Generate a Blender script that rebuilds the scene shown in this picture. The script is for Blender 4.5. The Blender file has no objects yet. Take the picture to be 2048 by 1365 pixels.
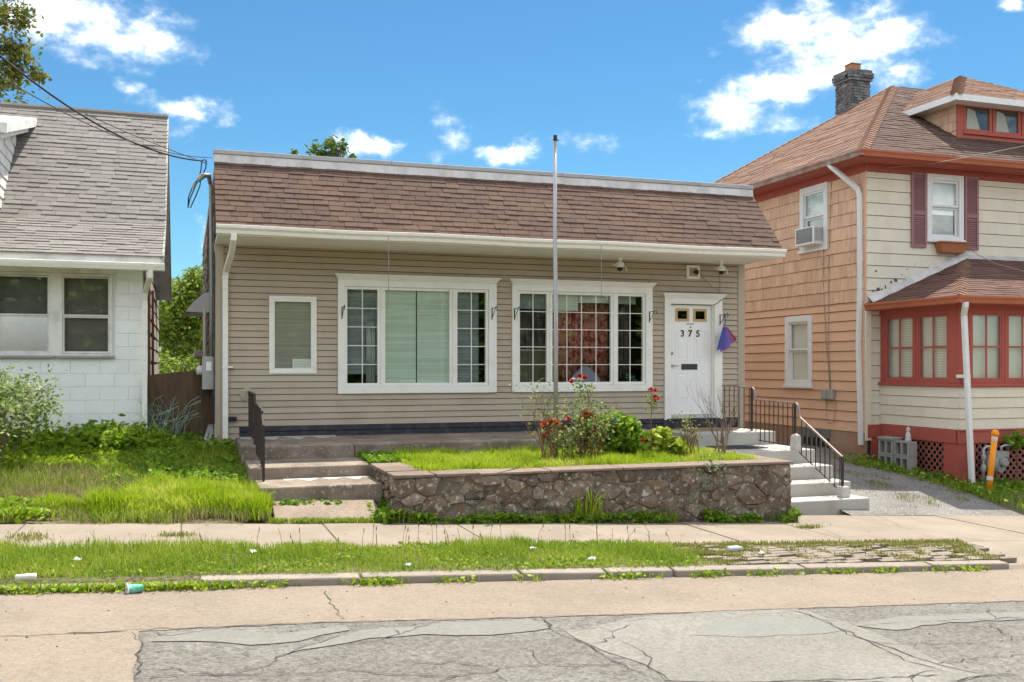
import bpy, math, random
import numpy as np
from math import sin, cos, tan, radians, pi, sqrt, atan2, floor
from mathutils import Vector

R = random.Random(7)
NP = np.random.default_rng(11)
scene = bpy.context.scene
COL = scene.collection

# ------------------------------------------------------------------ camera, sky, sun, exposure
TH = radians(18.57); CT, ST = cos(TH), sin(TH)
F, CX, HOR = 1940.0, 1024.0, 734.0          # focal length, centre column and horizon row measured in the 2048 px photograph
cam_d = bpy.data.cameras.new('camera')
cam = bpy.data.objects.new('camera', cam_d); COL.objects.link(cam)
cam.location = (0, 0, 0); cam.rotation_euler = (pi/2, 0, -TH)
cam_d.sensor_width = 36; cam_d.lens = F/2048*36
cam_d.shift_y = (HOR-682.5)/2048
cam_d.clip_start = .1; cam_d.clip_end = 2000
scene.camera = cam

SUN = Vector((.30, .33, 1.0)).normalized()   # direction towards the sun: high, behind the houses, a little right
sun_d = bpy.data.lights.new('sun', 'SUN'); sun_d.energy = 2.05; sun_d.angle = radians(.5); sun_d.color = (1, .95, .86)
sun = bpy.data.objects.new('sun', sun_d); COL.objects.link(sun)
sun.rotation_euler = SUN.to_track_quat('Z', 'Y').to_euler()
sun.location = (4, 10, 30)

scene.view_settings.view_transform = 'Standard'; scene.view_settings.look = 'None'
scene.view_settings.exposure = 1.95; scene.view_settings.gamma = 1
scene.view_settings.use_curve_mapping = False

world = bpy.data.worlds.new('World'); scene.world = world; world.use_nodes = True
def make_world():
    nt = world.node_tree; nd, lk = nt.nodes, nt.links
    nd.clear()
    def N(t, **k):
        n = nd.new(t)
        for a, b in k.items(): setattr(n, a, b)
        return n
    def math_(op, a, b=None, c=None, clamp=False):
        n = N('ShaderNodeMath', operation=op, use_clamp=clamp)
        for i, x in enumerate((a, b, c)):
            if x is None: continue
            if isinstance(x, (int, float)): n.inputs[i].default_value = x
            else: lk.new(x, n.inputs[i])
        return n.outputs[0]
    out = N('ShaderNodeOutputWorld'); bg = N('ShaderNodeBackground')
    sky = N('ShaderNodeTexSky', sky_type='NISHITA'); sky.sun_disc = False
    sky.sun_elevation = math.asin(SUN.z); sky.sun_rotation = atan2(SUN.x, SUN.y)
    sky.air_density = 1.0; sky.dust_density = .25; sky.ozone_density = 1.6; sky.altitude = 0
    hsv = N('ShaderNodeHueSaturation'); hsv.inputs['Saturation'].default_value = 1.12; hsv.inputs['Value'].default_value = 1.0
    lk.new(sky.outputs[0], hsv.inputs['Color'])
    deep = N('ShaderNodeMix', data_type='RGBA', blend_type='MULTIPLY'); deep.inputs['Factor'].default_value = 1; lk.new(hsv.outputs[0], deep.inputs['A']); deep.inputs['B'].default_value = (.128, .212, .236, 1)
    tc = N('ShaderNodeTexCoord'); sep = N('ShaderNodeSeparateXYZ'); lk.new(tc.outputs['Generated'], sep.inputs[0])
    az0 = math_('ARCTAN2', sep.outputs[0], sep.outputs[1]); el0 = math_('ARCSINE', sep.outputs[2])
    cmb = N('ShaderNodeCombineXYZ'); lk.new(az0, cmb.inputs[0]); lk.new(math_('MULTIPLY', el0, 1.5), cmb.inputs[1])
    def noise(scale, detail, rough, w):
        m = N('ShaderNodeMapping'); m.inputs['Location'].default_value = (w, w*.7, w*1.3); lk.new(cmb.outputs[0], m.inputs[0])
        n = N('ShaderNodeTexNoise'); n.inputs['Scale'].default_value = scale; n.inputs['Detail'].default_value = detail
        n.inputs['Roughness'].default_value = rough; lk.new(m.outputs[0], n.inputs['Vector']); return n
    n1 = noise(16, 6, .6, 3.1); n2 = noise(30, 9, .60, 9.7); n3 = noise(17, 7, .6, 5.2); n4 = noise(3.2, 9, .6, 1.4)
    az = math_('ADD', az0, math_('MULTIPLY', math_('SUBTRACT', n1.outputs[0], .5), .07))
    el = math_('ADD', el0, math_('MULTIPLY', math_('SUBTRACT', n3.outputs[0], .5), .05))
    # the clouds the photograph shows: azimuth / elevation (from the measured columns and rows), radii, strength
    blobs = [(185, 55, 175, 60, 1.0), (110, 30, 120, 50, 1.0), (300, 75, 80, 34, .9), (180, 110, 90, 26, .7), (400, 226, 70, 26, .85), (268, 182, 30, 22, .6), (330, 205, 40, 16, .4),
             (720, 300, 62, 30, 1.0), (690, 285, 34, 22, .8), (890, 262, 32, 42, .72), (872, 292, 16, 36, .45),
             (1010, 302, 60, 30, .95), (1165, 285, 60, 24, .5), (1590, 55, 110, 52, 1.05), (1700, 80, 140, 56, 1.1),
             (1660, 130, 110, 46, 1.0), (1540, 178, 120, 44, 1.0), (1450, 215, 70, 44, 1.0), (1500, 235, 80, 30, .9), (1430, 258, 40, 20, .7),
             (1560, 245, 60, 20, .7), (1780, 150, 60, 30, .6), (2030, 12, 34, 18, .9), (420, 478, 30, 34, .8), (355, 260, 30, 16, .35)]
    acc = None
    for (px, py, rx, ry, s) in blobs:
        u = (px-CX)/F; v = (HOR-py)/F
        dx, dy = u*CT+ST, CT-u*ST
        a = atan2(dx, dy); e = atan2(v, sqrt(dx*dx+dy*dy))
        ra = rx*.92/F; re = ry*.88/F
        q = math_('ADD', math_('POWER', math_('MULTIPLY', math_('SUBTRACT', az, a), 1/ra), 2.0),
                  math_('POWER', math_('MULTIPLY', math_('SUBTRACT', el, e), 1/re), 2.0))
        b = math_('MULTIPLY', math_('SUBTRACT', 1.0, math_('MULTIPLY', q, .55)), s)
        acc = b if acc is None else math_('SMOOTH_MAX', acc, b, .12)
    # denser cloud added over the unseen sky, to brighten the shaded fronts
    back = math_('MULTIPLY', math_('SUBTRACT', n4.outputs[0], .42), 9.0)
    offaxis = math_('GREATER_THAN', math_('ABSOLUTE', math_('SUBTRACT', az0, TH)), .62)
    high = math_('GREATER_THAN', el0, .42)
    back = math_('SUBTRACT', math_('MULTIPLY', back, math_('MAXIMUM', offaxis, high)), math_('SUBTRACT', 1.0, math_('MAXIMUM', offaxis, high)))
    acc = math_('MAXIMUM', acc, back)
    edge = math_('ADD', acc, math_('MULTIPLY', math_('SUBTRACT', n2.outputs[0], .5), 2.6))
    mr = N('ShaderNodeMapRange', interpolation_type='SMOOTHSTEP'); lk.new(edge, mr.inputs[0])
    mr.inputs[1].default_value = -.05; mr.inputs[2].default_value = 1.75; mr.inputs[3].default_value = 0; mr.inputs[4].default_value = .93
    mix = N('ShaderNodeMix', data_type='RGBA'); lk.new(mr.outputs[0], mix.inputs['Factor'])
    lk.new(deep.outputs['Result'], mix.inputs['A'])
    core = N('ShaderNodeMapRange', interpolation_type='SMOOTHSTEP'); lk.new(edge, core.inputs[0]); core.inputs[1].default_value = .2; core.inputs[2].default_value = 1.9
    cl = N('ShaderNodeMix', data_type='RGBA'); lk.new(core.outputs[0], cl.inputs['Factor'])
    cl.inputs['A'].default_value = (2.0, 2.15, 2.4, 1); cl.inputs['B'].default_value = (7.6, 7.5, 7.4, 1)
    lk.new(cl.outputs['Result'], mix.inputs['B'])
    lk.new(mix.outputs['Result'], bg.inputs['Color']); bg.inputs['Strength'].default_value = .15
    lk.new(bg.outputs[0], out.inputs[0])
make_world()

# ------------------------------------------------------------------ measuring helpers: where the sight line through a photo point meets a known plane
def ray(px, py):
    u = (px-CX)/F; return (u*CT+ST, CT-u*ST, (HOR-py)/F)
def atY(px, py, Y):
    r = ray(px, py); d = Y/r[1]; return Vector((r[0]*d, Y, r[2]*d))
def atX(px, py, X):
    r = ray(px, py); d = X/r[0]; return Vector((X, r[1]*d, r[2]*d))
def atZ(px, py, z):
    r = ray(px, py); d = z/r[2]; return Vector((r[0]*d, r[1]*d, z))
def kerb_slope(X):                           # level of the pavement: the street falls to the right
    return -1.745-.048*max(-30, min(40, X))
def gz(X, Y):
    z = kerb_slope(X)
    if Y > 11.4: z += .12*min(Y-11.4, 5.6)
    return z
ROAD_Y = 8.42
def rz(X, Y):                                # road surface, slightly crowned
    return kerb_slope(X)-.085+.012*min(6, max(0, ROAD_Y-Y))
def onG(px, py, f=gz):
    r = ray(px, py); z = -2.0
    for _ in range(40):
        d = z/r[2]; z = .5*z+.5*f(r[0]*d, r[1]*d)
    d = z/r[2]; return Vector((r[0]*d, r[1]*d, f(r[0]*d, r[1]*d)))

# ------------------------------------------------------------------ mesh helpers
ORG = {}
class MB:
    def __init__(s): s.v = []; s.f = []; s.t = []
    def add(s, vs, fs, tint=0.0):
        b = len(s.v); s.v += [tuple(p) for p in vs]; s.f += [tuple(b+i for i in q) for q in fs]; s.t += [tint]*len(fs); return s
    def box(s, x0, x1, y0, y1, z0, z1, tint=0.0):
        return s.add([(x0,y0,z0),(x1,y0,z0),(x1,y1,z0),(x0,y1,z0),(x0,y0,z1),(x1,y0,z1),(x1,y1,z1),(x0,y1,z1)],
                     [(0,3,2,1),(4,5,6,7),(0,1,5,4),(1,2,6,5),(2,3,7,6),(3,0,4,7)], tint)
    def hexa(s, p, tint=0.0):                # p: 4 bottom points (counter-clockwise from above), 4 top points
        return s.add(p, [(0,3,2,1),(4,5,6,7),(0,1,5,4),(1,2,6,5),(2,3,7,6),(3,0,4,7)], tint)
    def prism(s, poly, ext, tint=0.0):
        n = len(poly); e = Vector(ext); a = [Vector(p) for p in poly]; b = [p+e for p in a]
        return s.add(a+b, [tuple(range(n))[::-1], tuple(range(n, 2*n))]+[(i, (i+1) % n, n+(i+1) % n, n+i) for i in range(n)], tint)
    def face(s, poly, tint=0.0): return s.add(poly, [tuple(range(len(poly)))], tint)
    def tube(s, pts, r, n=6, tint=0.0, caps=True):
        pts = [Vector(p) for p in pts]; rs = r if isinstance(r, (list, tuple)) else [r]*len(pts)
        vs = []; fs = []; up = Vector((0, 0, 1)); prev = None
        for i, p in enumerate(pts):
            d = (pts[min(i+1, len(pts)-1)]-pts[max(i-1, 0)])
            d = d.normalized() if d.length > 1e-9 else Vector((0, 0, 1))
            a = prev if prev is not None else (Vector((1, 0, 0)) if abs(d.z) > .9 else up)
            a = (a-d*a.dot(d)); a = a.normalized() if a.length > 1e-6 else d.orthogonal().normalized()
            prev = a; b = d.cross(a)
            for k in range(n):
                w = 2*pi*(k+.5)/n; vs.append(p+(a*cos(w)+b*sin(w))*rs[i])
        for i in range(len(pts)-1):
            for k in range(n):
                k2 = (k+1) % n; fs.append((i*n+k, i*n+k2, (i+1)*n+k2, (i+1)*n+k))
        if caps: fs.append(tuple(range(n))[::-1]); fs.append(tuple((len(pts)-1)*n+k for k in range(n)))
        return s.add(vs, fs, tint)
    def lathe(s, prof, c, n=16, tint=0.0, ax=(0, 0, 1)):
        ax = Vector(ax).normalized(); a = ax.orthogonal().normalized(); b = ax.cross(a); c = Vector(c)
        vs = []; fs = []
        for (r, h) in prof:
            for k in range(n): w = 2*pi*k/n; vs.append(c+ax*h+(a*cos(w)+b*sin(w))*max(r, 1e-4))
        for i in range(len(prof)-1):
            for k in range(n): k2 = (k+1) % n; fs.append((i*n+k, i*n+k2, (i+1)*n+k2, (i+1)*n+k))
        fs.append(tuple(range(n))[::-1]); fs.append(tuple((len(prof)-1)*n+k for k in range(n)))
        return s.add(vs, fs, tint)
    def build(s, name, mat, parent=None, smooth=False, bevel=0, label=None, kind=None, tint=True):
        o = org(parent) if parent else Vector((0, 0, 0))
        me = bpy.data.meshes.new(name)
        me.from_pydata([(p[0]-o.x, p[1]-o.y, p[2]-o.z) for p in s.v], [], s.f)
        if tint and any(s.t):
            a = me.attributes.new('tint', 'FLOAT', 'FACE'); a.data.foreach_set('value', s.t)
        return link(name, me, mat, parent, smooth, bevel, label, kind)
def org(o):
    return ORG.get(o.name, Vector((0, 0, 0)))
def link(name, me, mat, parent=None, smooth=False, bevel=0, label=None, kind=None):
    ob = bpy.data.objects.new(name, me); COL.objects.link(ob)
    if mat: me.materials.append(mat)
    if smooth: me.polygons.foreach_set('use_smooth', [True]*len(me.polygons))
    if parent: ob.parent = parent; ORG[ob.name] = org(parent)
    if bevel:
        m = ob.modifiers.new('bevel', 'BEVEL'); m.width = bevel; m.segments = 2; m.limit_method = 'ANGLE'; m.angle_limit = radians(40)
    if label: ob['label'] = label
    if kind: ob['kind'] = kind
    return ob
def thing(name, label, cat, loc, group=None):
    o = bpy.data.objects.new(name, None); COL.objects.link(o); o.location = loc; o.empty_display_size = .2
    o['label'] = label; o['category'] = cat
    if group: o['group'] = group
    ORG[o.name] = Vector(loc); return o
def tag(o, label, cat, group=None, kind=None):
    o['label'] = label; o['category'] = cat
    if group: o['group'] = group
    if kind: o['kind'] = kind
    return o

# ------------------------------------------------------------------ materials
MAT = {}
def M(name, col, rough=.8, var=.16, scale=6.0, bump=0.0, bscale=80.0, tint=0.0, col2=None, dirt=0.0, dscale=2.5, dsharp=.12,
      metal=0.0, spec=.3, col3=None, speck=0.0, sscale=140.0, stretch=(1, 1, 1), tcol=None, grain=0.0, gscale=55.0):
    if name in MAT: return MAT[name]
    m = bpy.data.materials.new(name); m.use_nodes = True; MAT[name] = m
    nt = m.node_tree; nd, lk = nt.nodes, nt.links
    b = nd['Principled BSDF']; b.inputs['Roughness'].default_value = rough; b.inputs['Metallic'].default_value = metal
    b.inputs['Specular IOR Level'].default_value = spec
    tc = nd.new('ShaderNodeTexCoord'); mp = nd.new('ShaderNodeMapping'); mp.inputs['Scale'].default_value = stretch
    lk.new(tc.outputs['Object'], mp.inputs[0])
    def noise(s, d=5, r=.6):
        n = nd.new('ShaderNodeTexNoise'); n.inputs['Scale'].default_value = s; n.inputs['Detail'].default_value = d
        n.inputs['Roughness'].default_value = r; lk.new(mp.outputs[0], n.inputs['Vector']); return n.outputs[0]
    def mth(op, a, c):
        n = nd.new('ShaderNodeMath'); n.operation = op
        for i, x in enumerate((a, c)):
            if isinstance(x, (int, float)): n.inputs[i].default_value = x
            else: lk.new(x, n.inputs[i])
        return n.outputs[0]
    cur = None
    rgb = nd.new('ShaderNodeRGB'); rgb.outputs[0].default_value = (*col, 1); cur = rgb.outputs[0]
    def mixc(fac, c2):
        nonlocal cur
        x = nd.new('ShaderNodeMix'); x.data_type = 'RGBA'; lk.new(fac, x.inputs['Factor']); lk.new(cur, x.inputs['A'])
        x.inputs['B'].default_value = (*c2, 1); cur = x.outputs['Result']
    att = None
    if tint or tcol:
        at = nd.new('ShaderNodeAttribute'); at.attribute_name = 'tint'; att = at.outputs['Fac']
    if tcol: mixc(mth('MAXIMUM', att, 0.0), tcol)
    if col2 and dirt:
        r = nd.new('ShaderNodeMapRange'); r.interpolation_type = 'SMOOTHSTEP'; lk.new(noise(dscale, 8, .65), r.inputs[0])
        r.inputs[1].default_value = .5-dsharp+(.5-dirt)*.3; r.inputs[2].default_value = .5+dsharp+(.5-dirt)*.3; r.inputs[4].default_value = min(1, dirt*1.6)
        mixc(r.outputs[0], col2)
    if col3 and speck:
        r = nd.new('ShaderNodeMapRange'); lk.new(noise(sscale, 3, .6), r.inputs[0])
        r.inputs[1].default_value = .62-speck*.2; r.inputs[2].default_value = .72-speck*.2
        mixc(r.outputs[0], col3)
    k = mth('MULTIPLY', mth('SUBTRACT', noise(scale), .5), var*2.6)
    k = mth('ADD', k, mth('MULTIPLY', mth('SUBTRACT', noise(scale*9, 4), .5), var*1.3))
    k = mth('ADD', k, 1.0)
    if grain:
        vo = nd.new('ShaderNodeTexVoronoi'); vo.inputs['Scale'].default_value = gscale; lk.new(tc.outputs['Object'], vo.inputs['Vector'])
        vo2 = nd.new('ShaderNodeTexVoronoi'); vo2.inputs['Scale'].default_value = gscale*.42; lk.new(tc.outputs['Object'], vo2.inputs['Vector'])
        for q, w in ((vo, 1.0), (vo2, .6)):
            s3 = nd.new('ShaderNodeSeparateColor'); lk.new(q.outputs['Color'], s3.inputs[0]); k = mth('ADD', k, mth('MULTIPLY', mth('SUBTRACT', s3.outputs[0], .5), grain*w))
    if att and tint: k = mth('ADD', k, mth('MULTIPLY', att, tint))
    sc = nd.new('ShaderNodeVectorMath'); sc.operation = 'SCALE'; lk.new(cur, sc.inputs[0]); lk.new(k, sc.inputs['Scale'])
    lk.new(sc.outputs[0], b.inputs['Base Color'])
    if bump:
        bp = nd.new('ShaderNodeBump'); bp.inputs['Strength'].default_value = min(1, bump); bp.inputs['Distance'].default_value = .01
        lk.new(noise(bscale, 6, .65), bp.inputs['Height']); lk.new(bp.outputs[0], b.inputs['Normal'])
    return m
def leafmat(name, c1, c2, trans=.35, rough=.55, c3=None):
    if name in MAT: return MAT[name]
    m = bpy.data.materials.new(name); m.use_nodes = True; MAT[name] = m
    nt = m.node_tree; nd, lk = nt.nodes, nt.links
    b = nd['Principled BSDF']; b.inputs['Roughness'].default_value = rough; b.inputs['Specular IOR Level'].default_value = .25
    at = nd.new('ShaderNodeAttribute'); at.attribute_name = 'tint'
    cr = nd.new('ShaderNodeValToRGB'); cr.color_ramp.elements[0].color = (*c1, 1); cr.color_ramp.elements[1].color = (*c2, 1)
    if c3: e = cr.color_ramp.elements.new(.5); e.color = (*c2, 1); cr.color_ramp.elements[2].color = (*c3, 1)
    lk.new(at.outputs['Fac'], cr.inputs[0]); lk.new(cr.outputs[0], b.inputs['Base Color'])
    tr = nd.new('ShaderNodeBsdfTranslucent'); lk.new(cr.outputs[0], tr.inputs['Color'])
    mx = nd.new('ShaderNodeMixShader'); mx.inputs[0].default_value = trans
    lk.new(b.outputs[0], mx.inputs[1]); lk.new(tr.outputs[0], mx.inputs[2]); lk.new(mx.outputs[0], nd['Material Output'].inputs[0])
    return m
def glassmat(name, tintc=(.95, .965, .955), refl=.05):
    if name in MAT: return MAT[name]
    m = bpy.data.materials.new(name); m.use_nodes = True; MAT[name] = m
    nt = m.node_tree; nd, lk = nt.nodes, nt.links; nd.remove(nd['Principled BSDF'])
    t = nd.new('ShaderNodeBsdfTransparent'); t.inputs[0].default_value = (*tintc, 1)
    g = nd.new('ShaderNodeBsdfGlossy'); g.inputs['Roughness'].default_value = .015; g.inputs['Color'].default_value = (.95, 1, .97, 1)
    tc = nd.new('ShaderNodeTexCoord'); nz = nd.new('ShaderNodeTexNoise'); nz.inputs['Scale'].default_value = 2.2; nz.inputs['Detail'].default_value = 2
    lk.new(tc.outputs['Object'], nz.inputs['Vector'])
    bp = nd.new('ShaderNodeBump'); bp.inputs['Strength'].default_value = .2; bp.inputs['Distance'].default_value = .004
    lk.new(nz.outputs[0], bp.inputs['Height']); lk.new(bp.outputs[0], g.inputs['Normal'])
    lw = nd.new('ShaderNodeLayerWeight'); lw.inputs[0].default_value = .5
    pw = nd.new('ShaderNodeMath'); pw.operation = 'POWER'; lk.new(lw.outputs['Facing'], pw.inputs[0]); pw.inputs[1].default_value = 5
    ad = nd.new('ShaderNodeMath'); ad.operation = 'MULTIPLY_ADD'; lk.new(pw.outputs[0], ad.inputs[0]); ad.inputs[1].default_value = .9; ad.inputs[2].default_value = .035+refl*.6
    mx = nd.new('ShaderNodeMixShader'); lk.new(ad.outputs[0], mx.inputs[0]); lk.new(t.outputs[0], mx.inputs[1]); lk.new(g.outputs[0], mx.inputs[2])
    lk.new(mx.outputs[0], nd['Material Output'].inputs[0]); return m

# ------------------------------------------------------------------ pieces laid in courses (boards, shakes, shingles, blocks) on a plane
def courses(parent, name, mat, o, u, v, n, rect, row, width=None, t=.02, back=.15, holes=(), urange=None, jit=.0, gap=.004, lap=.012,
            limit=None, near=None, joined=False, tvar=1.0, drop=0.0, wjit=.25, tfun=None, lift=0.0):
    """o origin, u along, v up the slope, n outward. rect=(u0,u1,v0,v1). A piece is a tapered board, thick at its lower edge."""
    o, u, v, n = Vector(o), Vector(u), Vector(v), Vector(n)
    u0, u1, v0, v1 = rect; out = []
    k = 0; a = v0
    while a < v1-.02:
        b = min(a+row, v1)
        lo, hi = (u0, u1) if urange is None else urange(a)
        lo2, hi2 = (lo, hi) if urange is None else urange(b)
        iv = [(lo, hi)]; extra = []
        for (hu0, hu1, hv0, hv1) in holes:
            if hv1 <= a or hv0 >= b: continue
            if hv0 > a+.015: extra.append((max(hu0, lo), min(hu1, hi), a, hv0-lap))
            if hv1 < b-.015: extra.append((max(hu0, lo), min(hu1, hi), hv1, b))
            nv = []
            for (p, q) in iv:
                if hu1 <= p or hu0 >= q: nv.append((p, q)); continue
                if hu0 > p: nv.append((p, hu0))
                if hu1 < q: nv.append((hu1, q))
            iv = nv
        for (p, q, ra, rb) in [(p, q, a, b) for p, q in iv]+extra:
            if q-p < .01: continue
            if width is None: cuts = [p, q]
            else:
                cuts = [p]; x = p-width*((k*.5) % 1)-R.random()*width*.3*(jit > 0)
                while True:
                    x += width*(1+(R.random()-.5)*2*wjit)
                    if x >= q-.35*width: break
                    if x > p+.3*width: cuts.append(x)
                cuts.append(q)
            for i in range(len(cuts)-1):
                c0, c1 = cuts[i]+(gap/2 if i else 0), cuts[i+1]-(gap/2 if i < len(cuts)-2 else 0)
                # follow a sloping edge (hip) at the two ends
                d0 = (lo2-lo) if (urange and abs(c0-lo) < 1e-6) else 0; d1 = (hi2-hi) if (urange and abs(c1-hi) < 1e-6) else 0
                if c1+d1-c0-d0 < .005: d1 = 0; d0 = 0
                dr = drop*R.random(); tt = t*(1+jit*(R.random()-.5))
                bt = rb+lap
                P = []
                for (uu, vv, nn) in ((c0, ra-dr, -.002), (c1, ra-dr, -.002), (c1+d1, bt, -.002), (c0+d0, bt, -.002),
                                     (c0, ra-dr, tt), (c1, ra-dr, tt), (c1+d1, bt, tt*back), (c0+d0, bt, tt*back)):
                    P.append(o+u*uu+v*vv+n*(nn+lift))
                tn = (R.random()*2-1)*tvar if tfun is None else tfun((c0+c1)/2, a)
                out.append((P, tn))
        a = b; k += 1
    fs = [(0,3,2,1),(4,5,6,7),(0,1,5,4),(1,2,6,5),(2,3,7,6),(3,0,4,7)]
    if u.cross(v).dot(n) < 0: fs = [q[::-1] for q in fs]
    if joined:
        mb = MB()
        for P, tn in out: mb.add(P, fs, tn)
        return [mb.build(name, mat, parent, kind='stuff')]
    if limit and len(out) > limit:
        out.sort(key=lambda e: sum((p.x*ST+p.y*CT) for p in e[0]))
        rest = out[limit:]; out = out[:limit]
        mb = MB()
        for P, tn in rest: mb.add(P, fs, tn)
        mb.build('far_'+name+'s', mat, parent, kind='stuff')
    obs = []
    for P, tn in out:
        mb = MB(); mb.add(P, fs, tn if abs(tn) > 1e-6 else 1e-5); obs.append(mb.build(name, mat, parent))
    return obs

def holed_wall(mb, o, u, v, n, rect, holes, th):
    """a wall slab from rect minus rectangular openings; its outer face is at o, it goes th inward"""
    o, u, v, n = Vector(o), Vector(u), Vector(v), Vector(n); u0, u1, v0, v1 = rect
    vs = sorted(set([v0, v1]+[min(max(h[i], v0), v1) for h in holes for i in (2, 3)]))
    for a, b in zip(vs[:-1], vs[1:]):
        if b-a < 1e-6: continue
        iv = [(u0, u1)]
        for (p0, p1, q0, q1) in holes:
            if q1 <= a+1e-6 or q0 >= b-1e-6: continue
            nv = []
            for (p, q) in iv:
                if p1 <= p or p0 >= q: nv.append((p, q)); continue
                if p0 > p: nv.append((p, p0))
                if p1 < q: nv.append((p1, q))
            iv = nv
        for (p, q) in iv:
            P = [o+u*x+v*y-n*w for (x, y, w) in ((p,a,0),(q,a,0),(q,a,th),(p,a,th),(p,b,0),(q,b,0),(q,b,th),(p,b,th))]
            mb.hexa(P)
    return mb

class Frame:
    """an upright plane: origin, u along it, n outward; box() places boxes in (u, z, out) coordinates"""
    def __init__(s, o, u, n): s.o, s.u, s.n = Vector(o), Vector(u), Vector(n); s.flip = s.u.cross(Vector((0,0,1))).dot(s.n) < 0
    def p(s, u, z, w): return s.o+s.u*u+s.n*w+Vector((0, 0, z))
    def box(s, mb, u0, u1, z0, z1, w0, w1, tint=0.0):
        P = [s.p(u0,z0,w1), s.p(u1,z0,w1), s.p(u1,z0,w0), s.p(u0,z0,w0), s.p(u0,z1,w1), s.p(u1,z1,w1), s.p(u1,z1,w0), s.p(u0,z1,w0)]
        fs = [(0,3,2,1),(4,5,6,7),(0,1,5,4),(1,2,6,5),(2,3,7,6),(3,0,4,7)]
        if s.flip: fs = [q[::-1] for q in fs]
        return mb.add(P, fs, tint)
    def ring(s, mb, u0, u1, z0, z1, t, w0, w1, tb=None, tt=None):
        tb = t if tb is None else tb; tt = t if tt is None else tt
        s.box(mb, u0, u0+t, z0, z1, w0, w1); s.box(mb, u1-t, u1, z0, z1, w0, w1)
        s.box(mb, u0+t, u1-t, z0, z0+tb, w0, w1); s.box(mb, u0+t, u1-t, z1-tt, z1, w0, w1); return mb

# ------------------------------------------------------------------ leaves, grass
def leaf_mesh(name, pts, size, mat, parent=None, kind=None, aspect=.5, tint=(0, 1), updir=.35, droop=0., smooth=False, tints=None, fold=.25, label=None):
    pts = np.asarray(pts, float); n = len(pts)
    size = np.broadcast_to(np.asarray(size, float), (n,))*(.7+.6*NP.random(n))
    d = NP.normal(size=(n, 3)); d[:, 2] = d[:, 2]*.5+updir-droop; d /= np.linalg.norm(d, axis=1)[:, None]
    q = NP.normal(size=(n, 3)); s = np.cross(d, q); s /= np.linalg.norm(s, axis=1)[:, None]; nn = np.cross(s, d)
    L = size[:, None]; W = L*aspect*.5
    base = pts-d*L*.5; tip = pts+d*L*.5; mid = pts-d*L*.08
    a = mid+s*W+nn*L*fold*.3; b = mid-s*W+nn*L*fold*.3; m2 = pts+d*L*.22; c = m2+s*W*.7+nn*L*fold*.2; e = m2-s*W*.7+nn*L*fold*.2
    V = np.stack([base, a, c, tip, e, b], 1).reshape(-1, 3)
    o = org(parent) if parent else Vector((0, 0, 0)); V = V-np.array([o.x, o.y, o.z])
    idx = (np.arange(n)*6)[:, None]
    quads = np.concatenate([idx+np.array([[0, 1, 2, 3]]), idx+np.array([[0, 3, 4, 5]])], 1).reshape(-1)
    me = bpy.data.meshes.new(name); me.vertices.add(n*6); me.vertices.foreach_set('co', V.reshape(-1))
    me.loops.add(n*8); me.loops.foreach_set('vertex_index', quads.astype(np.int32))
    me.polygons.add(n*2); me.polygons.foreach_set('loop_start', np.arange(0, n*8, 4, dtype=np.int32)); 
    me.update(calc_edges=True)
    t = NP.uniform(tint[0], tint[1], n) if tints is None else np.asarray(tints)
    at = me.attributes.new('tint', 'FLOAT', 'FACE'); at.data.foreach_set('value', np.repeat(t, 2).astype(np.float32))
    return link(name, me, mat, parent, smooth, 0, label, kind)
def blade_mesh(name, base, h, w, mat, parent=None, kind=None, tints=None, lean=.5, label=None):
    base = np.asarray(base, float); n = len(base)
    h = np.broadcast_to(np.asarray(h, float), (n,)); w = np.broadcast_to(np.asarray(w, float), (n,))
    az = NP.uniform(0, 2*pi, n); ln = NP.uniform(.05, 1, n)*lean
    dirv = np.stack([np.cos(az), np.sin(az), np.zeros(n)], 1); az2 = az+pi/2+NP.normal(size=n)*.6
    sd = np.stack([np.cos(az2), np.sin(az2), np.zeros(n)], 1)*(w/2)[:, None]
    up = np.array([[0, 0, 1.0]])
    m1 = base+dirv*(h*ln*.25)[:, None]+up*(h*.55)[:, None]
    tp = base+dirv*(h*ln*.95)[:, None]+up*(h*(1-.35*ln*ln))[:, None]
    V = np.stack([base-sd, base+sd, m1+sd*.8, m1-sd*.8, tp], 1).reshape(-1, 3)
    o = org(parent) if parent else Vector((0, 0, 0)); V = V-np.array([o.x, o.y, o.z])
    i = (np.arange(n)*5)[:, None]
    loops = np.concatenate([i+np.array([[0, 1, 2, 3]]), i+np.array([[3, 2, 4]])], 1).reshape(-1)
    me = bpy.data.meshes.new(name); me.vertices.add(n*5); me.vertices.foreach_set('co', V.reshape(-1))
    me.loops.add(n*7); me.loops.foreach_set('vertex_index', loops.astype(np.int32))
    st = np.stack([np.arange(n)*7, np.arange(n)*7+4], 1).reshape(-1)
    me.polygons.add(n*2); me.polygons.foreach_set('loop_start', st.astype(np.int32)); me.update(calc_edges=True)
    t = NP.random(n) if tints is None else np.asarray(tints)
    at = me.attributes.new('tint', 'FLOAT', 'FACE'); at.data.foreach_set('value', np.repeat(t, 2).astype(np.float32))
    return link(name, me, mat, parent, False, 0, label, kind)
def blob_pts(c, r, n, shell=.5):
    p = NP.normal(size=(n, 3)); p /= np.linalg.norm(p, axis=1)[:, None]
    rr = (shell+(1-shell)*NP.random(n))[:, None]
    return np.array([c])+p*rr*np.array([r])
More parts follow.
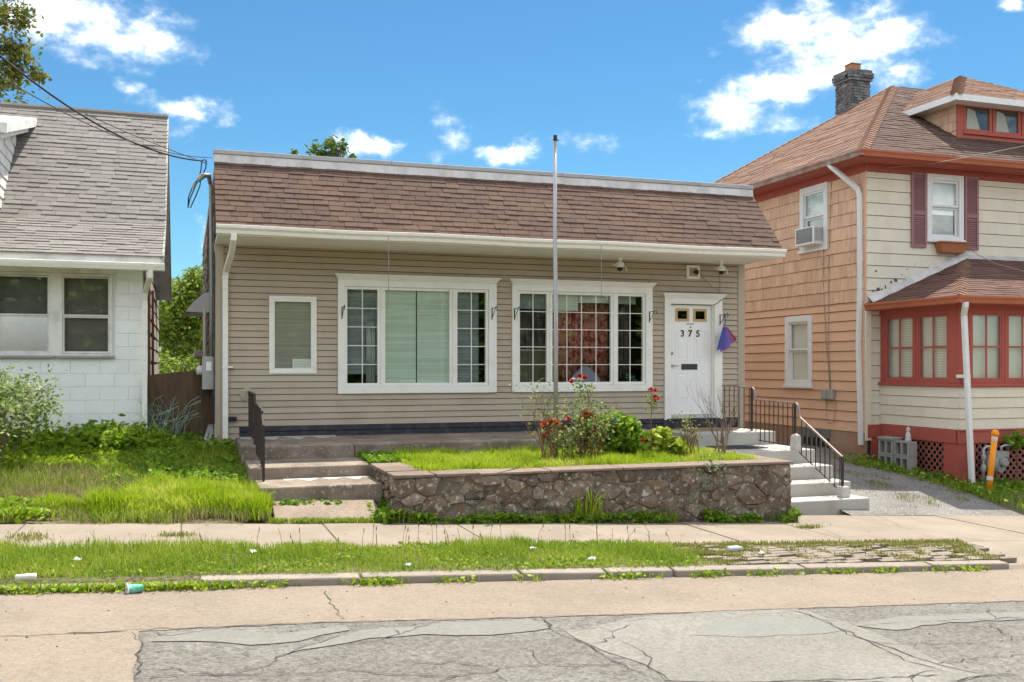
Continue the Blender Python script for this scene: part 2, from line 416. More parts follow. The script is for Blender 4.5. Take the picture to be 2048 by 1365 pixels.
def vnoise(x, y, s, seed=0):
    """smooth value noise on arrays, 0..1"""
    x = np.asarray(x)/s+seed*17.3; y = np.asarray(y)/s+seed*9.1
    xi = np.floor(x); yi = np.floor(y); fx = x-xi; fy = y-yi; fx = fx*fx*(3-2*fx); fy = fy*fy*(3-2*fy)
    def h(a, b): q = np.sin(a*127.1+b*311.7+seed*7.7)*43758.5453; return q-np.floor(q)
    return (h(xi, yi)*(1-fx)+h(xi+1, yi)*fx)*(1-fy)+(h(xi, yi+1)*(1-fx)+h(xi+1, yi+1)*fx)*fy
gzv = np.vectorize(gz)
# ------------------------------------------------------------------ material palette
asph = M('worn_asphalt', (.140, .127, .110), .95, .16, 1.2, .7, 160, col2=(.185, .175, .152), dirt=.4, dscale=.9, grain=.62, gscale=62)
beige = M('dusty_asphalt', (.235, .187, .141), .95, .12, 1.5, .6, 170, col2=(.20, .162, .124), dirt=.4, dscale=.9, grain=.26, gscale=75)
patchm = M('pale_patch', (.185, .172, .146), .95, .14, 1.4, .6, 150, col2=(.215, .205, .18), dirt=.4, dscale=.8, grain=.34, gscale=70)
crackm = M('crack_dark', (.06, .055, .048), 1, .2, 20)
concr = M('pavement_concrete', (.25, .205, .156), .9, .07, 2.0, .35, 120, tint=.05, col2=(.20, .16, .12), dirt=.45, dscale=1.3, col3=(.30, .25, .20), speck=.2, sscale=60)
kerbm = M('kerb_concrete', (.29, .245, .195), .95, .14, 5, .6, 90, tint=.08, col2=(.20, .175, .15), dirt=.4, dscale=5)
soil = M('soil', (.17, .135, .085), 1, .25, 3, .8, 40, col2=(.10, .12, .03), dirt=.5, dscale=1.5)
gravm = M('driveway_gravel', (.185, .172, .155), 1, .2, 2, 1, 55, col2=(.105, .10, .098), dirt=.5, dscale=.7, col3=(.30, .28, .25), speck=.5, sscale=40)
oldc = M('old_concrete', (.27, .215, .165), .95, .18, 3, .6, 70, tint=.06, col2=(.14, .108, .082), dirt=.5, dscale=2.2, col3=(.36, .32, .27), speck=.25, sscale=18)
whitec = M('painted_concrete', (.43, .405, .36), .85, .07, 3, .25, 70, col2=(.30, .265, .22), dirt=.3, dscale=3.0)
pathm = M('path_concrete', (.25, .197, .145), .95, .10, 3, .6, 90, col2=(.19, .145, .108), dirt=.45, dscale=2, grain=.25, gscale=60)
paverm = M('paver_stone', (.21, .172, .132), .95, .2, 8, .5, 80, tint=.13)

# ------------------------------------------------------------------ ground, one sheet to the horizon
def grid(name, xs, ys, f, mat, kind='structure', label=None, cat=None):
    xs, ys = list(xs), list(ys); n = len(xs)
    V = [(x, y, f(x, y)) for y in ys for x in xs]
    Q = [(j*n+i, j*n+i+1, (j+1)*n+i+1, (j+1)*n+i) for j in range(len(ys)-1) for i in range(n-1)]
    mb = MB(); mb.v = V; mb.f = Q; mb.t = [0]*len(Q)
    o = mb.build(name, mat, smooth=True)
    return tag(o, label, cat, kind=kind)
far = [-900, -400, -150, -60, -30]
def gf(x, y):
    if y < 8.51: return kerb_slope(x)-.30
    if x > 8.4 and y < 12.3: return kerb_slope(x)-.09
    if y < 11.42 and y > 9.85: return kerb_slope(x)-.05
    if 9.2 < x < 12.6 and y < 20: return gz(x, y)-.1-.05*(y < 12.6)
    return gz(x, y)-.03 if not (9.9 > x > .6 and 11.5 < y < 16.2) else gz(x, y)-.1
grid('ground', far+[-12+.5*i for i in range(72)]+[30, 60, 150, 400, 900], [-900, -300, -80, -20, -6, 0, 6, 8.38, 8.5, 8.53]+[8.6+.2*i for i in range(6)]+[9.8, 9.87, 10.6, 11.40, 11.44]+[11.6+.3*i for i in range(22)]+[20, 26, 34, 50, 90, 200, 500, 900], gf, soil, label='bare earth ground under the lawns and houses', cat='ground')
# road with a paler seam along the gutter
grid('road', [-60, -30, -12]+[-8+1*i for i in range(34)]+[30, 45, 60], [-4.5, -3, -1, 0]+[1+.5*i for i in range(15)]+[ROAD_Y-.02, ROAD_Y+.12], rz, asph, label='grey cracked asphalt road in front of the house', cat='road')
def sheet(name, px, mat, dz, label, cat, n=1, jit=.02, f=rz, pts=None):
    P = [onG(a, b, f) for a, b in px] if pts is None else [Vector(p) for p in pts]
    out = []
    for i, p in enumerate(P):
        q = P[(i+1) % len(P)]; L = (q-p).length; k = max(1, min(60, int(L/.16)))
        for j in range(k):
            a = p.lerp(q, j/k); w = 0 if j == 0 else jit
            a = a+Vector((R.uniform(-w, w), R.uniform(-w, w), 0)); a.z = f(a.x, a.y)+dz; out.append(a)
    mb = MB(); mb.face(out); o = mb.build(name, mat)
    return tag(o, label, cat, kind='structure')
def strip_sheet(name, xs, ya, yb, mat, dz, label, cat, f=rz, ny=4):
    mb = MB(); n = len(xs)
    for j in range(ny+1):
        for x in xs:
            a, b = ya(x), yb(x); y = a+(b-a)*j/ny; mb.v.append((x, y, f(x, y)+dz))
    for j in range(ny):
        for i in range(n-1): mb.f.append((j*n+i, j*n+i+1, (j+1)*n+i+1, (j+1)*n+i)); mb.t.append(0)
    return tag(mb.build(name, mat, smooth=True), label, cat, kind='structure')
seam = [onG(a, b, rz) for a, b in [(0, 1276), (270, 1264), (420, 1256), (700, 1245), (1000, 1238), (1330, 1228), (1700, 1215), (2048, 1203)]]
def seam_y(x):
    if x <= seam[0].x: return seam[0].y
    for p, q in zip(seam[:-1], seam[1:]):
        if x <= q.x: return p.y+(q.y-p.y)*(x-p.x)/(q.x-p.x)+.012*sin(x*9)+.01*sin(x*23)
    return seam[-1].y
strip_sheet('gutter_lane', [-20, -12, -6]+[-3+.12*i for i in range(110)]+[11, 14, 20, 30], seam_y, lambda x: ROAD_Y-.01, beige, .004, 'dusty beige strip of asphalt along the kerb', 'road')
lx = onG(275, 1300, rz).x
def leftpatch(name='road_patch'):
    e = [onG(a, b, rz) for a, b in [(278, 1264), (282, 1290), (272, 1325), (268, 1365)]]
    pts = [Vector((-20, seam_y(-20)+.01, 0)), Vector((-20, -2, 0)), Vector((e[-1].x, -2, 0))]+e[::-1]
    sheet(name, None, beige, .004, 'dusty beige asphalt left of the grey road surface', 'road', pts=[Vector((p.x, p.y, 0)) for p in pts])
leftpatch()
sheet('road_patch', [(1128, 1262), (1215, 1248), (1290, 1234), (1440, 1222), (1585, 1217), (1690, 1246), (1790, 1284), (1880, 1325), (1968, 1350), (1900, 1368), (1500, 1366), (1330, 1362), (1290, 1330), (1180, 1290)], patchm, .004, 'pale repair patch in the grey asphalt road', 'road patch', jit=.03)
sheet('road_stain', [(300, 1285), (340, 1268), (430, 1262), (560, 1270), (690, 1252), (700, 1262), (600, 1284), (500, 1292), (390, 1284)], M('worn_band', (.175, .168, .147), .95, .08, 2, .3, 90, grain=.2, gscale=70), .006, 'smoother pale worn band in the grey asphalt at left', 'road stain', jit=.03)
sheet('road_stain', [(720, 1262), (900, 1246), (1060, 1240), (1100, 1258), (980, 1272), (850, 1270), (740, 1278), (600, 1302), (560, 1312)], MAT['worn_band'], .006, 'smoother pale worn band in the grey asphalt at centre', 'road stain', jit=.03)
sheet('road_stain', [(1380, 1272), (1430, 1244), (1540, 1232), (1660, 1246), (1690, 1262), (1600, 1272), (1480, 1276)], M('worn_band_grey', (.178, .174, .154), .95, .08, 2, .3, 90, grain=.15, gscale=70), .0065, 'grey worn area on the pale road patch', 'road stain', jit=.03)
sheet('road_stain', [(1700, 1252), (1790, 1236), (1960, 1228), (2060, 1226), (2060, 1240), (1900, 1246), (1790, 1262)], MAT['worn_band'], .006, 'smoother pale worn band in the grey asphalt at right', 'road stain', jit=.03)
# cracks
def crack(px, w=.014, f=rz, dz=.0085):
    P = [onG(a, b, f) for a, b in px]; pts = []
    for p, q in zip(P[:-1], P[1:]):
        k = max(2, int((q-p).length/.07))
        for j in range(k):
            a = p.lerp(q, j/k); a += Vector((R.gauss(0, .014), R.gauss(0, .014), 0)); pts.append(a)
    pts.append(P[-1]); mb = MB(); L = []
    for i, p in enumerate(pts):
        d = (pts[min(i+1, len(pts)-1)]-pts[max(0, i-1)]); d.z = 0; d.normalize(); nrm = Vector((-d.y, d.x, 0))
        ww = w*R.uniform(.35, 1.25)*.5*(1 if 0 < i < len(pts)-1 else .2)
        for sgn in (1, -1):
            a = p+nrm*ww*sgn; a.z = f(a.x, a.y)+dz; L.append(a)
    mb.v = [tuple(a) for a in L]; mb.f = [(2*i, 2*i+1, 2*i+3, 2*i+2) for i in range(len(pts)-1)]; mb.t = [0]*len(mb.f); return mb
CR = [[(648, 1183), (660, 1205), (674, 1222), (684, 1242)], [(0, 1276), (150, 1269), (270, 1262), (420, 1256), (700, 1245)], [(700, 1245), (1000, 1238), (1330, 1228), (1585, 1219), (1700, 1215), (2048, 1203)],
      [(262, 1268), (281, 1292), (275, 1330), (268, 1366)], [(1080, 1235), (1092, 1246), (1112, 1268), (1180, 1292), (1216, 1320), (1290, 1350), (1330, 1366)], [(268, 1358), (360, 1352), (440, 1353), (520, 1336), (560, 1316), (615, 1297), (680, 1272)],
      [(330, 1340), (450, 1352), (620, 1351), (680, 1338)], [(680, 1338), (760, 1350), (900, 1353), (975, 1348), (1000, 1338), (1070, 1330), (1180, 1334), (1240, 1328)], [(1580, 1220), (1650, 1243), (1700, 1272), (1790, 1300), (1870, 1330), (1968, 1352)],
      [(1640, 1242), (1690, 1262), (1740, 1285), (1810, 1292), (1990, 1286)], [(1710, 1253), (1800, 1246), (1880, 1243), (1960, 1241), (2048, 1238)], [(1976, 1218), (1990, 1240), (2048, 1236)], [(1975, 1250), (2025, 1278), (2048, 1284)],
      [(1990, 1286), (2025, 1278)], [(1870, 1330), (1960, 1316), (2048, 1312)], [(1235, 1283), (1290, 1306), (1300, 1340), (1345, 1366)], [(1085, 1240), (1200, 1247), (1290, 1240), (1330, 1242)], [(1110, 1268), (1200, 1256), (1225, 1265), (1262, 1252)],
      [(1225, 1265), (1230, 1278), (1180, 1292)], [(1062, 1300), (1068, 1318), (1090, 1332)], [(790, 1262), (800, 1270), (860, 1250)], [(990, 1350), (1020, 1366)], [(880, 1366), (920, 1352)], [(1660, 1256), (1700, 1266), (1745, 1290), (1810, 1322), (1890, 1345)],
      [(1600, 1226), (1640, 1240), (1672, 1246)], [(1900, 1366), (1970, 1352), (2048, 1350)], [(300, 1262), (345, 1274), (420, 1262)], [(1480, 1366), (1700, 1362), (1890, 1352)], [(1820, 1365), (1850, 1345), (1900, 1345)], [(820, 1330), (900, 1326), (1000, 1338)], [(0, 1330), (10, 1335)], [(690, 1290), (760, 1282), (800, 1270)]]
mb = MB()
for c in CR:
    k = crack(c, R.uniform(.006, .012)); b = len(mb.v); mb.v += k.v; mb.f += [tuple(i+b for i in q) for q in k.f]; mb.t += k.t
tag(mb.build('road_cracks', crackm), 'dark branching cracks in the road surface', 'cracks', kind='stuff')

# ------------------------------------------------------------------ pavement slabs, kerb stones, pavers, path
pav = thing('pavement', 'pale concrete pavement of large slabs past the stone wall', 'pavement', (3, 10.6, kerb_slope(3))); pav['kind'] = 'structure'
cuts = [-9.5, -8, -6.4, -4.85, -3.25, -1.62, -.05, 1.50, 3.09, 4.62, 6.15, 7.62, 9.2, 10.8, 12.4, 14.0, 16, 18]
for i, (a, b) in enumerate(zip(cuts[:-1], cuts[1:])):
    sk = .0
    def zz(x, y): return kerb_slope(x)+.004*((i*7) % 3-1)*(x-a)
    y0, y1 = 9.76, 11.38
    if a > 7.5: y1 = 11.95
    g = .007
    mb = MB(); P = []
    for dz in (-.12, 0):
        for (x, y) in ((a+g, y0), (b-g, y0), (b-g, y1), (a+g, y1)): P.append((x, y, zz(x, y)+dz))
    mb.hexa(P, R.uniform(-1, 1)); mb.build('slab', concr, pav, bevel=.006)
mb = MB(); mb.add([(c+dx, y, kerb_slope(c)-.012) for c in (cuts[0], cuts[-1]) for dx in (0,) for y in (9.78, 11.38)], [(0, 2, 3, 1)])
mb.build('joint_dirt', soil, pav)
# cracks across the right-hand slabs
mb = MB()
for c in ([(1745, 1026), (1790, 1048), (1800, 1055), (1870, 1078), (1900, 1083)], [(1655, 1062), (1675, 1072), (1683, 1076)], [(1795, 1055), (1860, 1064), (1960, 1082)], [(1690, 1022), (1705, 1027)]):
    k = crack(c, .008, lambda x, y: kerb_slope(x), .006); b = len(mb.v); mb.v += k.v; mb.f += [tuple(i+b for i in q) for q in k.f]; mb.t += k.t
mb.build('slab_crack', crackm, pav)
ap = MB(); xs = [9.15, 9.6, 10, 12, 15, 18]
for x in xs: ap.v += [(x-.5*(x == 9.15), 8.40, kerb_slope(x)-.10), (x-.5*(x == 9.15), 8.50, kerb_slope(x)-.03), (x, 9.755, kerb_slope(x)-.006)]
ap.f = [(3*i+j, 3*i+3+j, 3*i+4+j, 3*i+1+j) for i in range(len(xs)-1) for j in (0, 1)]; ap.t = [0]*len(ap.f)
tag(ap.build('driveway_apron', concr), 'smooth concrete apron sloping to the road beyond the paved verge', 'pavement', kind='structure')

kerb = thing('kerb', 'low worn concrete kerb of long blocks beside the road', 'kerb', (3, 8.5, kerb_slope(3))); kerb['kind'] = 'structure'
kc = [-9, -7, -5.2, -3.4, -1.7, .1, 1.45, 2.93, 3.79, 4.5, 6.0, 7.6, 8.65]
for i, (a, b) in enumerate(zip(kc[:-1], kc[1:])):
    mb = MB(); dz = R.uniform(-.012, .006); dz2 = R.uniform(-.012, .006); w = R.uniform(-.01, .01); low = -.035 if b < .3 else 0
    P = [(a+.012, 8.41+w, kerb_slope(a)-.25), (b-.012, 8.41+w, kerb_slope(b)-.25), (b-.012, 8.58, kerb_slope(b)-.25), (a+.012, 8.58, kerb_slope(a)-.25),
         (a+.012, 8.43+w, kerb_slope(a)-.012+dz+low), (b-.012, 8.43+w, kerb_slope(b)-.012+dz2+low), (b-.012, 8.58, kerb_slope(b)-.004+low), (a+.012, 8.58, kerb_slope(a)-.004+low)]
    mb.hexa(P, R.uniform(-1, 1)); mb.build('kerb_stone', kerbm, kerb, bevel=.016)

# paved part of the verge, right
pv = thing('paved_verge', 'weedy strip of small stone pavers between kerb and pavement', 'paving', (7, 9, kerb_slope(7))); pv['kind'] = 'structure'
n = 0; y = 8.60; row = 0
while y < 9.62:
    x = 4.75+.11*(row % 2)+R.uniform(0, .5)+(.35 if y > 9.3 else 0)
    while x < 9.0-.4*max(0, (9.2-y)) :
        if R.random() < .9 and n < 296 and x > 4.9+R.random()*.5:
            mb = MB(); L = .205; t = R.uniform(-.012, .012); tz = R.uniform(-.006, .008)
            z = kerb_slope(x)-.004+tz
            mb.hexa([(x, y, z-.05), (x+L, y, z-.05), (x+L, y+.098, z-.05), (x, y+.098, z-.05), (x, y, z), (x+L, y+t*.3, z+t*.3), (x+L, y+.098+t*.3, z+t*.3), (x, y+.098, z)], R.uniform(-1, 1))
            mb.build('paver', paverm, pv); n += 1
        x += .232
    y += .118; row += 1

# path slab to the left-hand steps
mb = MB()
mb.hexa([(.98, 11.42, -2.0), (2.24, 11.42, -2.0), (2.24, 12.12, -2.0), (.98, 12.12, -2.0), (.98, 11.42, -1.80), (2.24, 11.42, -1.845), (2.24, 12.12, -1.655), (.98, 12.12, -1.625)])
tag(mb.build('path', pathm, bevel=.01), 'short worn concrete path slab leading to the left steps', 'path', kind='structure')

# driveway
def drive():
    xs = [9.3+.25*i for i in range(14)]; ys = [11.96+.3*i for i in range(34)]
    def f(x, y): return gz(x, y)+.004-.072*max(0, 1-(y-11.96)/1.2)+.014*sin(x*3.1+y*1.3)*sin(y*2.3)*min(1, y-11.96)
    return grid('driveway', xs, ys, f, gravm, label='grey gravel driveway between the two houses', cat='driveway')
drive()
# ------------------------------------------------------------------ the tan one-storey house
YF = 16.0; XL, XR = .43, 10.0
siding = M('vinyl_siding', (.44, .365, .275), .55, .05, 1.3, 0, tint=.04, col2=(.365, .295, .22), dirt=.35, dscale=1.5)
trimtan = M('tan_trim', (.41, .345, .265), .6, .04, 3)
white = M('white_trim', (.82, .80, .75), .5, .025, 4, col2=(.64, .60, .52), dirt=.22, dscale=3)
gutw = M('gutter_white', (.80, .78, .72), .45, .03, 4, col2=(.42, .39, .33), dirt=.16, dscale=5, stretch=(1, 1, 3))
tar = M('tar_board', (.035, .035, .045), .6, .3, 5, .5, 40, col2=(.10, .10, .11), dirt=.3, dscale=6)
brown = M('brown_shingle', (.118, .070, .051), .95, .15, 3, .6, 120, tint=.14, col2=(.088, .060, .048), dirt=.4, dscale=.7)
greyw = M('grey_wall', (.25, .24, .23), .9, .1, 3)
dark = M('interior_dark', (.06, .06, .055), .9, .1, 2)
flash = M('white_flashing', (.58, .56, .54), .5, .10, 3, .3, 30, col2=(.40, .37, .34), dirt=.4, dscale=4, stretch=(1, 1, .5))
greymet = M('grey_metal', (.36, .36, .35), .45, .06, 5, metal=.4, col2=(.27, .26, .25), dirt=.3, dscale=4)
weath = M('weathered_shingle', (.30, .27, .235), .95, .2, 5, .6, 60, tint=.2, col2=(.17, .145, .12), dirt=.5, dscale=2)
glass = glassmat('window_glass')
glassg = glassmat('window_glass_green', (.93, .965, .94), .05)

H = thing('house', 'tan vinyl-sided one-storey house with brown shingled mansard front', 'house', (XL, YF, -1.2))
FF = Frame((0, YF, 0), (1, 0, 0), (0, -1, 0))           # facade: u = X, z = Z, w = towards the street
EAVE = 1.93
OPEN = [(1.30, 1.975, -.075, 1.10), (2.47, 4.97, -.31, 1.31), (5.48, 7.95, -.31, 1.31), (8.44, 9.33, -.90, 1.15)]
wall = holed_wall(MB(), (0, YF+.02, 0), (1, 0, 0), (0, 0, 1), (0, -1, 0), (XL+.02, XR-.02, -1.5, EAVE+.2), OPEN, .14)
wall.box(XL+.02, XL+.16, YF+.17, 28, -1.6, 3.2); wall.box(XR-.16, XR-.02, YF+.17, 28, -1.6, 3.2); wall.box(XL+.17, XR-.17, 27.85, 28, -1.6, 3.2)
WALL = wall.build('wall', dark, H)
rw_ = MB(); rw_.box(XR-.017, XR+.0, YF+.02, 28, -1.6, 3.2); rw_.build('side_cladding', siding, H)
fl = MB(); fl.box(XL+.17, XR-.17, YF+.17, 27.8, -1.0, -.92); fl.build('floor_slab', dark, H)
HOL = [(1.285, 1.99, -.09, 1.115), (2.42, 5.02, -.38, 1.36), (5.43, 8.0, -.38, 1.36), (8.37, 9.46, -1.2, 1.26)]
courses(WALL, 'siding_board', siding, (0, YF, 0), (1, 0, 0), (0, 0, 1), (0, -1, 0), (.56, 9.87, -.948, EAVE+.02), .1016, 3.4, .02, .12, HOL, lap=-.009, gap=.003)  # board gaps bare the dark wall, standing in for the lap shadow
courses(WALL, 'siding_board', siding, (0, YF, 0), (1, 0, 0), (0, 0, 1), (0, -1, 0), (.56, .80, -1.36, -.95), .1016, None, .02, .12, (), lap=-.009)
mb = MB(); FF.box(mb, XL-.01, .565, -1.42, EAVE, 0, .028); mb.build('corner_board', trimtan, H, bevel=.004)
mb = MB(); FF.box(mb, 9.865, XR+.01, -1.14, EAVE, 0, .028); mb.build('corner_board', trimtan, H, bevel=.004)
mb = MB(); FF.box(mb, .80, 8.30, -1.035, -.952, 0, .022); FF.box(mb, .80, 8.30, -1.135, -1.04, -.02, .006); mb.build('foundation_board', tar, H, bevel=.006)
mb = MB(); FF.box(mb, 8.28, 9.55, -1.13, -.985, -.02, .05); FF.box(mb, 8.36, 9.46, -.985, -.952, -.02, .07); mb.build('threshold_base', tar, H, bevel=.008)
# mansard roof
GY, MZ0, MY0, MZ1, MY1 = 14.66, 2.06, 14.74, 3.20, 15.74
sl = Vector((0, MY1-MY0, MZ1-MZ0)); SLEN = sl.length; sv = sl.normalized(); sn = Vector((0, -sv.z, sv.y))
mb = MB(); mb.prism([(XL, MY0, MZ0-.02), (XL, MY1, MZ1-.02), (XL, YF+.2, MZ1-.02), (XL, YF+.2, MZ0-.02)], (XR-XL, 0, 0)); mb.build('mansard_core', M('roof_felt', (.06, .05, .045), .95, .1), H)
def mtint(u, a): return max(-1, min(1, R.gauss(0, .5)+.5*sin(u*1.7+a*6)))
courses(H, 'shingle', brown, (0, MY0, MZ0), (1, 0, 0), tuple(sv), tuple(sn), (XL-.02, XR+.02, -.03, SLEN+.01), .1205, .232, .016, .25, (), jit=.7, gap=.006, lap=.02, limit=300, drop=.006, wjit=.12, tfun=mtint)
# flashing and parapet cap: a slightly wavy white strip with a grey cap
mb = MB(); n = 40; vs = []; fs = []
for i in range(n+1):
    x = XL-.02+(XR-XL+.04)*i/n; s_ = .018*sin(x*1.3)+.012*sin(x*3.7)
    vs += [(x, MY1-.045+s_*.3, MZ1-.055+s_*.6), (x, MY1-.02, MZ1+.10), (x, MY1+.06, MZ1+.13), (x, MY1+.06, MZ1-.05)]
for i in range(n):
    for k in range(4): fs.append((4*i+k, 4*i+4+k, 4*i+4+(k+1) % 4, 4*i+(k+1) % 4))
fs += [(0, 1, 2, 3), tuple(4*n+k for k in (3, 2, 1, 0))]
mb.add(vs, fs); mb.build('flashing', flash, H)
for a, b in zip([XL-.03, 3.2, 6.2, 8.9], [3.195, 6.195, 8.895, XR+.03]):
    mb = MB(); mb.box(a, b, MY1-.035, MY1+.14, MZ1+.105, MZ1+.175); mb.build('parapet_cap', greymet, H, bevel=.008)
mb = MB(); mb.box(XL, XR, MY1+.02, 28, MZ1-.1, MZ1+.05); mb.build('flat_roof', greyw, H)
# soffit, gutter (K profile), downpipe
mb = MB(); n = 32
mb.box(XL, XR, GY+.12, YF-.0, EAVE, EAVE+.03); mb.build('soffit', white, H)
mb = MB(); mb.box(XL, XR, GY+.10, GY+.125, EAVE-.01, MZ0+.01); mb.build('fascia', white, H)
prof = [(GY+.10, MZ0-.125), (GY+.03, MZ0-.125), (GY+.012, MZ0-.075), (GY-.025, MZ0-.045), (GY-.035, MZ0-.005), (GY-.02, MZ0+.0), (GY-.012, MZ0-.03), (GY+.03, MZ0-.09), (GY+.10, MZ0-.09)]
mb = MB(); n = 24
for i in range(n):
    a, b = XL-.02+(XR-XL+.04)*i/n, XL-.02+(XR-XL+.04)*(i+1)/n
    wa, wb = .006*sin(a*2.1), .006*sin(b*2.1)
    P = [(a, y, z+wa) for y, z in prof]+[(b, y, z+wb) for y, z in prof]; m_ = len(prof)
    mb.add(P, [(k, k+1, m_+k+1, m_+k) for k in range(m_-1)]+[(m_-1, 0, m_, 2*m_-1)])
    if i == 0: mb.face(P[:m_][::-1])
    if i == n-1: mb.face(P[m_:])
mb.build('gutter', gutw, H)
dp = MB(); P = [(.66, GY+.05, MZ0-.12), (.66, GY+.05, MZ0-.19), (.645, GY+.45, MZ0-.36), (.60, YF-.12, 1.52), (.585, YF-.075, 1.42), (.585, YF-.07, -1.40)]
def sqtube(mb, P, w, d):
    P = [Vector(p) for p in P]; vs = []
    for i, p in enumerate(P):
        dr = (P[min(i+1, len(P)-1)]-P[max(i-1, 0)]).normalized(); a = Vector((1, 0, 0)); a = (a-dr*a.dot(dr)).normalized(); b = dr.cross(a)
        vs += [p-a*w/2-b*d/2, p+a*w/2-b*d/2, p+a*w/2+b*d/2, p-a*w/2+b*d/2]
    fs = [(0, 1, 2, 3)[::-1], tuple(4*(len(P)-1)+k for k in range(4))]
    for i in range(len(P)-1):
        for k in range(4): fs.append((4*i+k, 4*i+(k+1) % 4, 4*i+4+(k+1) % 4, 4*i+4+k))
    return mb.add(vs, fs)
DP = sqtube(dp, P, .085, .065).build('downspout', gutw, H, bevel=.008)
mb = MB(); mb.box(.535, .635, YF-.115, YF-.03, 1.40, 1.43); mb.box(.535, .70, YF-.113, YF-.028, -.02, .01); mb.build('strap', gutw, DP)

# windows -----------------------------------------------------------
def casing(house, name, u0, u1, z0, z1, t, tb, tt, out=.045, label=None, mat=None, fr=None):
    fr = fr or FF; mb = MB(); fr.ring(mb, u0, u1, z0, z1, t, -.06, out, tb, tt)
    return mb.build(name, mat or white, house, bevel=.004, label=label)
def sash(win, fr, u0, u1, z0, z1, t, cols, rows, gl, mt=.012, w0=-.05, w1=.02, mat=None, colcuts=None, gw=-.012, panes=True):
    """a sash with its stiles, a pane and glazing bars, as parts of the window"""
    mb = MB(); fr.ring(mb, u0, u1, z0, z1, t, w0, w1); mb.build('sash', mat or white, win, bevel=.003)
    a, b, c, d = u0+t, u1-t, z0+t, z1-t
    mb = MB(); fr.box(mb, a, b, c, d, gw-.006, gw); mb.build('pane', gl, win)
    for i in range(1, cols):
        u = a+(b-a)*i/cols; mb = MB(); fr.box(mb, u-mt/2, u+mt/2, c, d, gw+.002, gw+.014); mb.build('muntin', mat or white, win)
    for j in range(1, rows):
        z = c+(d-c)*j/rows; mb = MB(); fr.box(mb, a, b, z-mt/2, z+mt/2, gw+.0025, gw+.0145); mb.build('muntin', mat or white, win)
W1 = casing(H, 'window', 1.262, 2.012, -.112, 1.138, .045, .045, .045, .035)
sash(W1, FF, 1.307, 1.967, -.067, 1.093, .042, 1, 1, glass)
def cornice(win, u0, u1, z0):
    mb = MB()
    for (e, w, c, d) in ((.0, .02, 0, .02), (.018, .035, .02, .045), (.036, .055, .045, .068), (.055, .075, .068, .09)):
        FF.box(mb, u0-e, u1+e, z0+c, z0+d, -.02, .045+w)
    mb.build('cornice', white, win, bevel=.004)
def triple(u0, u1, secs, gls):
    z0, z1 = -.443, 1.435
    w = MB(); FF.box(w, u0, secs[0][0], z0, z1, -.06, .05); FF.box(w, secs[2][1], u1, z0, z1, -.06, .05)
    FF.box(w, secs[0][0], secs[2][1], z0, -.318, -.06, .05); FF.box(w, secs[0][0], secs[2][1], 1.325, z1, -.06, .05)
    FF.box(w, secs[0][1], secs[1][0], -.318, 1.325, -.06, .03); FF.box(w, secs[1][1], secs[2][0], -.318, 1.325, -.06, .03)
    W = w.build('window', white, H, bevel=.004)
    cornice(W, u0, u1, z1)
    for s_, g in zip(secs, gls): sash(W, FF, s_[0]+.002, s_[1]-.002, -.316, 1.323, .045, s_[2], s_[3], g, colcuts=None)
    return W
triple(2.357, 5.083, [(2.465, 3.062, 2, 5), (3.097, 4.297, 1, 1), (4.34, 4.94, 2, 5)], (glass, glassg, glass))
triple(5.366, 8.066, [(5.468, 6.062, 2, 5), (6.075, 7.292, 4, 5), (7.34, 7.93, 2, 5)], (glass, glass, glass))
# door --------------------------------------------------------------
dw = M('door_white', (.84, .84, .82), .45, .02, 3)
cas = MB(); FF.box(cas, 8.315, 8.44, -.975, 1.16, -.06, .05); FF.box(cas, 9.345, 9.515, -.975, 1.16, -.06, .05); FF.box(cas, 8.315, 9.515, 1.16, 1.262, -.06, .05)
DCAS = cas.build('door_frame', white, H, bevel=.004)
cornice(DCAS, 8.315, 9.515, 1.262)
mb = MB(); FF.box(mb, 8.44, 9.345, -.952, -.895, -.10, .03); mb.build('sill', M('sill_metal', (.55, .53, .50), .5, .06), DCAS, bevel=.004)
mb = MB(); FF.box(mb, 9.322, 9.345, -.89, 1.16, -.10, .0); mb.build('jamb', white, DCAS)
LIT = [(8.595, 8.84, .862, 1.06), (8.965, 9.21, .862, 1.06)]
slab = MB(); holed_wall(slab, (0, YF+.045, 0), (1, 0, 0), (0, 0, 1), (0, -1, 0), (8.44, 9.32, -.888, 1.155), LIT, .04)
DOOR = slab.build('door', dw, H)
woodf = M('light_wood', (.52, .36, .17), .6, .1, 10)
for (a, b, c, d) in LIT:
    mb = MB(); FF.ring(mb, a-.02, b+.02, c-.02, d+.02, .045, -.05, -.03); mb.build('light_frame', woodf, DOOR, bevel=.003)
    mb = MB(); FF.box(mb, a, b, c, d, -.065, -.06); mb.build('pane', glass, DOOR)
for (a, b, c, d) in [(8.585, 8.84, .12, .68), (8.965, 9.22, .12, .68), (8.585, 8.84, -.62, -.10), (8.965, 9.22, -.62, -.10)]:
    mb = MB(); FF.ring(mb, a, b, c, d, .022, -.046, -.037); FF.box(mb, a+.05, b-.05, c+.05, d-.05, -.046, -.037); mb.build('raised_panel', dw, DOOR, bevel=.006)
blk = M('black_paint', (.02, .02, .022), .5, .1, 6)
mb = MB(); FF.box(mb, 8.70, 9.03, -.052, .052, -.046, -.03); FF.box(mb, 8.725, 9.005, .012, .035, -.03, -.026); FF.box(mb, 8.725, 9.005, -.03, -.008, -.03, -.026)
mb.build('mail_slot', M('mail_slot', (.05, .05, .055), .45, .1), DOOR, bevel=.003)
met = M('brushed_metal', (.42, .39, .34), .35, .05, metal=.9)
mb = MB(); mb.lathe([(.033, 0), (.033, .012), (.02, .02), (.02, .03)], (8.50, YF+.045, .245), 14, ax=(0, -1, 0)); mb.build('deadbolt', met, DOOR, smooth=False)
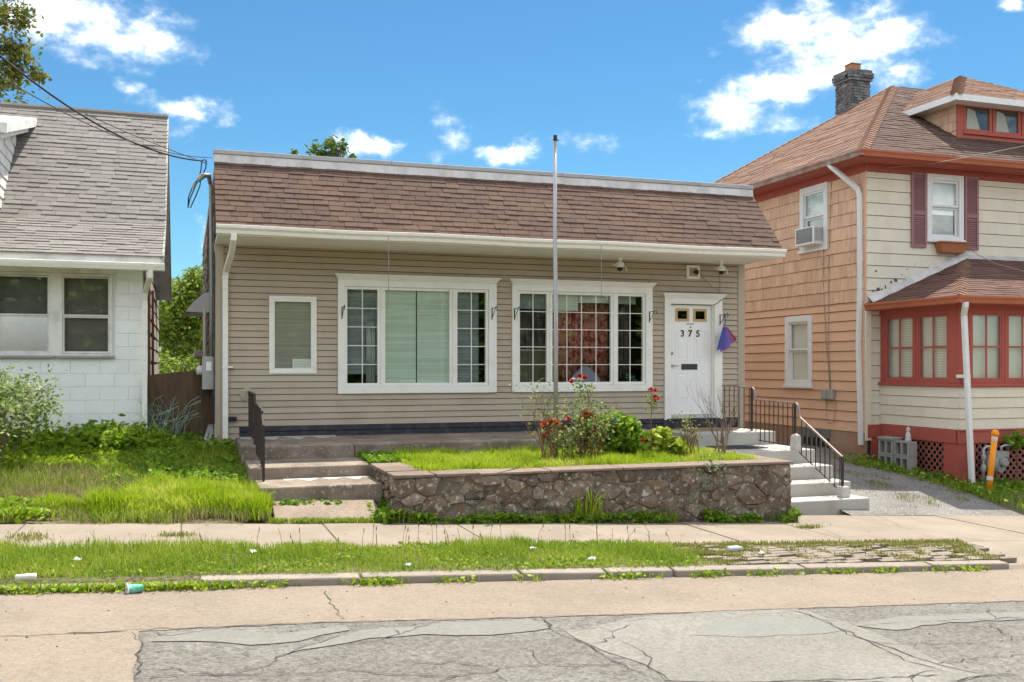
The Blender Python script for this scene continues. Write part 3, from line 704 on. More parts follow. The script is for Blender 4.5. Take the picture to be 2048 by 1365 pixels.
mb = MB(); mb.lathe([(.03, 0), (.03, .012), (.013, .018), (.013, .05)], (8.50, YF+.045, .02), 14, ax=(0, -1, 0)); mb.tube([(8.50, YF-.0, .02), (8.56, YF-.005, .024), (8.63, YF-.0, .01)], [.011, .01, .007], 6); mb.build('lever_handle', met, DOOR)
def text(name, s, size, loc, mat, parent, ext=.004, rot=(pi/2, 0, 0), bold=0):
    cu = bpy.data.curves.new(name, 'FONT'); cu.body = s; cu.size = size; cu.extrude = ext; cu.align_x = 'CENTER'; cu.align_y = 'CENTER'; cu.offset = bold
    ob = bpy.data.objects.new(name, cu); COL.objects.link(ob)
    dg = bpy.context.evaluated_depsgraph_get(); me = bpy.data.meshes.new_from_object(ob.evaluated_get(dg)); bpy.data.objects.remove(ob); bpy.data.curves.remove(cu)
    from mathutils import Euler, Matrix
    me.transform(Matrix.Translation(Vector(loc)-org(parent)) @ Euler(rot).to_matrix().to_4x4()); me.materials.clear()
    return link(name, me, mat, parent)
for ch, x in (('3', 8.72), ('7', 8.882), ('5', 9.045)): text('house_number', ch, .17, (x, YF+.038, .612), blk, DOOR, .004, bold=.004)
text('door_plaque', 'WELCOME', .034, (8.885, YF+.04, .795), M('faded_print', (.25, .24, .2), .6, .1), DOOR, .002)
mb = MB(); mb.lathe([(.012, 0), (.012, .02), (.004, .03)], (8.89, YF+.044, .735), 8, ax=(0, -1, 0)); mb.build('peephole', blk, DOOR)
# left side wall: weathered shakes curling off
courses(H, 'side_shake', weath, (XL+.02, 0, 0), (0, 1, 0), (0, 0, 1), (-1, 0, 0), (YF+.03, 27.9, -1.2, 3.1), .19, .8, .03, .15, (), jit=1.0, drop=.02, limit=290)
# small fixings belonging to the wall
mb = MB(); FF.box(mb, .63, .76, -.86, -.79, .0, .07); mb.build('vent_cap', blk, H, bevel=.006)
mb = MB(); mb.lathe([(.11, 0), (.11, .012), (.04, .016)], (.92, YF-.017, -.44), 18, ax=(0, -1, 0)); mb.build('wall_plate', trimtan, H)
# ------------------------------------------------------------------ steps, ledge, stoop, rails
iron = M('rusty_iron', (.036, .028, .025), .7, .3, 12, .3, 60, col2=(.11, .055, .035), dirt=.25, dscale=14)
ironb = M('black_iron', (.035, .028, .026), .6, .25, 12, col2=(.12, .06, .035), dirt=.25, dscale=14)
railtop = M('worn_rail_top', (.36, .30, .25), .5, .2, 9, col2=(.12, .08, .06), dirt=.4, dscale=9, metal=.2)
S = thing('concrete_steps', 'stained wide concrete steps and ledge below the tan facade', 'steps', (1.5, 13, -1.7))
def stp(name, x0, x1, y0, y1, z0, z1, mat, parent, tint=0, nose=.02):
    mb = MB(); mb.box(x0, x1, y0, y1, z0, z1, tint); return mb.build(name, mat, parent, bevel=nose)
stp('step', .74, 2.33, 14.12, YF-.03, -1.5, -1.12, oldc, S, .3)
stp('step', .78, 2.40, 13.0, 14.115, -1.75, -1.315, oldc, S, -.4)
stp('step', .84, 2.36, 12.13, 12.995, -1.9, -1.47, oldc, S, .1)
stp('ledge', 2.335, 7.94, 14.1, YF-.03, -1.6, -1.125, oldc, S, -.2)
efflo = M('lime_wash', (.50, .47, .42), .95, .12, 8, .3, 60, col2=(.3, .26, .22), dirt=.4, dscale=9)
def splash(x0, x1, y0, y1, z, parent, name='lime_stain'):
    n = 26; top = [(x0+(x1-x0)*i/n, y1, z) for i in range(n+1)]
    bot = [(x0+(x1-x0)*i/n, y1-(y1-y0)*max(.08, .55+.45*sin(i*.9+x0)*R.uniform(.4, 1.2)*(1 if 1 < i < n-1 else 0)), z) for i in range(n+1)]
    mb = MB(); mb.v = top+bot; mb.f = [(n+1+i, n+2+i, i+1, i) for i in range(n)]; mb.t = [0]*n; mb.build(name, efflo, parent)
splash(.80, 2.3, 15.2, YF-.035, -1.116, S); splash(1.2, 2.32, 12.62, 12.99, -1.466, S)

WS = thing('white_stoop', 'white painted concrete stoop and stairs rising to the front door', 'steps', (9, 13.5, -2.1))
XS0, XS1 = 7.93, 9.85
stp('stoop_platform', 7.955, XS1, 14.72, YF-.07, -2.2, -1.135, whitec, WS)
stp('landing', 7.95, XS1, 13.59, 14.715, -2.3, -1.363, whitec, WS)
for y0, y1, z in ((13.12, 13.585, -1.582), (12.68, 13.115, -1.79), (12.24, 12.675, -1.99)): stp('step', 7.93, XS1, y0, y1, -2.4, z, whitec, WS)
def railing(name, label, X, secs, posts, mat, matt, n_per, z_end, blocks=(), w=.032):
    """secs: list of (Ya, za, Yb, zb, bottom a, bottom b): sloped or level rail panels running towards the street"""
    Rl = thing(name, label, 'railing', (X, secs[0][0]-1, secs[0][4]))
    for (ya, za, yb, zb, ba, bb), k in zip(secs, n_per):
        mb = MB(); mb.tube([(X, ya, za), (X, yb, zb)], .019, 4); mb.build('handrail', matt, Rl)
        mb = MB(); mb.tube([(X, ya, ba), (X, yb, bb)], .011, 4); mb.build('bottom_rail', mat, Rl)
        for i in range(k):
            t = (i+.5)/k; y = ya+(yb-ya)*t
            mb = MB(); mb.tube([(X, y, ba+(bb-ba)*t-.02), (X, y, za+(zb-za)*t)], .0085, 4); mb.build('baluster', mat, Rl)
    for (y, zb, zt) in posts:
        mb = MB(); mb.tube([(X, y, zb), (X, y, zt)], .023, 4); mb.build('post', mat, Rl)
    for a, b in zip(secs[:-1], secs[1:]):
        mb = MB(); mb.tube([(X, a[2]+.03, a[3]), (X, a[2]-.03, a[3]+.004), (X, a[2]-.075, a[3]-.03), (X, b[0]-.01, b[1])], .02, 4); mb.build('drop_scroll', matt, Rl)
    return Rl
railing('stair_railing', 'black iron stair railing stepping down beside the white stoop', 9.52,
        [(15.97, -.35, 14.97, -.375, -1.10, -1.10), (14.90, -.575, 13.68, -.60, -1.29, -1.30), (13.56, -.82, 12.46, -1.385, -1.40, -1.93)],
        [(14.97, -1.135, -.375), (13.68, -1.25, -.60), (12.46, -1.87, -1.37)], ironb, railtop, (6, 9, 9), 0)
cb = M('block_concrete', (.50, .48, .44), .95, .08, 6, .5, 50, col2=(.33, .30, .26), dirt=.35, dscale=7)
mb = MB(); mb.lathe([(.095, 0), (.088, .2), (.075, .235), (.01, .268)], (9.52, 13.66, -1.363), 4); mb.v = [(9.52+(x-9.52), y, z) for x, y, z in mb.v]
tag(mb.build('rail_base', cb, bevel=.012), 'pointed concrete block at the landing around the middle rail post', 'concrete block', 'concrete rail bases')
mb = MB(); mb.lathe([(.105, 0), (.095, .15), (.085, .165)], (9.52, 12.44, -1.99), 4)
tag(mb.build('rail_base', cb, bevel=.012), 'short square concrete block on the lowest white step', 'concrete block', 'concrete rail bases')
railing('stair_railing', 'brown rusted iron railing beside the left concrete steps', .94,
        [(15.95, -.40, 14.55, -.40, -1.05, -1.05), (14.42, -.53, 13.1, -.555, -1.20, -1.24), (13.06, -.60, 12.80, -.76, -1.28, -1.40)],
        [(14.5, -1.12, -.42), (12.80, -1.47, -.76), (13.1, -1.32, -.56)], iron, iron, (14, 15, 3), 0)
# doormats
def mat_(name, x0, x1, y0, y1, z, m, label):
    mb = MB(); mb.box(x0, x1, y0, y1, z, z+.014)
    for i in range(1, 8): 
        y = y0+(y1-y0)*i/8; mb.box(x0+.03, x1-.03, y-.012, y+.012, z+.014, z+.02)
    tag(mb.build(name, m, bevel=.003), label, 'doormat', 'doormats at the front door')
mat_('doormat', 8.35, 9.3, 15.1, 15.75, -1.131, M('coir', (.30, .20, .125), 1, .2, 20, .5, 90), 'brown coir doormat on the stoop at the white door')
mat_('doormat', 8.35, 9.2, 13.98, 14.55, -1.359, M('rubber_mat', (.06, .06, .065), .9, .2, 20), 'dark grey rubber doormat on the landing below the stoop')

# ------------------------------------------------------------------ planter of field stones
stone = M('field_stone', (.128, .088, .060), .95, .28, 5, .9, 30, tint=.36, col2=(.19, .16, .125), dirt=.45, dscale=6, dsharp=.1, col3=(.34, .32, .27), speck=.34, sscale=13)
mort = M('mortar', (.15, .13, .10), 1, .2, 7, .8, 35, col2=(.10, .085, .07), dirt=.5, dscale=5, col3=(.38, .35, .30), speck=.2, sscale=16)
copem = M('coping_stone', (.215, .162, .122), .95, .2, 4, .6, 50, tint=.15, col2=(.13, .10, .078), dirt=.45, dscale=4)
PW = thing('stone_planter', 'low planter wall of brown field stones with flat coping', 'planter', (5, 11.5, -2.0))
def cl(p, a, b, c):                           # clip polygon by a*x+b*y<=c
    out = []
    for i in range(len(p)):
        P, Q = p[i], p[(i+1) % len(p)]; dp, dq = a*P[0]+b*P[1]-c, a*Q[0]+b*Q[1]-c
        if dp <= 0: out.append(P)
        if dp*dq < 0: t = dp/(dp-dq); out.append((P[0]+(Q[0]-P[0])*t, P[1]+(Q[1]-P[1])*t))
    return out
def rubble(o, u, n, L, hf, cell, rows, gap, proud):
    """irregular stones on the upright face from o along u (length L), height hf(u0)"""
    o, u, n = Vector(o), Vector(u), Vector(n); seeds = []; AN = 1.45
    H_ = hf(0); tries = 0
    while tries < 900:
        tries += 1; r = R.choice([.07, .09, .12, .15, .18, .21])*cell/.34*(1 if tries < 420 else .55)
        x, y = R.uniform(-.05, L+.05), R.uniform(-.02, H_+.02)*AN
        if all((x-a)**2+(y-b)**2 > (.80*(r+c))**2 for a, b, c in seeds): seeds.append((x, y, r))
    for i, (sx, sy, sr) in enumerate(seeds):
        poly = [(0, 0), (L, 0), (L, hf(L)*AN), (0, hf(0)*AN)]
        for j, (tx, ty, tr) in enumerate(seeds):
            if i == j or (tx-sx)**2+(ty-sy)**2 > 1.2: continue
            poly = cl(poly, tx-sx, ty-sy, (tx*tx+ty*ty-sx*sx-sy*sy+sr*sr-tr*tr)/2)
            if len(poly) < 3: break
        if len(poly) < 3: continue
        poly = [(a, b/AN) for a, b in poly]
        A = sum(p[0]*q[1]-p[1]*q[0] for p, q in zip(poly, poly[1:]+poly[:1]))/2
        if A < .0015: continue
        cx = sum(p[0] for p in poly)/len(poly); cy = sum(p[1] for p in poly)/len(poly)
        pr = proud*R.uniform(.2, 1.7); q = []
        for p0, p1 in zip(poly, poly[1:]+poly[:1]):  # cut the corners once
            for t in (.09, .91): q.append((p0[0]+(p1[0]-p0[0])*t, p0[1]+(p1[1]-p0[1])*t))
        def shrink(q, g):
            out = []
            for (x, y) in q:
                d = sqrt((x-cx)**2+(y-cy)**2) or 1; k = max(.3, (d-g)/d); out.append((cx+(x-cx)*k, cy+(y-cy)*k))
            return out
        r0 = shrink(q, gap); r1 = shrink([(x+R.gauss(0, .007), y+R.gauss(0, .007)) for x, y in r0], R.uniform(.006, .015)); m = len(r0)
        f = lambda x, y, w: o+u*x+Vector((0, 0, y))+n*w
        vs = [f(x, y, -.03) for x, y in r0]+[f(x, y, pr*.55) for x, y in r0]+[f(x, y, pr+R.uniform(-.011, .009)) for x, y in r1]+[f(cx, cy, pr+R.uniform(0, .014))]
        fs = []
        for k in range(m):
            k2 = (k+1) % m; fs += [(k, k2, m+k2, m+k), (m+k, m+k2, 2*m+k2, 2*m+k), (2*m+k, 2*m+k2, 3*m)]
        if u.cross(Vector((0, 0, 1))).dot(n) < 0: fs = [z[::-1] for z in fs]
        mb = MB(); mb.add(vs, fs, R.choice([-.9, -.6, -.3, 0, .2, .5, .9, 1.2])+.001); mb.build('stone', stone, PW)
CZ = -1.335                                    # underside of the coping
X0, X1, Y0 = 2.36, 7.89, 11.42
core = MB()
core.box(X0+.022, X1-.022, Y0+.020, Y0+.40, -2.4, CZ); core.box(X0+.03, X0+.40, Y0+.405, 12.85, -2.4, CZ); core.box(X1-.40, X1-.03, Y0+.405, 13.5, -2.4, CZ)
core.build('mortar_core', mort, PW)
rubble((X0, Y0+.03, -2.25), (1, 0, 0), (0, -1, 0), X1-X0, lambda u: CZ+2.25, .34, 5, .005, .026)
rubble((X0+.03, 12.85, -2.15), (0, -1, 0), (-1, 0, 0), 1.40, lambda u: CZ+2.15, .30, 4, .012, .028)
rubble((X1-.03, Y0, -2.25), (0, 1, 0), (1, 0, 0), 1.0, lambda u: CZ+2.25, .30, 5, .012, .028)
cc = [X0-.02, 2.86, 3.42, 4.35, 5.35, 6.85, X1+.03]
for i, (a, b) in enumerate(zip(cc[:-1], cc[1:])):
    mb = MB(); dz = R.uniform(-.008, .008); w = R.uniform(-.02, .015)
    mb.hexa([(a+.006, Y0-.02+w, CZ), (b-.006, Y0-.02-w, CZ), (b-.006, Y0+.44, CZ), (a+.006, Y0+.43, CZ), (a+.008, Y0-.015+w, CZ+.034+dz), (b-.008, Y0-.015-w, CZ+.034), (b-.006, Y0+.435, CZ+.034+dz), (a+.006, Y0+.43, CZ+.034)], R.uniform(-1, 1))
    mb.build('coping_slab', copem, PW, bevel=.009)
for a, b in ((11.866, 12.35), (12.36, 12.88)):
    mb = MB(); mb.box(X0-.03, X0+.44, a, b, CZ, CZ+.045, R.uniform(-1, 1)); mb.build('coping_slab', copem, PW, bevel=.009)
mb = MB(); mb.box(X1-.43, X1+.02, 11.866, 13.4, CZ, CZ+.04, .5); mb.build('coping_slab', copem, PW, bevel=.009)
mb = MB(); mb.box(X0+.41, X1-.41, Y0+.41, 14.09, -1.7, CZ+.0); mb.box(X0+.0, X0+.41, 12.89, 14.09, -1.7, CZ-.02); mb.build('planter_soil', soil, PW)

# ------------------------------------------------------------------ flagpole
polem = M('galvanised', (.40, .40, .41), .45, .08, 6, metal=.55, col2=(.30, .25, .22), dirt=.2, dscale=5)
FP = thing('flagpole', 'bare grey metal flagpole standing in the stone planter', 'flagpole', (4.95, 12.8, -1.34))
mb = MB(); mb.tube([(4.95, 12.8, -1.4), (4.955, 12.8, .7), (4.94, 12.8, 1.95), (4.945, 12.8, 3.2)], [.032, .031, .027, .025], 12); mb.build('pole', polem, FP, smooth=True)
mb = MB(); mb.tube([(4.945, 12.8, 3.2), (4.945, 12.8, 3.27)], [.029, .027], 12); mb.build('cap', iron, FP)
mb = MB(); mb.tube([(4.90, 12.78, 3.20), (4.99, 12.78, 3.20)], .008, 6); mb.build('pulley', iron, FP)

# ------------------------------------------------------------------ plant brackets on the wall
def bracket(x, z, label):
    B = thing('plant_bracket', label, 'bracket', (x, YF-.05, z), 'black plant hanger brackets')
    y0 = YF-.052
    mb = MB(); FF.box(mb, x-.008, x+.008, z-.16, z+.04, .045, .058); mb.build('back_plate', blk, B)
    mb = MB(); mb.tube([(x, y0, z+.03), (x, y0-.10, z+.035), (x, y0-.20, z+.03), (x, y0-.25, z+.055), (x, y0-.285, z+.035), (x, y0-.28, z-.01), (x, y0-.25, z-.012)], .0065, 5); mb.build('arm', blk, B)
    mb = MB(); mb.tube([(x, y0, z-.13), (x, y0-.06, z-.09), (x, y0-.16, z+.0), (x, y0-.20, z+.028)], .006, 5); mb.build('brace', blk, B)
for (px, py, lb) in [(684, 619, 'black plant bracket on the left edge of the green-blind window frame'), (984, 621, 'black plant bracket on the right edge of the green-blind window frame'), (1029, 622, 'black plant bracket on the left edge of the red-curtain window frame'),
                     (1299, 628, 'black plant bracket on the right edge of the red-curtain window frame'), (1440, 634, 'black plant bracket on the right casing of the front door holding an umbrella')]:
    p = atY(px, py, YF-.05); bracket(p.x, p.z, lb)
# umbrella, folded, hanging from the door bracket by its handle
up = atY(1440, 634, YF-.05)
ux, uy, uz = up.x, YF-.21, up.z
U = thing('umbrella', 'folded purple and blue umbrella with red edge hanging by the door', 'umbrella', (ux, uy, uz-.3))
mb = MB(); mb.tube([(ux, uy+.03, uz-.02), (ux, uy, uz+.045), (ux, uy-.035, uz+.0), (ux, uy-.01, uz-.22)], .009, 6); mb.build('handle', M('umbrella_handle', (.12, .11, .2), .4), U)
cols = [M('umbrella_blue', (.10, .15, .42), .7, .1), M('umbrella_purple', (.22, .14, .42), .7, .1), M('umbrella_violet', (.30, .20, .48), .7, .1), M('umbrella_red', (.62, .045, .04), .7, .1)]
for k, (a0, a1, dz) in enumerate([(-.21, -.05, .06), (-.14, .06, .08), (.02, .16, -.02), (.13, .19, -.0)]):
    n = 7; mb = MB(); vs = []
    for i in range(n+1):
        t = i/n; x = a0+(a1-a0)*t; pl = .02*sin(i*pi)+(.018 if i % 2 else -.018)
        top = (ux+x*.30+.01, uy+.01*k-.03+pl*.4, uz-.20-.02*abs(x)); bot = (ux+x*1.15+.05, uy-.03+.012*k+pl, uz-.58-dz*(1-t)+.16*max(0, x)/.2)
        vs += [top, bot]
    fs = [(2*i, 2*i+1, 2*i+3, 2*i+2) for i in range(n)]
    mb.add(vs, fs); o = mb.build('canopy_panel', cols[k], U)
    so = o.modifiers.new('thick', 'SOLIDIFY'); so.thickness = .006
# security cameras under the soffit
def seccam(px, py, label):
    p = atY(px, py, 15.6); C = thing('security_camera', label, 'camera', (p.x, 15.6, EAVE), 'white dome security cameras')
    mb = MB(); mb.lathe([(.05, 0), (.05, -.02), (.03, -.03), (.03, -.09)], (p.x, 15.6, EAVE), 12); mb.build('mount', white, C)
    mb = MB(); mb.lathe([(.055, -.09), (.065, -.10), (.065, -.17), (.055, -.18)], (p.x, 15.6, EAVE), 14); mb.build('housing', white, C)
    mb = MB(); mb.lathe([(.053, -.18), (.05, -.21), (.035, -.235), (.005, -.245)], (p.x, 15.6, EAVE), 14); mb.build('dome', blk, C, smooth=True)
    for a in (-.05, .05): mb = MB(); mb.tube([(p.x+a, 15.62, EAVE-.10), (p.x+a*2.2, 15.6, EAVE-.16), (p.x+a*2.6, 15.6, EAVE-.12 if a < 0 else EAVE-.24)], .009, 5); mb.build('antenna', white, C)
seccam(1240, 515, 'white dome camera under the soffit left of the floodlight'); seccam(1443, 520, 'white dome camera under the soffit near the right corner')
fa = atY(1371.6, 558, YF); fb = atY(1397.5, 532, YF)
FL = thing('floodlight_box', 'cream square wall box with a small black lamp above the door', 'wall light', (fa.x, YF, fa.z))
mb = MB(); FF.ring(mb, fa.x, fb.x, fa.z, fb.z, .045, .0, .05); mb.build('box_frame', white, FL, bevel=.006)
mb = MB(); FF.box(mb, fa.x+.045, fb.x-.045, fa.z+.045, fb.z-.045, .0, .03); mb.build('back_plate', trimtan, FL)
mb = MB(); mb.lathe([(.02, 0), (.04, .02), (.045, .06), (.03, .065)], (fb.x-.085, YF-.03, (fa.z+fb.z)/2), 12, ax=(-.1, -1, -.1)); mb.build('lamp_head', blk, FL)
# wires
def wire(name, pts, r, mat, label, n=5, grp=None, cat='wire'):
    mb = MB(); mb.tube(pts, r, n); return tag(mb.build(name, mat, smooth=True), label, cat, grp)
wblk = M('cable_black', (.04, .04, .042), .7, .1); wgr = M('cable_grey', (.34, .30, .25), .7, .1)
def fw(pp, w=.03): return [atY(a, b, YF-w) for a, b in pp]
wire('lamp_cable', fw([(1330, 518), (1350, 525), (1372, 535)]), .006, wgr, 'loose brown cable on the siding left of the floodlight box')
wire('lamp_cable', fw([(1398, 540), (1406, 556), (1422, 572), (1439, 582), (1440, 586)]), .006, wgr, 'loose cable curving from the floodlight box to the door cornice')
wire('camera_cable', fw([(1438, 540), (1440, 560), (1440, 584)]), .005, wgr, 'thin cable dropping from the right camera to the door cornice')
wire('door_cable', fw([(1446, 597), (1436, 606), (1428, 611)], .06), .006, wblk, 'short dark wire across the upper right corner of the door frame')
wire('hanging_wire', [atY(777, 470, GY), atY(777.4, 540, GY), atY(777, 607, GY)], .004, wgr, 'thin wire hanging from the gutter before the green-blind window', grp='thin wires hanging from the gutter')
wire('hanging_wire', [atY(1203, 484, GY), atY(1203, 540, GY), atY(1202, 602, GY)], .004, wgr, 'thin wire hanging from the gutter before the red-curtain window', grp='thin wires hanging from the gutter')

# ------------------------------------------------------------------ blinds, curtains and oddments behind the glass
def blind(name, u0, u1, z0, z1, w, m, label, step=.026):
    B = MB(); z = z0; k = 0
    while z < z1:
        FF.box(B, u0, u1, z, z+.0175, w-.004, w, R.uniform(-1, 1)); z += .0205
    FF.box(B, u0, u1, z1, z1+.03, w-.02, w+.01); FF.box(B, u0, u1, z0-.02, z0-.004, w-.012, w+.004)
    return tag(B.build(name, m), label, 'blind', 'window blinds of the tan house')
bgreen = M('blind_green', (.70, .75, .66), .7, .05, 2, tint=.10); bdark = M('blind_olive', (.40, .395, .31), .7, .06, 2, tint=.12); bgrey = M('blind_grey', (.26, .30, .30), .7, .06, 2, tint=.15)
blind('blind', 1.34, 1.94, -.02, 1.06, -.05, bdark, 'olive slatted blind in the small left window')
blind('blind', 3.13, 3.68, -.26, 1.29, -.05, bgreen, 'pale green slatted blind, left half of the picture window'); blind('blind', 3.70, 4.27, -.26, 1.29, -.055, bgreen, 'pale green slatted blind, right half of the picture window')
blind('blind', 2.50, 3.04, -.10, 1.29, -.11, bgrey, 'dim grey blind behind cloudy plastic in the casement left of the green blinds'); blind('blind', 4.37, 4.80, -.26, 1.29, -.11, bgrey, 'dim grey blind in the casement right of the green blinds')
blind('blind', 5.50, 6.04, 1.04, 1.29, -.11, bgrey, 'raised grey blind in the casement left of the red curtains'); blind('blind', 6.11, 6.66, 1.02, 1.29, -.11, bgreen, 'half raised green blind over the red curtains'); blind('blind', 6.67, 7.26, 1.17, 1.29, -.11, bgreen, 'nearly fully raised short green blind over the red curtains')
blind('blind', 7.37, 7.80, 1.16, 1.29, -.11, bgrey, 'raised pale blind in the casement right of the red curtains')
def curtain(name, u0, u1, z0, z1, w, m, label, folds=9, amp=.035, grp='curtains of the tan house'):
    n = folds*8; mb = MB()
    for i in range(n+1):
        t = i/n; u = u0+(u1-u0)*t; a = amp*sin(t*folds*2*pi+.6*sin(t*9)); mb.v += [tuple(FF.p(u, z0, w+a)), tuple(FF.p(u+.006*sin(i), z1, w+a*.7))]
    mb.f = [(2*i, 2*i+2, 2*i+3, 2*i+1) for i in range(n)]; mb.t = [0]*n
    o = mb.build(name, m, smooth=True); so = o.modifiers.new('thick', 'SOLIDIFY'); so.thickness = .004
    return tag(o, label, 'curtain', grp)
redc = M('red_curtain', (.26, .035, .03), .9, .15, 3, 0, col2=(.50, .25, .19), dirt=.55, dscale=9, dsharp=.05)
darkc = M('dark_curtain', (.07, .055, .06), .9, .2, 3, col2=(.14, .10, .11), dirt=.5, dscale=9, dsharp=.05)
curtain('curtain', 6.08, 7.29, -.31, 1.28, -.24, redc, 'red patterned curtain behind the gridded middle pane', 11)
curtain('curtain', 5.48, 6.05, -.31, 1.28, -.26, darkc, 'dark patterned curtain in the casement left of the red curtains', 5)
curtain('curtain', 7.36, 7.74, -.31, 1.28, -.26, darkc, 'dark patterned curtain in the casement right of the red curtains', 4)
plast = M('plastic_film', (.42, .44, .43), .35, .2, 6)
curtain('plastic_sheet', 2.84, 2.99, -.30, .75, -.075, plast, 'crumpled clear plastic sheet hanging in the far left casement', 3, .02, 'plastic sheets in the windows')
pap = M('paper', (.80, .80, .74), .8, .03)
sg = MB(); FF.box(sg, 1.635, 1.925, -.055, .125, -.040, -.036); SGN = tag(sg.build('paper_notice', pap), 'pale paper notice in the lower corner of the small window', 'notice')
faint = M('faint_print', (.40, .40, .36), .8, .03)
mb = MB()
for k in range(5):
    x = 1.66
    while x < 1.90:
        w = R.uniform(.012, .045); FF.box(mb, x, min(x+w, 1.905), .090-.028*k-.008, .090-.028*k, -.036, -.0352); x += w+.01
mb.build('faded_lines', faint, SGN)
# board and cushion on the sill behind the red-curtain window
mb = MB(); FF.box(mb, 5.51, 6.22, -.31, .28, -.20, -.17); PB = tag(mb.build('panel_board', M('olive_board', (.115, .11, .075), .9, .15, 4)), 'olive board with pale edge leaning inside the red-curtain window', 'board')
mb = MB(); FF.box(mb, 5.51, 6.25, .28, .31, -.20, -.165); FF.box(mb, 6.22, 6.25, -.31, .28, -.20, -.165); mb.build('pale_edge', M('pale_edge', (.36, .34, .25), .8), PB)
mb = MB(); P = [(6.45, -.31), (6.60, -.12), (6.74, .0), (6.80, .02), (6.90, -.02), (7.02, -.14), (7.12, -.31)]
mb.prism([FF.p(u, z, -.10) for u, z in P], FF.p(0, 0, -.16)-FF.p(0, 0, -.10)+Vector((0, 0, 0))); tag(mb.build('cushion', M('grey_fabric', (.27, .27, .33), .9, .1), bevel=.02), 'grey cushion propped inside the red-curtain window', 'cushion')
gp = blob_pts((7.70, YF+.10, -.22), (.12, .05, .10), 60, .3)
tag(leaf_mesh('green_bundle', gp, .07, leafmat('plush_green', (.03, .10, .05), (.10, .24, .12), .1), aspect=.8), 'crumpled green bundle inside the right casement by the door', 'bundle')

# ------------------------------------------------------------------ left side: meter, conduit, awning, gate, wire roll
EM = thing('electric_meter', 'grey electric meter box on the left side wall of the tan house', 'meter', (.36, 16.3, -.3))
mb = MB(); mb.box(.24, .44, 16.05, 16.38, -.36, .16); mb.build('box', greymet, EM, bevel=.008)
mb = MB(); mb.box(.30, .38, 16.044, 16.05, -.06, .08); mb.build('sticker', white, EM)
mb = MB(); mb.lathe([(.075, 0), (.075, .05), (.065, .08), (.03, .09)], (.24, 16.25, -.06), 14, ax=(-1, 0, 0)); mb.build('glass_dial', M('meter_glass', (.6, .62, .6), .2, .05), EM)
CD = thing('service_conduit', 'grey service conduit rising beside the left corner to the wires', 'conduit', (.38, 16.12, .2))
mb = MB(); mb.tube([(.38, 16.14, .16), (.38, 16.14, 1.2), (.37, 16.12, 2.8), (.36, 16.1, 2.92)], .03, 8); mb.build('pipe', greymet, CD, smooth=True)
mb = MB(); mb.tube([(.36, 16.1, 2.90), (.34, 16.04, 3.02), (.26, 15.96, 3.0), (.20, 15.94, 2.93)], [.03, .04, .045, .03], 8); mb.build('weatherhead', greymet, CD, smooth=True)
mb = MB(); mb.tube([(.40, 16.06, -.36), (.39, 16.02, -.7), (.42, 16.0, -1.0), (.41, 16.0, -1.3)], .012, 6); mb.tube([(.43, 16.03, 3.1), (.425, 15.97, 1.5), (.42, 15.97, -.9)], .011, 6); mb.build('loose_cable', wblk, CD)
AW = thing('door_awning', 'small clear plastic awning on the left side wall', 'awning', (.2, 20, .9))
pr_ = [(.42, 1.42), (.30, 1.38), (.14, 1.24), (.03, 1.10), (-.01, 1.04)]; n = len(pr_)
mb = MB()
for x, z in pr_: mb.v += [(x, 19.3, z), (x, 21.0, z)]
mb.f = [(2*i, 2*i+1, 2*i+3, 2*i+2) for i in range(n-1)]; mb.v += [(.42, 19.3, 1.03), (.42, 21.0, 1.03)]; mb.f += [tuple(2*i for i in range(n+1)), tuple(2*i+1 for i in range(n+1))[::-1]]; mb.t = [0]*len(mb.f)
mb.build('canopy', M('cloudy_plastic', (.80, .82, .84), .3, .1), AW)
mb = MB(); mb.tube([(.30, 17.6, -1.2), (.30, 17.6, 1.02)], .022, 6); mb.build('prop_pole', white, AW)
ply = M('plywood', (.135, .088, .055), .9, .2, 2.0, .4, 30, col2=(.085, .055, .035), dirt=.5, dscale=2.5, stretch=(4, 1, .5))
gt = MB(); gt.prism([(-.60, 16.42, -1.25), (.42, 16.42, -1.25), (.42, 16.42, -.13), (.20, 16.42, -.06), (-.18, 16.42, -.085), (-.55, 16.42, -.13)], (0, .02, 0))
tag(gt.build('plywood_gate', ply, bevel=.003), 'brown plywood sheet blocking the gap between the houses', 'gate')
wm = M('green_wire', (.22, .33, .26), .6, .2); mb = MB()
for i in range(46):
    x = R.uniform(-.60, -.05); y = R.uniform(15.7, 16.3); h = R.uniform(.35, .78); dx = R.gauss(.02, .16); dy = R.gauss(0, .05)
    mb.tube([(x, y, -1.2), (x+dx*.3, y, -1.2+h*.5), (x+dx, y+dy, -1.2+h*.9), (x+dx*1.5+R.gauss(0, .06), y+dy, -1.2+h)], .0035, 3)
for i in range(9):
    z = -1.15+.07*i; mb.tube([(-.6, 15.8, z), (-.4, 15.7, z), (-.2+R.gauss(0, .1), 15.8, z+R.gauss(0, .05))], .003, 3)
tag(mb.build('fence_wire_roll', wm), 'tangled green fencing wire against the plywood gate', 'wire roll')
mb = MB(); mb.hexa([(.20, 15.95, -1.32), (.36, 15.95, -1.32), (.36, 15.99, -1.32), (.20, 15.99, -1.32), (.34, 16.25, -.92), (.48, 16.25, -.92), (.48, 16.29, -.92), (.34, 16.29, -.92)]); tag(mb.build('leaning_panel', greymet, bevel=.004), 'grey metal panel leaning at the left corner of the tan house', 'panel')
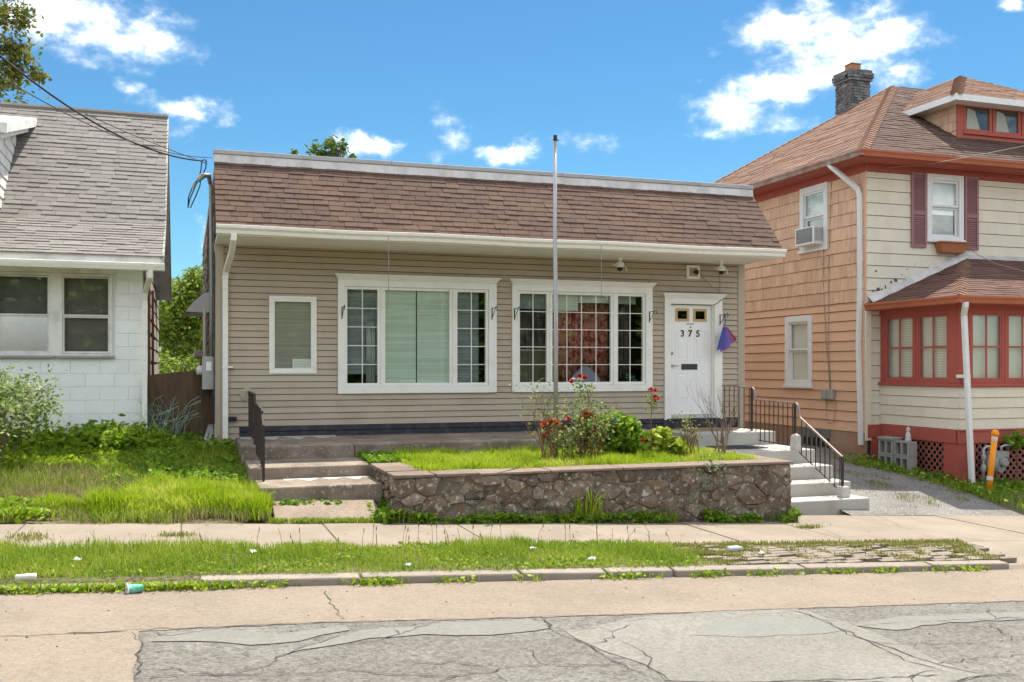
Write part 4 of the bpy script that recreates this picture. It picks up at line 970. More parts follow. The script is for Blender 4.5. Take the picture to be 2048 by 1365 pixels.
# utility wires
a0 = Vector((.33, 15.95, 3.15))
def drop_wire(p_near, p_mid, end, r, label, sag=.0):
    pts = []
    for i in range(-14, 17):
        t = i/16; p = p_near.lerp(end, t); p = p+Vector((0, 0, -sag*4*t*(1-t))); pts.append(p)
    return wire('service_wire', pts, r, wblk, label, grp='service wires above the grey roof')
def along(px, py, d):
    r = ray(px, py); return Vector(r)*d
drop_wire(along(-60, 62, 9.5), None, along(405, 322, 15.1), .013, 'thick black service cable slanting down to the tan house corner', .28)
drop_wire(along(-40, 128, 9.5), None, along(424, 316, 15.6), .006, 'thin upper wire running to the top of the tan house corner', .22)
wire('service_wire', [along(170, 228, 12.2), along(260, 268, 13.2), along(340, 300, 14.3), along(415, 328, 15.4)], .0055, wblk, 'thin lower wire beside the thick service cable', grp='service wires above the grey roof')
bz = along(400, 352, 15.2)
LB = thing('cable_loop', 'looped dark cables and clamps hanging at the tan house corner', 'cable', bz)
mb = MB()
for (pp) in ([(404, 322), (402, 340), (398, 356), (386, 372), (377, 395), (376, 416), (381, 416), (392, 392), (400, 372), (402, 356), (416, 350)], [(412, 322), (412, 335), (404, 354), (394, 366), (380, 398), (377, 412)], [(400, 322), (410, 320), (414, 324)]):
    mb.tube([along(a, b, 15.2+.02*i) for i, (a, b) in enumerate(pp)], .010, 5)
mb.build('loop', wblk, LB)
mb = MB(); mb.tube([along(404, 348, 15.18), along(399, 358, 15.18), along(396, 364, 15.18)], [.02, .045, .02], 7); mb.tube([along(390, 368, 15.18), along(386, 380, 15.18)], [.03, .02], 7); mb.build('clamp', greymet, LB)
# ------------------------------------------------------------------ the white block house on the left
blockm = M('painted_block', (.80, .81, .79), .75, .035, 3, .35, 45, tint=.025, col2=(.66, .66, .61), dirt=.15, dscale=2)
rawblock = M('raw_block', (.27, .26, .24), .95, .15, 5, .5, 40)
greysh = M('grey_shingle', (.20, .182, .163), .95, .12, 3, .6, 110, tint=.11)
oldwhite = M('old_white_paint', (.70, .69, .65), .7, .06, 5, .2, 30, col2=(.38, .36, .33), dirt=.3, dscale=4)
LH = thing('block_house', 'white concrete-block house with grey shingle roof on the left', 'house', (-.63, 15.9, -1.1))
LX, LY = -.63, 15.9; LL = -5.2
LF = Frame((0, LY, 0), (1, 0, 0), (0, -1, 0))
wins = [(-2.66, -1.895, .165, 1.40), (-1.795, -1.06, .165, 1.40), (-3.6, -2.83, .165, 1.40)]
opens = [(a+.03, b-.03, c+.03, d-.03) for a, b, c, d in wins]
mb = holed_wall(MB(), (0, LY+.03, 0), (1, 0, 0), (0, 0, 1), (0, -1, 0), (LL, LX-.01, -1.6, 1.55), opens, .17)
mb.box(LL, LX-.01, 24.8, 25, -1.6, 2); mb.box(LL, LL+.1, LY+.21, 24.79, -1.6, 2); mb.box(LX-.11, LX-.01, LY+.21, 24.79, -1.6, 1.6)
LW = mb.build('wall', M('block_mortar', (.76, .77, .75), .8, .04, 4), LH)
def laid_blocks():
    z = -1.115; k = 0
    while z < 1.42:
        x = LX-.2*(k % 2); first = True; z1 = min(z+.2032, 1.44)
        edges = [LX]; e = LX-.4064*(1 if k % 2 == 0 else .5)
        while e > LL+.1: edges.append(e); e -= .4064
        for a, b in zip(edges[1:], edges[:-1]):
            iv = [(a, b)]
            for (h0, h1, q0, q1) in [(w[0]-.03, w[1]+.03, w[2]+.0, w[3]) for w in wins]+[(-2.85, -1.0, 1.30, 1.6), (-1.91, -1.78, .17, 1.4), (-2.85, -2.64, .17, 1.4)]:
                if q1 <= z+.02 or q0 >= z1-.005: continue
                nv = []
                for p, q in iv:
                    if h1 <= p or h0 >= q: nv.append((p, q)); continue
                    if h0 > p: nv.append((p, h0))
                    if h1 < q: nv.append((h1, q))
                iv = nv
            for p, q in iv:
                if q-p < .02: continue
                mb = MB(); LF.box(mb, p+.002, q-.002, z+.002, z1-.002, -.026, -.022+R.uniform(-.001, .0025), R.uniform(-1, 1))
                mb.build('block', blockm, LW, bevel=.003)
        z += .2032; k += 1
laid_blocks()
mb = MB(); LF.box(mb, LL, LX-.005, -1.4, -1.118, -.03, .004); mb.build('foundation_course', rawblock, LH)
mb = MB(); LF.box(mb, LL, -1.03, 1.405, 1.50, -.02, .02); mb.build('lintel', oldwhite, LH)
for a, b in ((-1.90, -1.785), (-2.84, -2.65)): mb = MB(); LF.box(mb, a, b, .16, 1.41, -.03, .028); mb.build('mullion', oldwhite, LH, bevel=.004)
for (a, b, c, d) in wins:
    w = casing(LH, 'window', a, b, c, d, .04, .035, .04, .03, fr=LF, mat=oldwhite)
    mb = MB(); LF.box(mb, a-.03, b+.03, c-.03, c-.002, -.02, .06); mb.build('sill', greymet, w, bevel=.003)
    zm = (c+d)/2-.02
    sash(w, LF, a+.04, b-.04, zm, d-.045, .022, 1, 1, glass, mat=oldwhite, w0=-.03, w1=.0)
    sash(w, LF, a+.04, b-.04, c+.04, zm-.001, .026, 1, 1, glass, mat=oldwhite, w0=-.05, w1=-.02, gw=-.032)
for (a, b, lb, m) in ((-2.6, -1.95, 'dim grey shade half drawn in the far left block-house window', (.13, .13, .12)), (-1.74, -1.12, 'dim brown shade filling the block-house window nearest the gap', (.15, .135, .115))):
    mb = MB()
    z0 = .80 if a < -2 else .2
    LF.box(mb, a-.04, b+.04, z0, 1.37, -.09, -.08); LF.box(mb, a-.04, b+.04, z0-.02, z0, -.095, -.075)
    tag(mb.build('roller_shade', M('shade_'+('a' if a < -2 else 'b'), m, .9, .12, 2)), lb, 'blind')
# roof: lower flare and steep upper slope
RX0, RX1 = LL-.2, -.315
eY, eZ, bY, bZ, tY, tZ = 15.3, 1.635, 16.8, 2.315, 19.3, 4.66
def slope(y0, z0, y1, z1): s = Vector((0, y1-y0, z1-z0)); L = s.length; s.normalize(); return s, Vector((0, -s.z, s.y)), L
s1, n1, L1 = slope(eY, eZ, bY, bZ); s2, n2, L2 = slope(bY, bZ, tY, tZ)
mb = MB(); mb.prism([(RX0, eY+.03, eZ-.10), (RX0, eY+.03, eZ-.01), (RX0, bY, bZ-.01), (RX0, tY, tZ-.01), (RX0, 23.3, 1.6), (RX0, 23.3, 1.5), (RX0, tY, tZ-.2), (RX0, bY+.05, bZ-.2)], (RX1-RX0-.02, 0, 0)); mb.build('roof_deck', oldwhite, LH)
def gtint(u, a): return max(-1, min(1, R.gauss(0, .55)))
courses(LH, 'porch_shingle', greysh, (0, eY, eZ), (1, 0, 0), tuple(s1), tuple(n1), (RX0+.1, RX1, -.02, L1), .127, .26, .016, .3, (), jit=.9, limit=290, lap=.02, wjit=.4, tfun=gtint)
courses(LH, 'shingle', greysh, (0, bY, bZ), (1, 0, 0), tuple(s2), tuple(n2), (RX0+.1, RX1, -.01, L2), .127, .26, .017, .3, (), jit=.9, limit=296, lap=.02, wjit=.4, tfun=gtint)
mb = MB(); mb.tube([(RX0, tY, tZ+.02), (RX1, tY, tZ+.02)], .05, 6); mb.build('ridge_cap', greysh, LH)
mb = MB(); mb.box(RX0, RX1-.05, eY+.02, eY+.05, eZ-.15, eZ-.005); mb.build('fascia', oldwhite, LH)
prof2 = [(eY+.02, eZ-.22), (eY-.06, eZ-.21), (eY-.09, eZ-.15), (eY-.10, eZ-.115), (eY-.09, eZ-.11), (eY-.075, eZ-.14), (eY+.02, eZ-.17)]
mb = MB(); mb.prism([(RX0-.1, y, z) for y, z in prof2], (-RX0+.1-.30, 0, 0)); mb.build('gutter', gutw, LH)
mb = MB(); mb.box(RX0, LX+.02, eY+.051, LY+.03, 1.475, 1.50); mb.build('soffit', oldwhite, LH)
sqtube(MB(), [(-.50, eY-.04, eZ-.21), (-.50, eY-.02, eZ-.30), (-.585, LY-.12, 1.15), (-.60, LY-.06, 1.02), (-.60, LY-.06, -1.25)], .075, .065).build('downspout', gutw, LH, bevel=.008)
# rake boards and gable side
mb = MB(); mb.prism([(RX1-.02, eY, eZ-.12), (RX1-.02, eY, eZ+.01), (RX1-.02, bY, bZ+.01), (RX1-.02, tY, tZ+.02), (RX1-.02, 23.3, 1.62), (RX1-.02, 23.3, 1.5), (RX1-.02, tY, tZ-.16), (RX1-.02, bY, bZ-.16)], (.025, 0, 0)); mb.build('rake_board', M('rake_grey', (.40, .385, .36), .8, .1), LH)
sidew = M('old_side_shingle', (.43, .385, .34), .9, .12, 4, .3, 40, tint=.12, col2=(.32, .28, .24), dirt=.4, dscale=2)
courses(LH, 'side_shingle', sidew, (LX-.005, 0, 0), (0, 1, 0), (0, 0, 1), (1, 0, 0), (LY+.03, 24.7, -1.2, 1.7), .26, .9, .022, .2, (), jit=.6, lap=.01, tvar=1)
mb = MB(); mb.prism([(LX-.03, LY+.3, 1.65), (LX-.03, bY, bZ-.12), (LX-.03, tY, tZ-.16), (LX-.03, 23, 1.65)], (.02, 0, 0)); mb.build('gable', sidew, LH)
for y in (17.1, 19.0): mb = MB(); mb.tube([(LX+.05, y, -1.1), (LX+.05, y, 1.4)], .025, 6); mb.build('side_pipe', M('brown_pipe', (.22, .14, .10), .7, .15), LH)
# dormer at the far left
DXR = -2.76
mb = MB(); mb.prism([(-5, 16.2, 2.0), (-5, 18.74, 2.9), (-5, 18.74, 4.13), (-5, 16.2, 3.46)], (DXR-.012+5, 0, 0)); DM = mb.build('dormer', oldwhite, LH)
for k in range(11):
    z = 2.3+.18*k; y0, y1 = 16.25, 18.72; ya = max(y0, 16.2+max(0, z+.18-3.44)/.264)
    if ya > y1-.1: continue
    mb = MB(); mb.hexa([(DXR-.012, ya, z), (DXR+.014, ya, z), (DXR+.014, y1, z), (DXR-.012, y1, z), (DXR-.012, ya, z+.172), (DXR, ya, z+.172), (DXR, y1, z+.172), (DXR-.012, y1, z+.172)]); mb.build('dormer_board', oldwhite, DM)
mb = MB(); mb.prism([(-5.2, 15.9, 3.44), (-5.2, 18.95, 4.245), (-5.2, 18.95, 4.40), (-5.2, 15.9, 3.60)], (5.2-2.50, 0, 0)); mb.prism([(-5.2, 15.95, 3.36), (-5.2, 18.9, 4.14), (-5.2, 18.9, 4.243), (-5.2, 15.95, 3.438)], (5.2-2.60, 0, 0)); mb.build('dormer_fascia', oldwhite, DM, bevel=.008)
# ------------------------------------------------------------------ the salmon and cream two-storey house on the right
salmon = M('salmon_paint', (.67, .42, .275), .8, .06, 2, .2, 40, tint=.05, col2=(.58, .37, .26), dirt=.25, dscale=1.2)
shakem = M('salmon_shake', (.67, .435, .285), .85, .09, 4, .35, 50, tint=.09, col2=(.42, .28, .195), dirt=.36, dscale=2.6, dsharp=.16, stretch=(1, 5, .8))
cream = M('cream_shingle', (.68, .62, .50), .8, .05, 3, .25, 40, tint=.03, col2=(.46, .41, .31), dirt=.15, dscale=3)
redt = M('red_trim', (.37, .085, .062), .65, .08, 5, .2, 40, col2=(.40, .16, .11), dirt=.15, dscale=9)
redg = M('red_gutter', (.40, .12, .06), .5, .07, 5, col2=(.30, .10, .06), dirt=.3, dscale=4)
roofr = M('rust_shingle', (.195, .105, .068), .95, .12, 2.5, .6, 90, tint=.12, col2=(.17, .105, .075), dirt=.45, dscale=.9)
roofd = M('rust_shingle_shaded', (.095, .056, .043), .95, .14, 3, .6, 90, tint=.12, col2=(.42, .38, .32), dirt=.10, dscale=3.2, dsharp=.03)  # darker copy of the rust shingle, the front slope's shade put into colour
mauve = M('mauve_shutter', (.30, .15, .155), .7, .05, 4)
whitep = M('white_paint', (.70, .70, .69), .6, .04, 4, col2=(.5, .47, .42), dirt=.15, dscale=6)
HX, HY, HB = 12.7, 15.9, 25.0
RH = thing('two_storey_house', 'two-storey house with salmon side wall, cream front and red trim', 'house', (HX, HY, -1.9))
RF = Frame((0, HY, 0), (1, 0, 0), (0, -1, 0)); RS = Frame((HX, 0, 0), (0, 1, 0), (-1, 0, 0))
WT = 3.86
fw_ = (14.16, 15.08, 2.55, 3.90)
sw1 = (17.07, 18.03, 2.48, 3.86); sw2 = (17.61, 18.58, -.43, 1.11)
PYY, PXX = 13.82, 13.03
mb = holed_wall(MB(), (0, HY+.03, 0), (1, 0, 0), (0, 0, 1), (0, -1, 0), (HX+.03, 21.5, -2.2, 4.2), [(fw_[0]+.1, fw_[1]-.1, fw_[2]+.1, fw_[3]-.1)], .15)
holed_wall(mb, (HX+.03, 0, 0), (0, 1, 0), (0, 0, 1), (-1, 0, 0), (HY+.031, HB, -2.2, 4.2), [(a+.1, b-.1, c+.1, d-.1) for a, b, c, d in (sw1, sw2)], .15)
mb.box(21.35, 21.5, HY+.19, HB, -2.2, 4.2); mb.box(HX+.2, 21.3, HB-.15, HB, -2.2, 4.2); mb.box(HX+.2, 21.3, HY+.2, HB-.2, 1.3, 1.4)
RW = mb.build('wall', dark, RH)
courses(RW, 'clapboard', salmon, (HX, 0, 0), (0, 1, 0), (0, 0, 1), (-1, 0, 0), (HY+.01, 22.5, -1.30, 1.30), .203, None, .026, .1, [(sw2[0]+.05, sw2[1]-.05, sw2[2]+.05, sw2[3]-.03)], lap=-.011)  # gaps between courses show dark wall as a made shadow line
courses(RW, 'wall_shake', shakem, (HX-.01, 0, 0), (0, 1, 0), (0, 0, 1), (-1, 0, 0), (HY+.01, 21.6, 1.30, WT+.02), .258, .21, .022, .2, [(sw1[0]+.05, sw1[1]-.05, sw1[2]+.05, sw1[3]-.0)], jit=.4, lap=-.008, wjit=.4, drop=.006, gap=.002, limit=299)
courses(RW, 'wall_shingle', cream, (0, HY, 0), (1, 0, 0), (0, 0, 1), (0, -1, 0), (HX+.0, 21.4, -1.45, WT), .247, .31, .018, .2, [(fw_[0]+.05, fw_[1]-.05, fw_[2]+.05, fw_[3]), (13.2, 20, -3, 1.2)], jit=.12, lap=-.010, wjit=.3, gap=.0015, limit=299)
mb = MB(); mb.box(HX-.018, HX+.02, HY-.012, HY+.10, -1.3, WT-.0); mb.build('corner_board', salmon, RH)
mb = MB(); RS.box(mb, HY-.02, 23, -2.2, -1.295, -.02, .012); mb.build('foundation', M('painted_foundation', (.36, .205, .13), .9, .1, 2, .4, 30, col2=(.36, .32, .26), dirt=.3, dscale=.9), RH)
# roof
o_ = .5; EX, EY, EZ, KK = HX-o_, HY-o_, 4.13, .64
AX, AY, AZ = EX+4.46, EY+4.46, EZ+KK*4.46
XE = 22.1; YB = EY+8.92
mb = MB(); P = [(EX, EY, EZ), (XE, EY, EZ), (XE, YB, EZ), (EX, YB, EZ), (AX, AY, AZ), (XE-4.46, AY, AZ)]
D = -.03
mb.add([(x, y, z+D) for x, y, z in P], [(0, 1, 5, 4), (1, 2, 5), (2, 3, 4, 5), (3, 0, 4), (0, 3, 2, 1)]); mb.build('roof_deck', roofd, RH)
SL = sqrt(1+KK*KK); cs = 1/SL
vF = Vector((0, 1, KK)).normalized(); nF = Vector((0, -KK, 1)).normalized(); vS = Vector((1, 0, KK)).normalized(); nS = Vector((-KK, 0, 1)).normalized()
LEN = 4.46*SL
courses(RH, 'roof_shingles', roofr, (EX, EY, EZ), (0, 1, 0), tuple(vS), tuple(nS), (0, 8.92, -.03, LEN), .135, .6, .014, .25, (), urange=lambda v: (max(0, v)*cs, 8.92-max(0, v)*cs), jit=.9, joined=True, lap=.02, drop=.012)
courses(RH, 'front_roof_shingles', roofd, (EX, EY, EZ), (1, 0, 0), tuple(vF), tuple(nF), (0, 9.9, -.03, LEN), .135, .5, .014, .25, (), urange=lambda v: (max(0, v)*cs, 9.9-max(0, v)*cs), jit=.9, joined=True, lap=.02, drop=.012)
# hip caps
def hipcap(p, q, mat, parent, n, w=.13, th=.03, name='hip_caps'):
    p, q = Vector(p), Vector(q); d = (q-p); L = d.length; d.normalize(); side = d.cross(Vector((0, 0, 1))).normalized(); mb = MB()
    for i in range(n):
        a = p+d*(L*i/n); b = p+d*(L*(i+1)/n+.02); u = Vector((0, 0, th)); u2 = Vector((0, 0, th*.4)); dn = Vector((0, 0, -w*.42))
        mb.add([a-side*w+dn+u, a+u*1.3, a+side*w+dn+u, b-side*w+dn+u2, b+u2*1.3, b+side*w+dn+u2], [(0, 1, 4, 3), (1, 2, 5, 4), (0, 2, 1)], R.uniform(-1, 1))
    mb.build(name, mat, parent)
hipcap((EX, EY, EZ), (AX, AY, AZ), roofr, RH, 40); hipcap((EX, YB, EZ), (AX, AY, AZ), roofr, RH, 40)
# eaves: soffit, frieze, gutters
mb = MB(); mb.box(EX+.02, XE, EY+.02, HY-.0, 4.0, 4.03); mb.box(EX+.02, HX-.0, HY+.001, YB, 4.0, 4.03); mb.build('soffit', redt, RH)
mb = MB(); RF.box(mb, HX-.03, 21.5, WT, 4.0, -.02, .03); RS.box(mb, HY+.0, HB, WT-.02, 4.0, -.02, .03); mb.build('frieze', redt, RH, bevel=.004)
def gut(P, Q, out, name, mat, parent, h=.12, d=.11):
    P, Q, out = Vector(P), Vector(Q), Vector(out); pr = [(0, -h), (d*.6, -h), (d*.75, -h*.55), (d, -h*.25), (d, 0), (d*.9, 0), (d*.85, -h*.2), (0, -h*.5)]
    a = [P+out*x+Vector((0, 0, z)) for x, z in pr]; m_ = len(a); b = [Q+out*x+Vector((0, 0, z)) for x, z in pr]
    mb = MB(); mb.add(a+b, [(k, (k+1) % m_, m_+(k+1) % m_, m_+k) for k in range(m_)]+[tuple(range(m_))[::-1], tuple(range(m_, 2*m_))]); return mb.build(name, mat, parent)
gut((EX-.08, EY+.0, EZ+.01), (XE, EY+.0, EZ+.01), (0, -1, 0), 'gutter', redg, RH); gut((EX, EY-.08, EZ+.01), (EX, YB, EZ+.01), (-1, 0, 0), 'gutter', M('rusty_gutter', (.27, .13, .09), .6, .15, 6, col2=(.33, .31, .28), dirt=.45, dscale=3), RH)
mb = MB(); mb.box(EX+.0, XE, EY+.0, EY+.025, 4.0, EZ-.0); mb.box(EX+.0, EX+.025, EY+.026, YB, 4.0, EZ); mb.build('fascia', redt, RH)
# downpipe at the corner
sqtube(MB(), [(EX-.03, 16.35, 4.05), (EX-.0, 16.30, 3.98), (HX-.10, 16.02, 3.52), (HX-.07, 16.0, 3.38), (HX-.065, 16.0, 1.5), (HX-.075, 16.03, .4), (HX-.06, 15.99, -1.0), (HX-.06, 15.98, -1.55)], .085, .075).build('downspout', whitep, RH, bevel=.008)
# windows
def dh(fr, a, b, c, d, t, gl=glass, sillo=.05, parent=RH, name='window'):
    w = casing(parent, name, a, b, c, d, t, t*.8, t, .04, fr=fr, mat=whitep)
    zm = (c+d)/2+.02
    sash(w, fr, a+t, b-t, zm, d-t, .045, 1, 1, gl, mat=whitep, w0=-.04, w1=.01)
    sash(w, fr, a+t, b-t, c+t*.8, zm-.001, .045, 1, 1, gl, mat=whitep, w0=-.07, w1=-.03, gw=-.045)
    mb = MB(); fr.box(mb, a-.03, b+.03, c-.03, c+.03, -.01, .07); mb.build('sill', whitep, w, bevel=.004); return w
dh(RF, *fw_, .12); dh(RS, *sw1, .13); dh(RS, *sw2, .13)
def plainsheet(name, fr, a, b, c, d, w, m, label, cat='blind'):
    mb = MB(); fr.box(mb, a, b, c, d, w-.008, w); return tag(mb.build(name, m), label, cat)
pale = M('pale_shade', (.72, .72, .69), .9, .04, 2); dimsh = M('dim_shade', (.25, .26, .24), .9, .08, 2)
plainsheet('roller_shade', RF, 14.27, 14.97, 3.10, 3.8, -.075, pale, 'pale roller shade half drawn in the cream front upper window')
plainsheet('roller_shade', RS, 17.2, 17.9, 3.0, 3.75, -.10, M('green_shade', (.18, .25, .20), .9, .08), 'greenish shade in the upper salmon-wall window above the air conditioner')
plainsheet('roller_shade', RS, 17.75, 18.45, -.3, 1.0, -.075, pale, 'pale shade in the lower salmon-wall window')
for a, b, lb in ((13.765, 14.13, 'left mauve louvred shutter of the front upper window'), (15.10, 15.45, 'right mauve louvred shutter of the front upper window')):
    T_ = thing('shutter', lb, 'shutter', (a, HY-.03, 2.4), 'mauve shutters'); T_.parent = RH; T_.location = (0, 0, 0); ORG[T_.name] = org(RH)
    del T_['label'], T_['category'], T_['group']
    mb = MB(); RF.ring(mb, a, b, 2.40, 3.90, .05, .02, .055); RF.box(mb, a+.05, b-.05, 3.05, 3.13, .02, .052); RF.box(mb, a+.05, b-.05, 2.45, 3.85, .018, .024); mb.build('shutter_frame', mauve, T_, bevel=.003)
    mb = MB()
    for z0, z1 in ((2.46, 3.04), (3.14, 3.84)):
        k = int((z1-z0)/.036)
        for i in range(k):
            z = z0+.036*i
            P = [RF.p(a+.05, z, .05), RF.p(b-.05, z, .05), RF.p(b-.05, z+.03, .026), RF.p(a+.05, z+.03, .026)]; mb.face(P)
            mb.face([RF.p(a+.05, z-.004, .046), RF.p(b-.05, z-.004, .046), RF.p(b-.05, z, .05), RF.p(a+.05, z, .05)])
    mb.build('louvres', mauve, T_)
FBX = thing('window_box', 'terracotta plastic flower box below the front upper window', 'window box', (14.68, HY-.1, 2.3))
mb = MB(); mb.hexa([(14.40, HY-.17, 2.30), (14.97, HY-.17, 2.30), (14.97, HY-.03, 2.30), (14.40, HY-.03, 2.30), (14.34, HY-.22, 2.50), (15.03, HY-.22, 2.50), (15.03, HY-.03, 2.50), (14.34, HY-.03, 2.50)])
mb.build('trough', M('terracotta', (.36, .13, .06), .7, .06, 5), FBX, bevel=.01)
mb = MB(); mb.box(14.32, 15.05, HY-.24, HY-.03, 2.49, 2.525); mb.build('rim', M('terracotta', (0, 0, 0)), FBX, bevel=.008)
AC = thing('air_conditioner', 'white window air conditioner in the upper salmon-wall window', 'air conditioner', (HX-.2, 17.5, 2.5))
mb = MB(); mb.box(HX-.26, HX-.0, 17.22, 17.88, 2.58, 2.96); mb.build('case', whitep, AC, bevel=.012)
mb = MB(); mb.box(HX-.267, HX-.26, 17.27, 17.83, 2.63, 2.93); GR = mb.build('rear_grille', M('grille_grey', (.20, .20, .20), .7), AC)
mb = MB()
for i in range(10): mb.box(HX-.275, HX-.267, 17.28, 17.82, 2.645+.028*i, 2.655+.028*i)
for i in range(7): mb.box(HX-.24+.032*i, HX-.222+.032*i, 17.212, 17.22, 2.64, 2.92)
mb.build('louvres', M('grille_bar', (.36, .36, .36), .6), AC)
# wires, boxes, basement window on the salmon wall
def sw(pp, w=.03): return [atX(a, b, HX-w) for a, b in pp]
wire('wall_cable', sw([(1647, 500), (1646, 560), (1649, 620), (1652, 680), (1657, 740), (1660, 779)]), .009, wgr, 'dark cable running down from the air conditioner to the grey boxes')
wire('wall_cable', sw([(1663, 364), (1660, 420), (1658, 520), (1657, 620), (1657, 700), (1661, 779)]), .008, wgr, 'thin tan cable running straight down from the eave to the grey boxes')
for (a, b, lb) in ((1650, 1661, 'grey phone box on the salmon wall, left of the pair'), (1662, 1673, 'grey phone box on the salmon wall, right of the pair')):
    p, q = atX(a, 800, HX), atX(b, 778, HX)
    mb = MB(); mb.box(HX-.12, HX-.02, min(p.y, q.y), max(p.y, q.y), -.68, -.46); tag(mb.build('phone_box', greymet, bevel=.02), lb, 'junction box', 'grey phone boxes')
wire('wall_cable', sw([(1653, 800), (1652, 830), (1658, 848), (1668, 845), (1672, 800)]), .007, wgr, 'loop of cable hanging below the grey phone boxes')
BW = thing('basement_window', 'grey boarded basement window low in the salmon wall', 'window', (HX, 17.5, -1.7)); BW.parent = RH; BW.location = (0, 0, 0); ORG[BW.name] = org(RH); del BW['label'], BW['category']
mb = MB(); RS.box(mb, 17.0, 18.05, -1.50, -1.30, .012, .045); mb.build('board', M('grey_board', (.17, .165, .16), .9, .2, 6), BW)
mb = MB(); RS.box(mb, 17.05, 18.0, -2.0, -1.5, .0, .016); mb.build('recess', blk, BW)
for i in range(6): mb = MB(); mb.tube([(HX-.04, 17.1+.16*i, -2.0), (HX-.04, 17.1+.16*i, -1.5)], .012, 5); mb.build('bar', greymet, BW)
mb = MB(); mb.box(HX-.05, HX-.02, 17.05, 18, -1.72, -1.69); mb.build('crossbar', greymet, BW)
# peeling paint
bare = M('bare_wood', (.10, .085, .07), .9, .3)
for (px, py, w, h) in ((1748, 541, 5, 4), (1786, 556, 8, 9), (1779, 562, 4, 5), (1750, 575, 10, 8), (1760, 577, 4, 6), (1768, 571, 3, 9), (1743, 580, 4, 4), (1800, 549, 3, 2), (1828, 528, 2, 2), (1812, 538, 3, 2)):
    a, b = atY(px, py+h, HY), atY(px+w, py, HY); k = 9; c = (a+b)/2; mb = MB()
    P = [RF.p(c.x+(b.x-a.x)*.5*cos(2*pi*q/k)*R.uniform(.6, 1.2), c.z+(b.z-a.z)*.5*sin(2*pi*q/k)*R.uniform(.6, 1.2), .02) for q in range(k)]
    mb.prism(P, (0, -.003, 0)); mb.build('bare_patch', bare, RH)
# chimney
CH = thing('chimney', 'c', 'c', (16.3, 21, 6)); CH.parent = RH; CH.location = (0, 0, 0); ORG[CH.name] = org(RH); del CH['label'], CH['category']
brk = M('tarred_brick', (.095, .092, .095), .7, .25, 6, .5, 40, tint=.35, col2=(.30, .29, .28), dirt=.3, dscale=5)
cx0, cx1, cy0, cy1, cz0, cz1 = 16.10, 16.72, 20.75, 21.37, 5.6, 7.62
mb = MB(); mb.box(cx0+.02, cx1-.02, cy0+.02, cy1-.02, cz0, cz1-.02); STK = mb.build('stack', mort, CH)
z = 6.1; k = 0
while z < cz1-.01:
    ex = .035 if z > cz1-.32 else 0; ex = .06 if cz1-.25 < z < cz1-.1 else ex
    for s_ in range(2):
        off = .1*(k % 2)
        u = -ex
        while u < .62+ex-.03:
            v = min(u+(.2 if u > -ex else .2-off), .62+ex); g = .004; tn = R.uniform(-1, 1); mb = MB(); pr = R.uniform(-.004, .008)
            if s_ == 0: mb.box(cx0+u+g, cx0+v-g, cy0-ex-pr, cy0+.04, z+g, z+.066, tn)
            else: mb.box(cx0-ex-pr, cx0+.04, cy0+u+g+.0, cy0+v-g, z+g, z+.066, tn)
            if s_ == 1 and u <= -ex+.001: u = v; continue
            mb.build('brick', brk, STK); u = v
    z += .073; k += 1
mb = MB(); mb.box(cx0+.17, cx1-.17, cy0+.17, cy1-.17, cz1-.05, cz1+.2); mb.box(cx0+.15, cx1-.15, cy0+.15, cy1-.15, cz1+.2, cz1+.23); mb.build('flue_pot', M('flue_clay', (.36, .17, .085), .8, .1), CH, bevel=.01)
# dormer
DY, DX0, DX1 = 16.6, 15.6, 18.65
DE = 5.72
mb = MB(); mb.box(DX0+.02, DX1-.02, DY+.02, 19.5, 4.0, DE); DO = mb.build('dormer', dark, RH)
DF = Frame((0, DY, 0), (1, 0, 0), (0, -1, 0)); DS = Frame((DX0, 0, 0), (0, 1, 0), (-1, 0, 0))
courses(DO, 'dormer_shake', shakem, (DX0, 0, 0), (0, 1, 0), (0, 0, 1), (-1, 0, 0), (DY+.01, 18.6, 4.85, DE), .2, .25, .02, .2, (), jit=.4, lap=.01)
mb = MB(); DF.box(mb, DX0-.02, DX0+.14, 4.8, DE, -.01, .03); DF.box(mb, DX0+.14, DX1, DE-.10, DE, -.01, .03); DF.box(mb, DX0+.14, DX1, 4.98, 5.05, -.01, .05); mb.build('dormer_trim', redt, DO, bevel=.004)
courses(DO, 'dormer_shingle', redt, (0, DY, 0), (1, 0, 0), (0, 0, 1), (0, -1, 0), (DX0+.1, DX1, 4.72, 4.98), .14, .2, .018, .2, (), jit=.4, lap=.01)
for a in (15.75, 16.55, 17.35):
    w = casing(DO, 'dormer_window', a, a+.78, 5.05, 5.62, .075, .05, .05, .02, fr=DF, mat=redt)
    mb = MB(); DF.box(mb, a+.075, a+.705, 5.10, 5.57, -.012, -.006); mb.build('pane', glass, w)
    mb = MB(); DF.prism = None
    P = [DF.p(a+.09, 5.08, .004), DF.p(a+.40+.2*R.random(), 5.08, .004), DF.p(a+.32, 5.5, .004), DF.p(a+.12, 5.55, .004)]
    mb.prism([p+Vector((0, .0, 0)) for p in P], (0, .012, 0)); mb.build('inner_card', M('pale_card', (.36, .36, .33), .9, .1), w)
dex0, dex1, dey = 15.25, 19.0, 16.25; hw = (dex1-dex0)/2; dk = .565; px_, py_, pz_ = dex0+hw, dey+hw, DE+dk*hw
yb = 19.9
mb = MB(); mb.add([(dex0, dey, DE-.02), (dex1, dey, DE-.02), (dex1, yb, DE-.02), (dex0, yb, DE-.02), (px_, py_, pz_-.02), (px_, yb, pz_-.02)], [(0, 1, 4), (0, 4, 5, 3), (1, 2, 5, 4), (0, 3, 2, 1)]); mb.build('dormer_roof', roofr, DO)
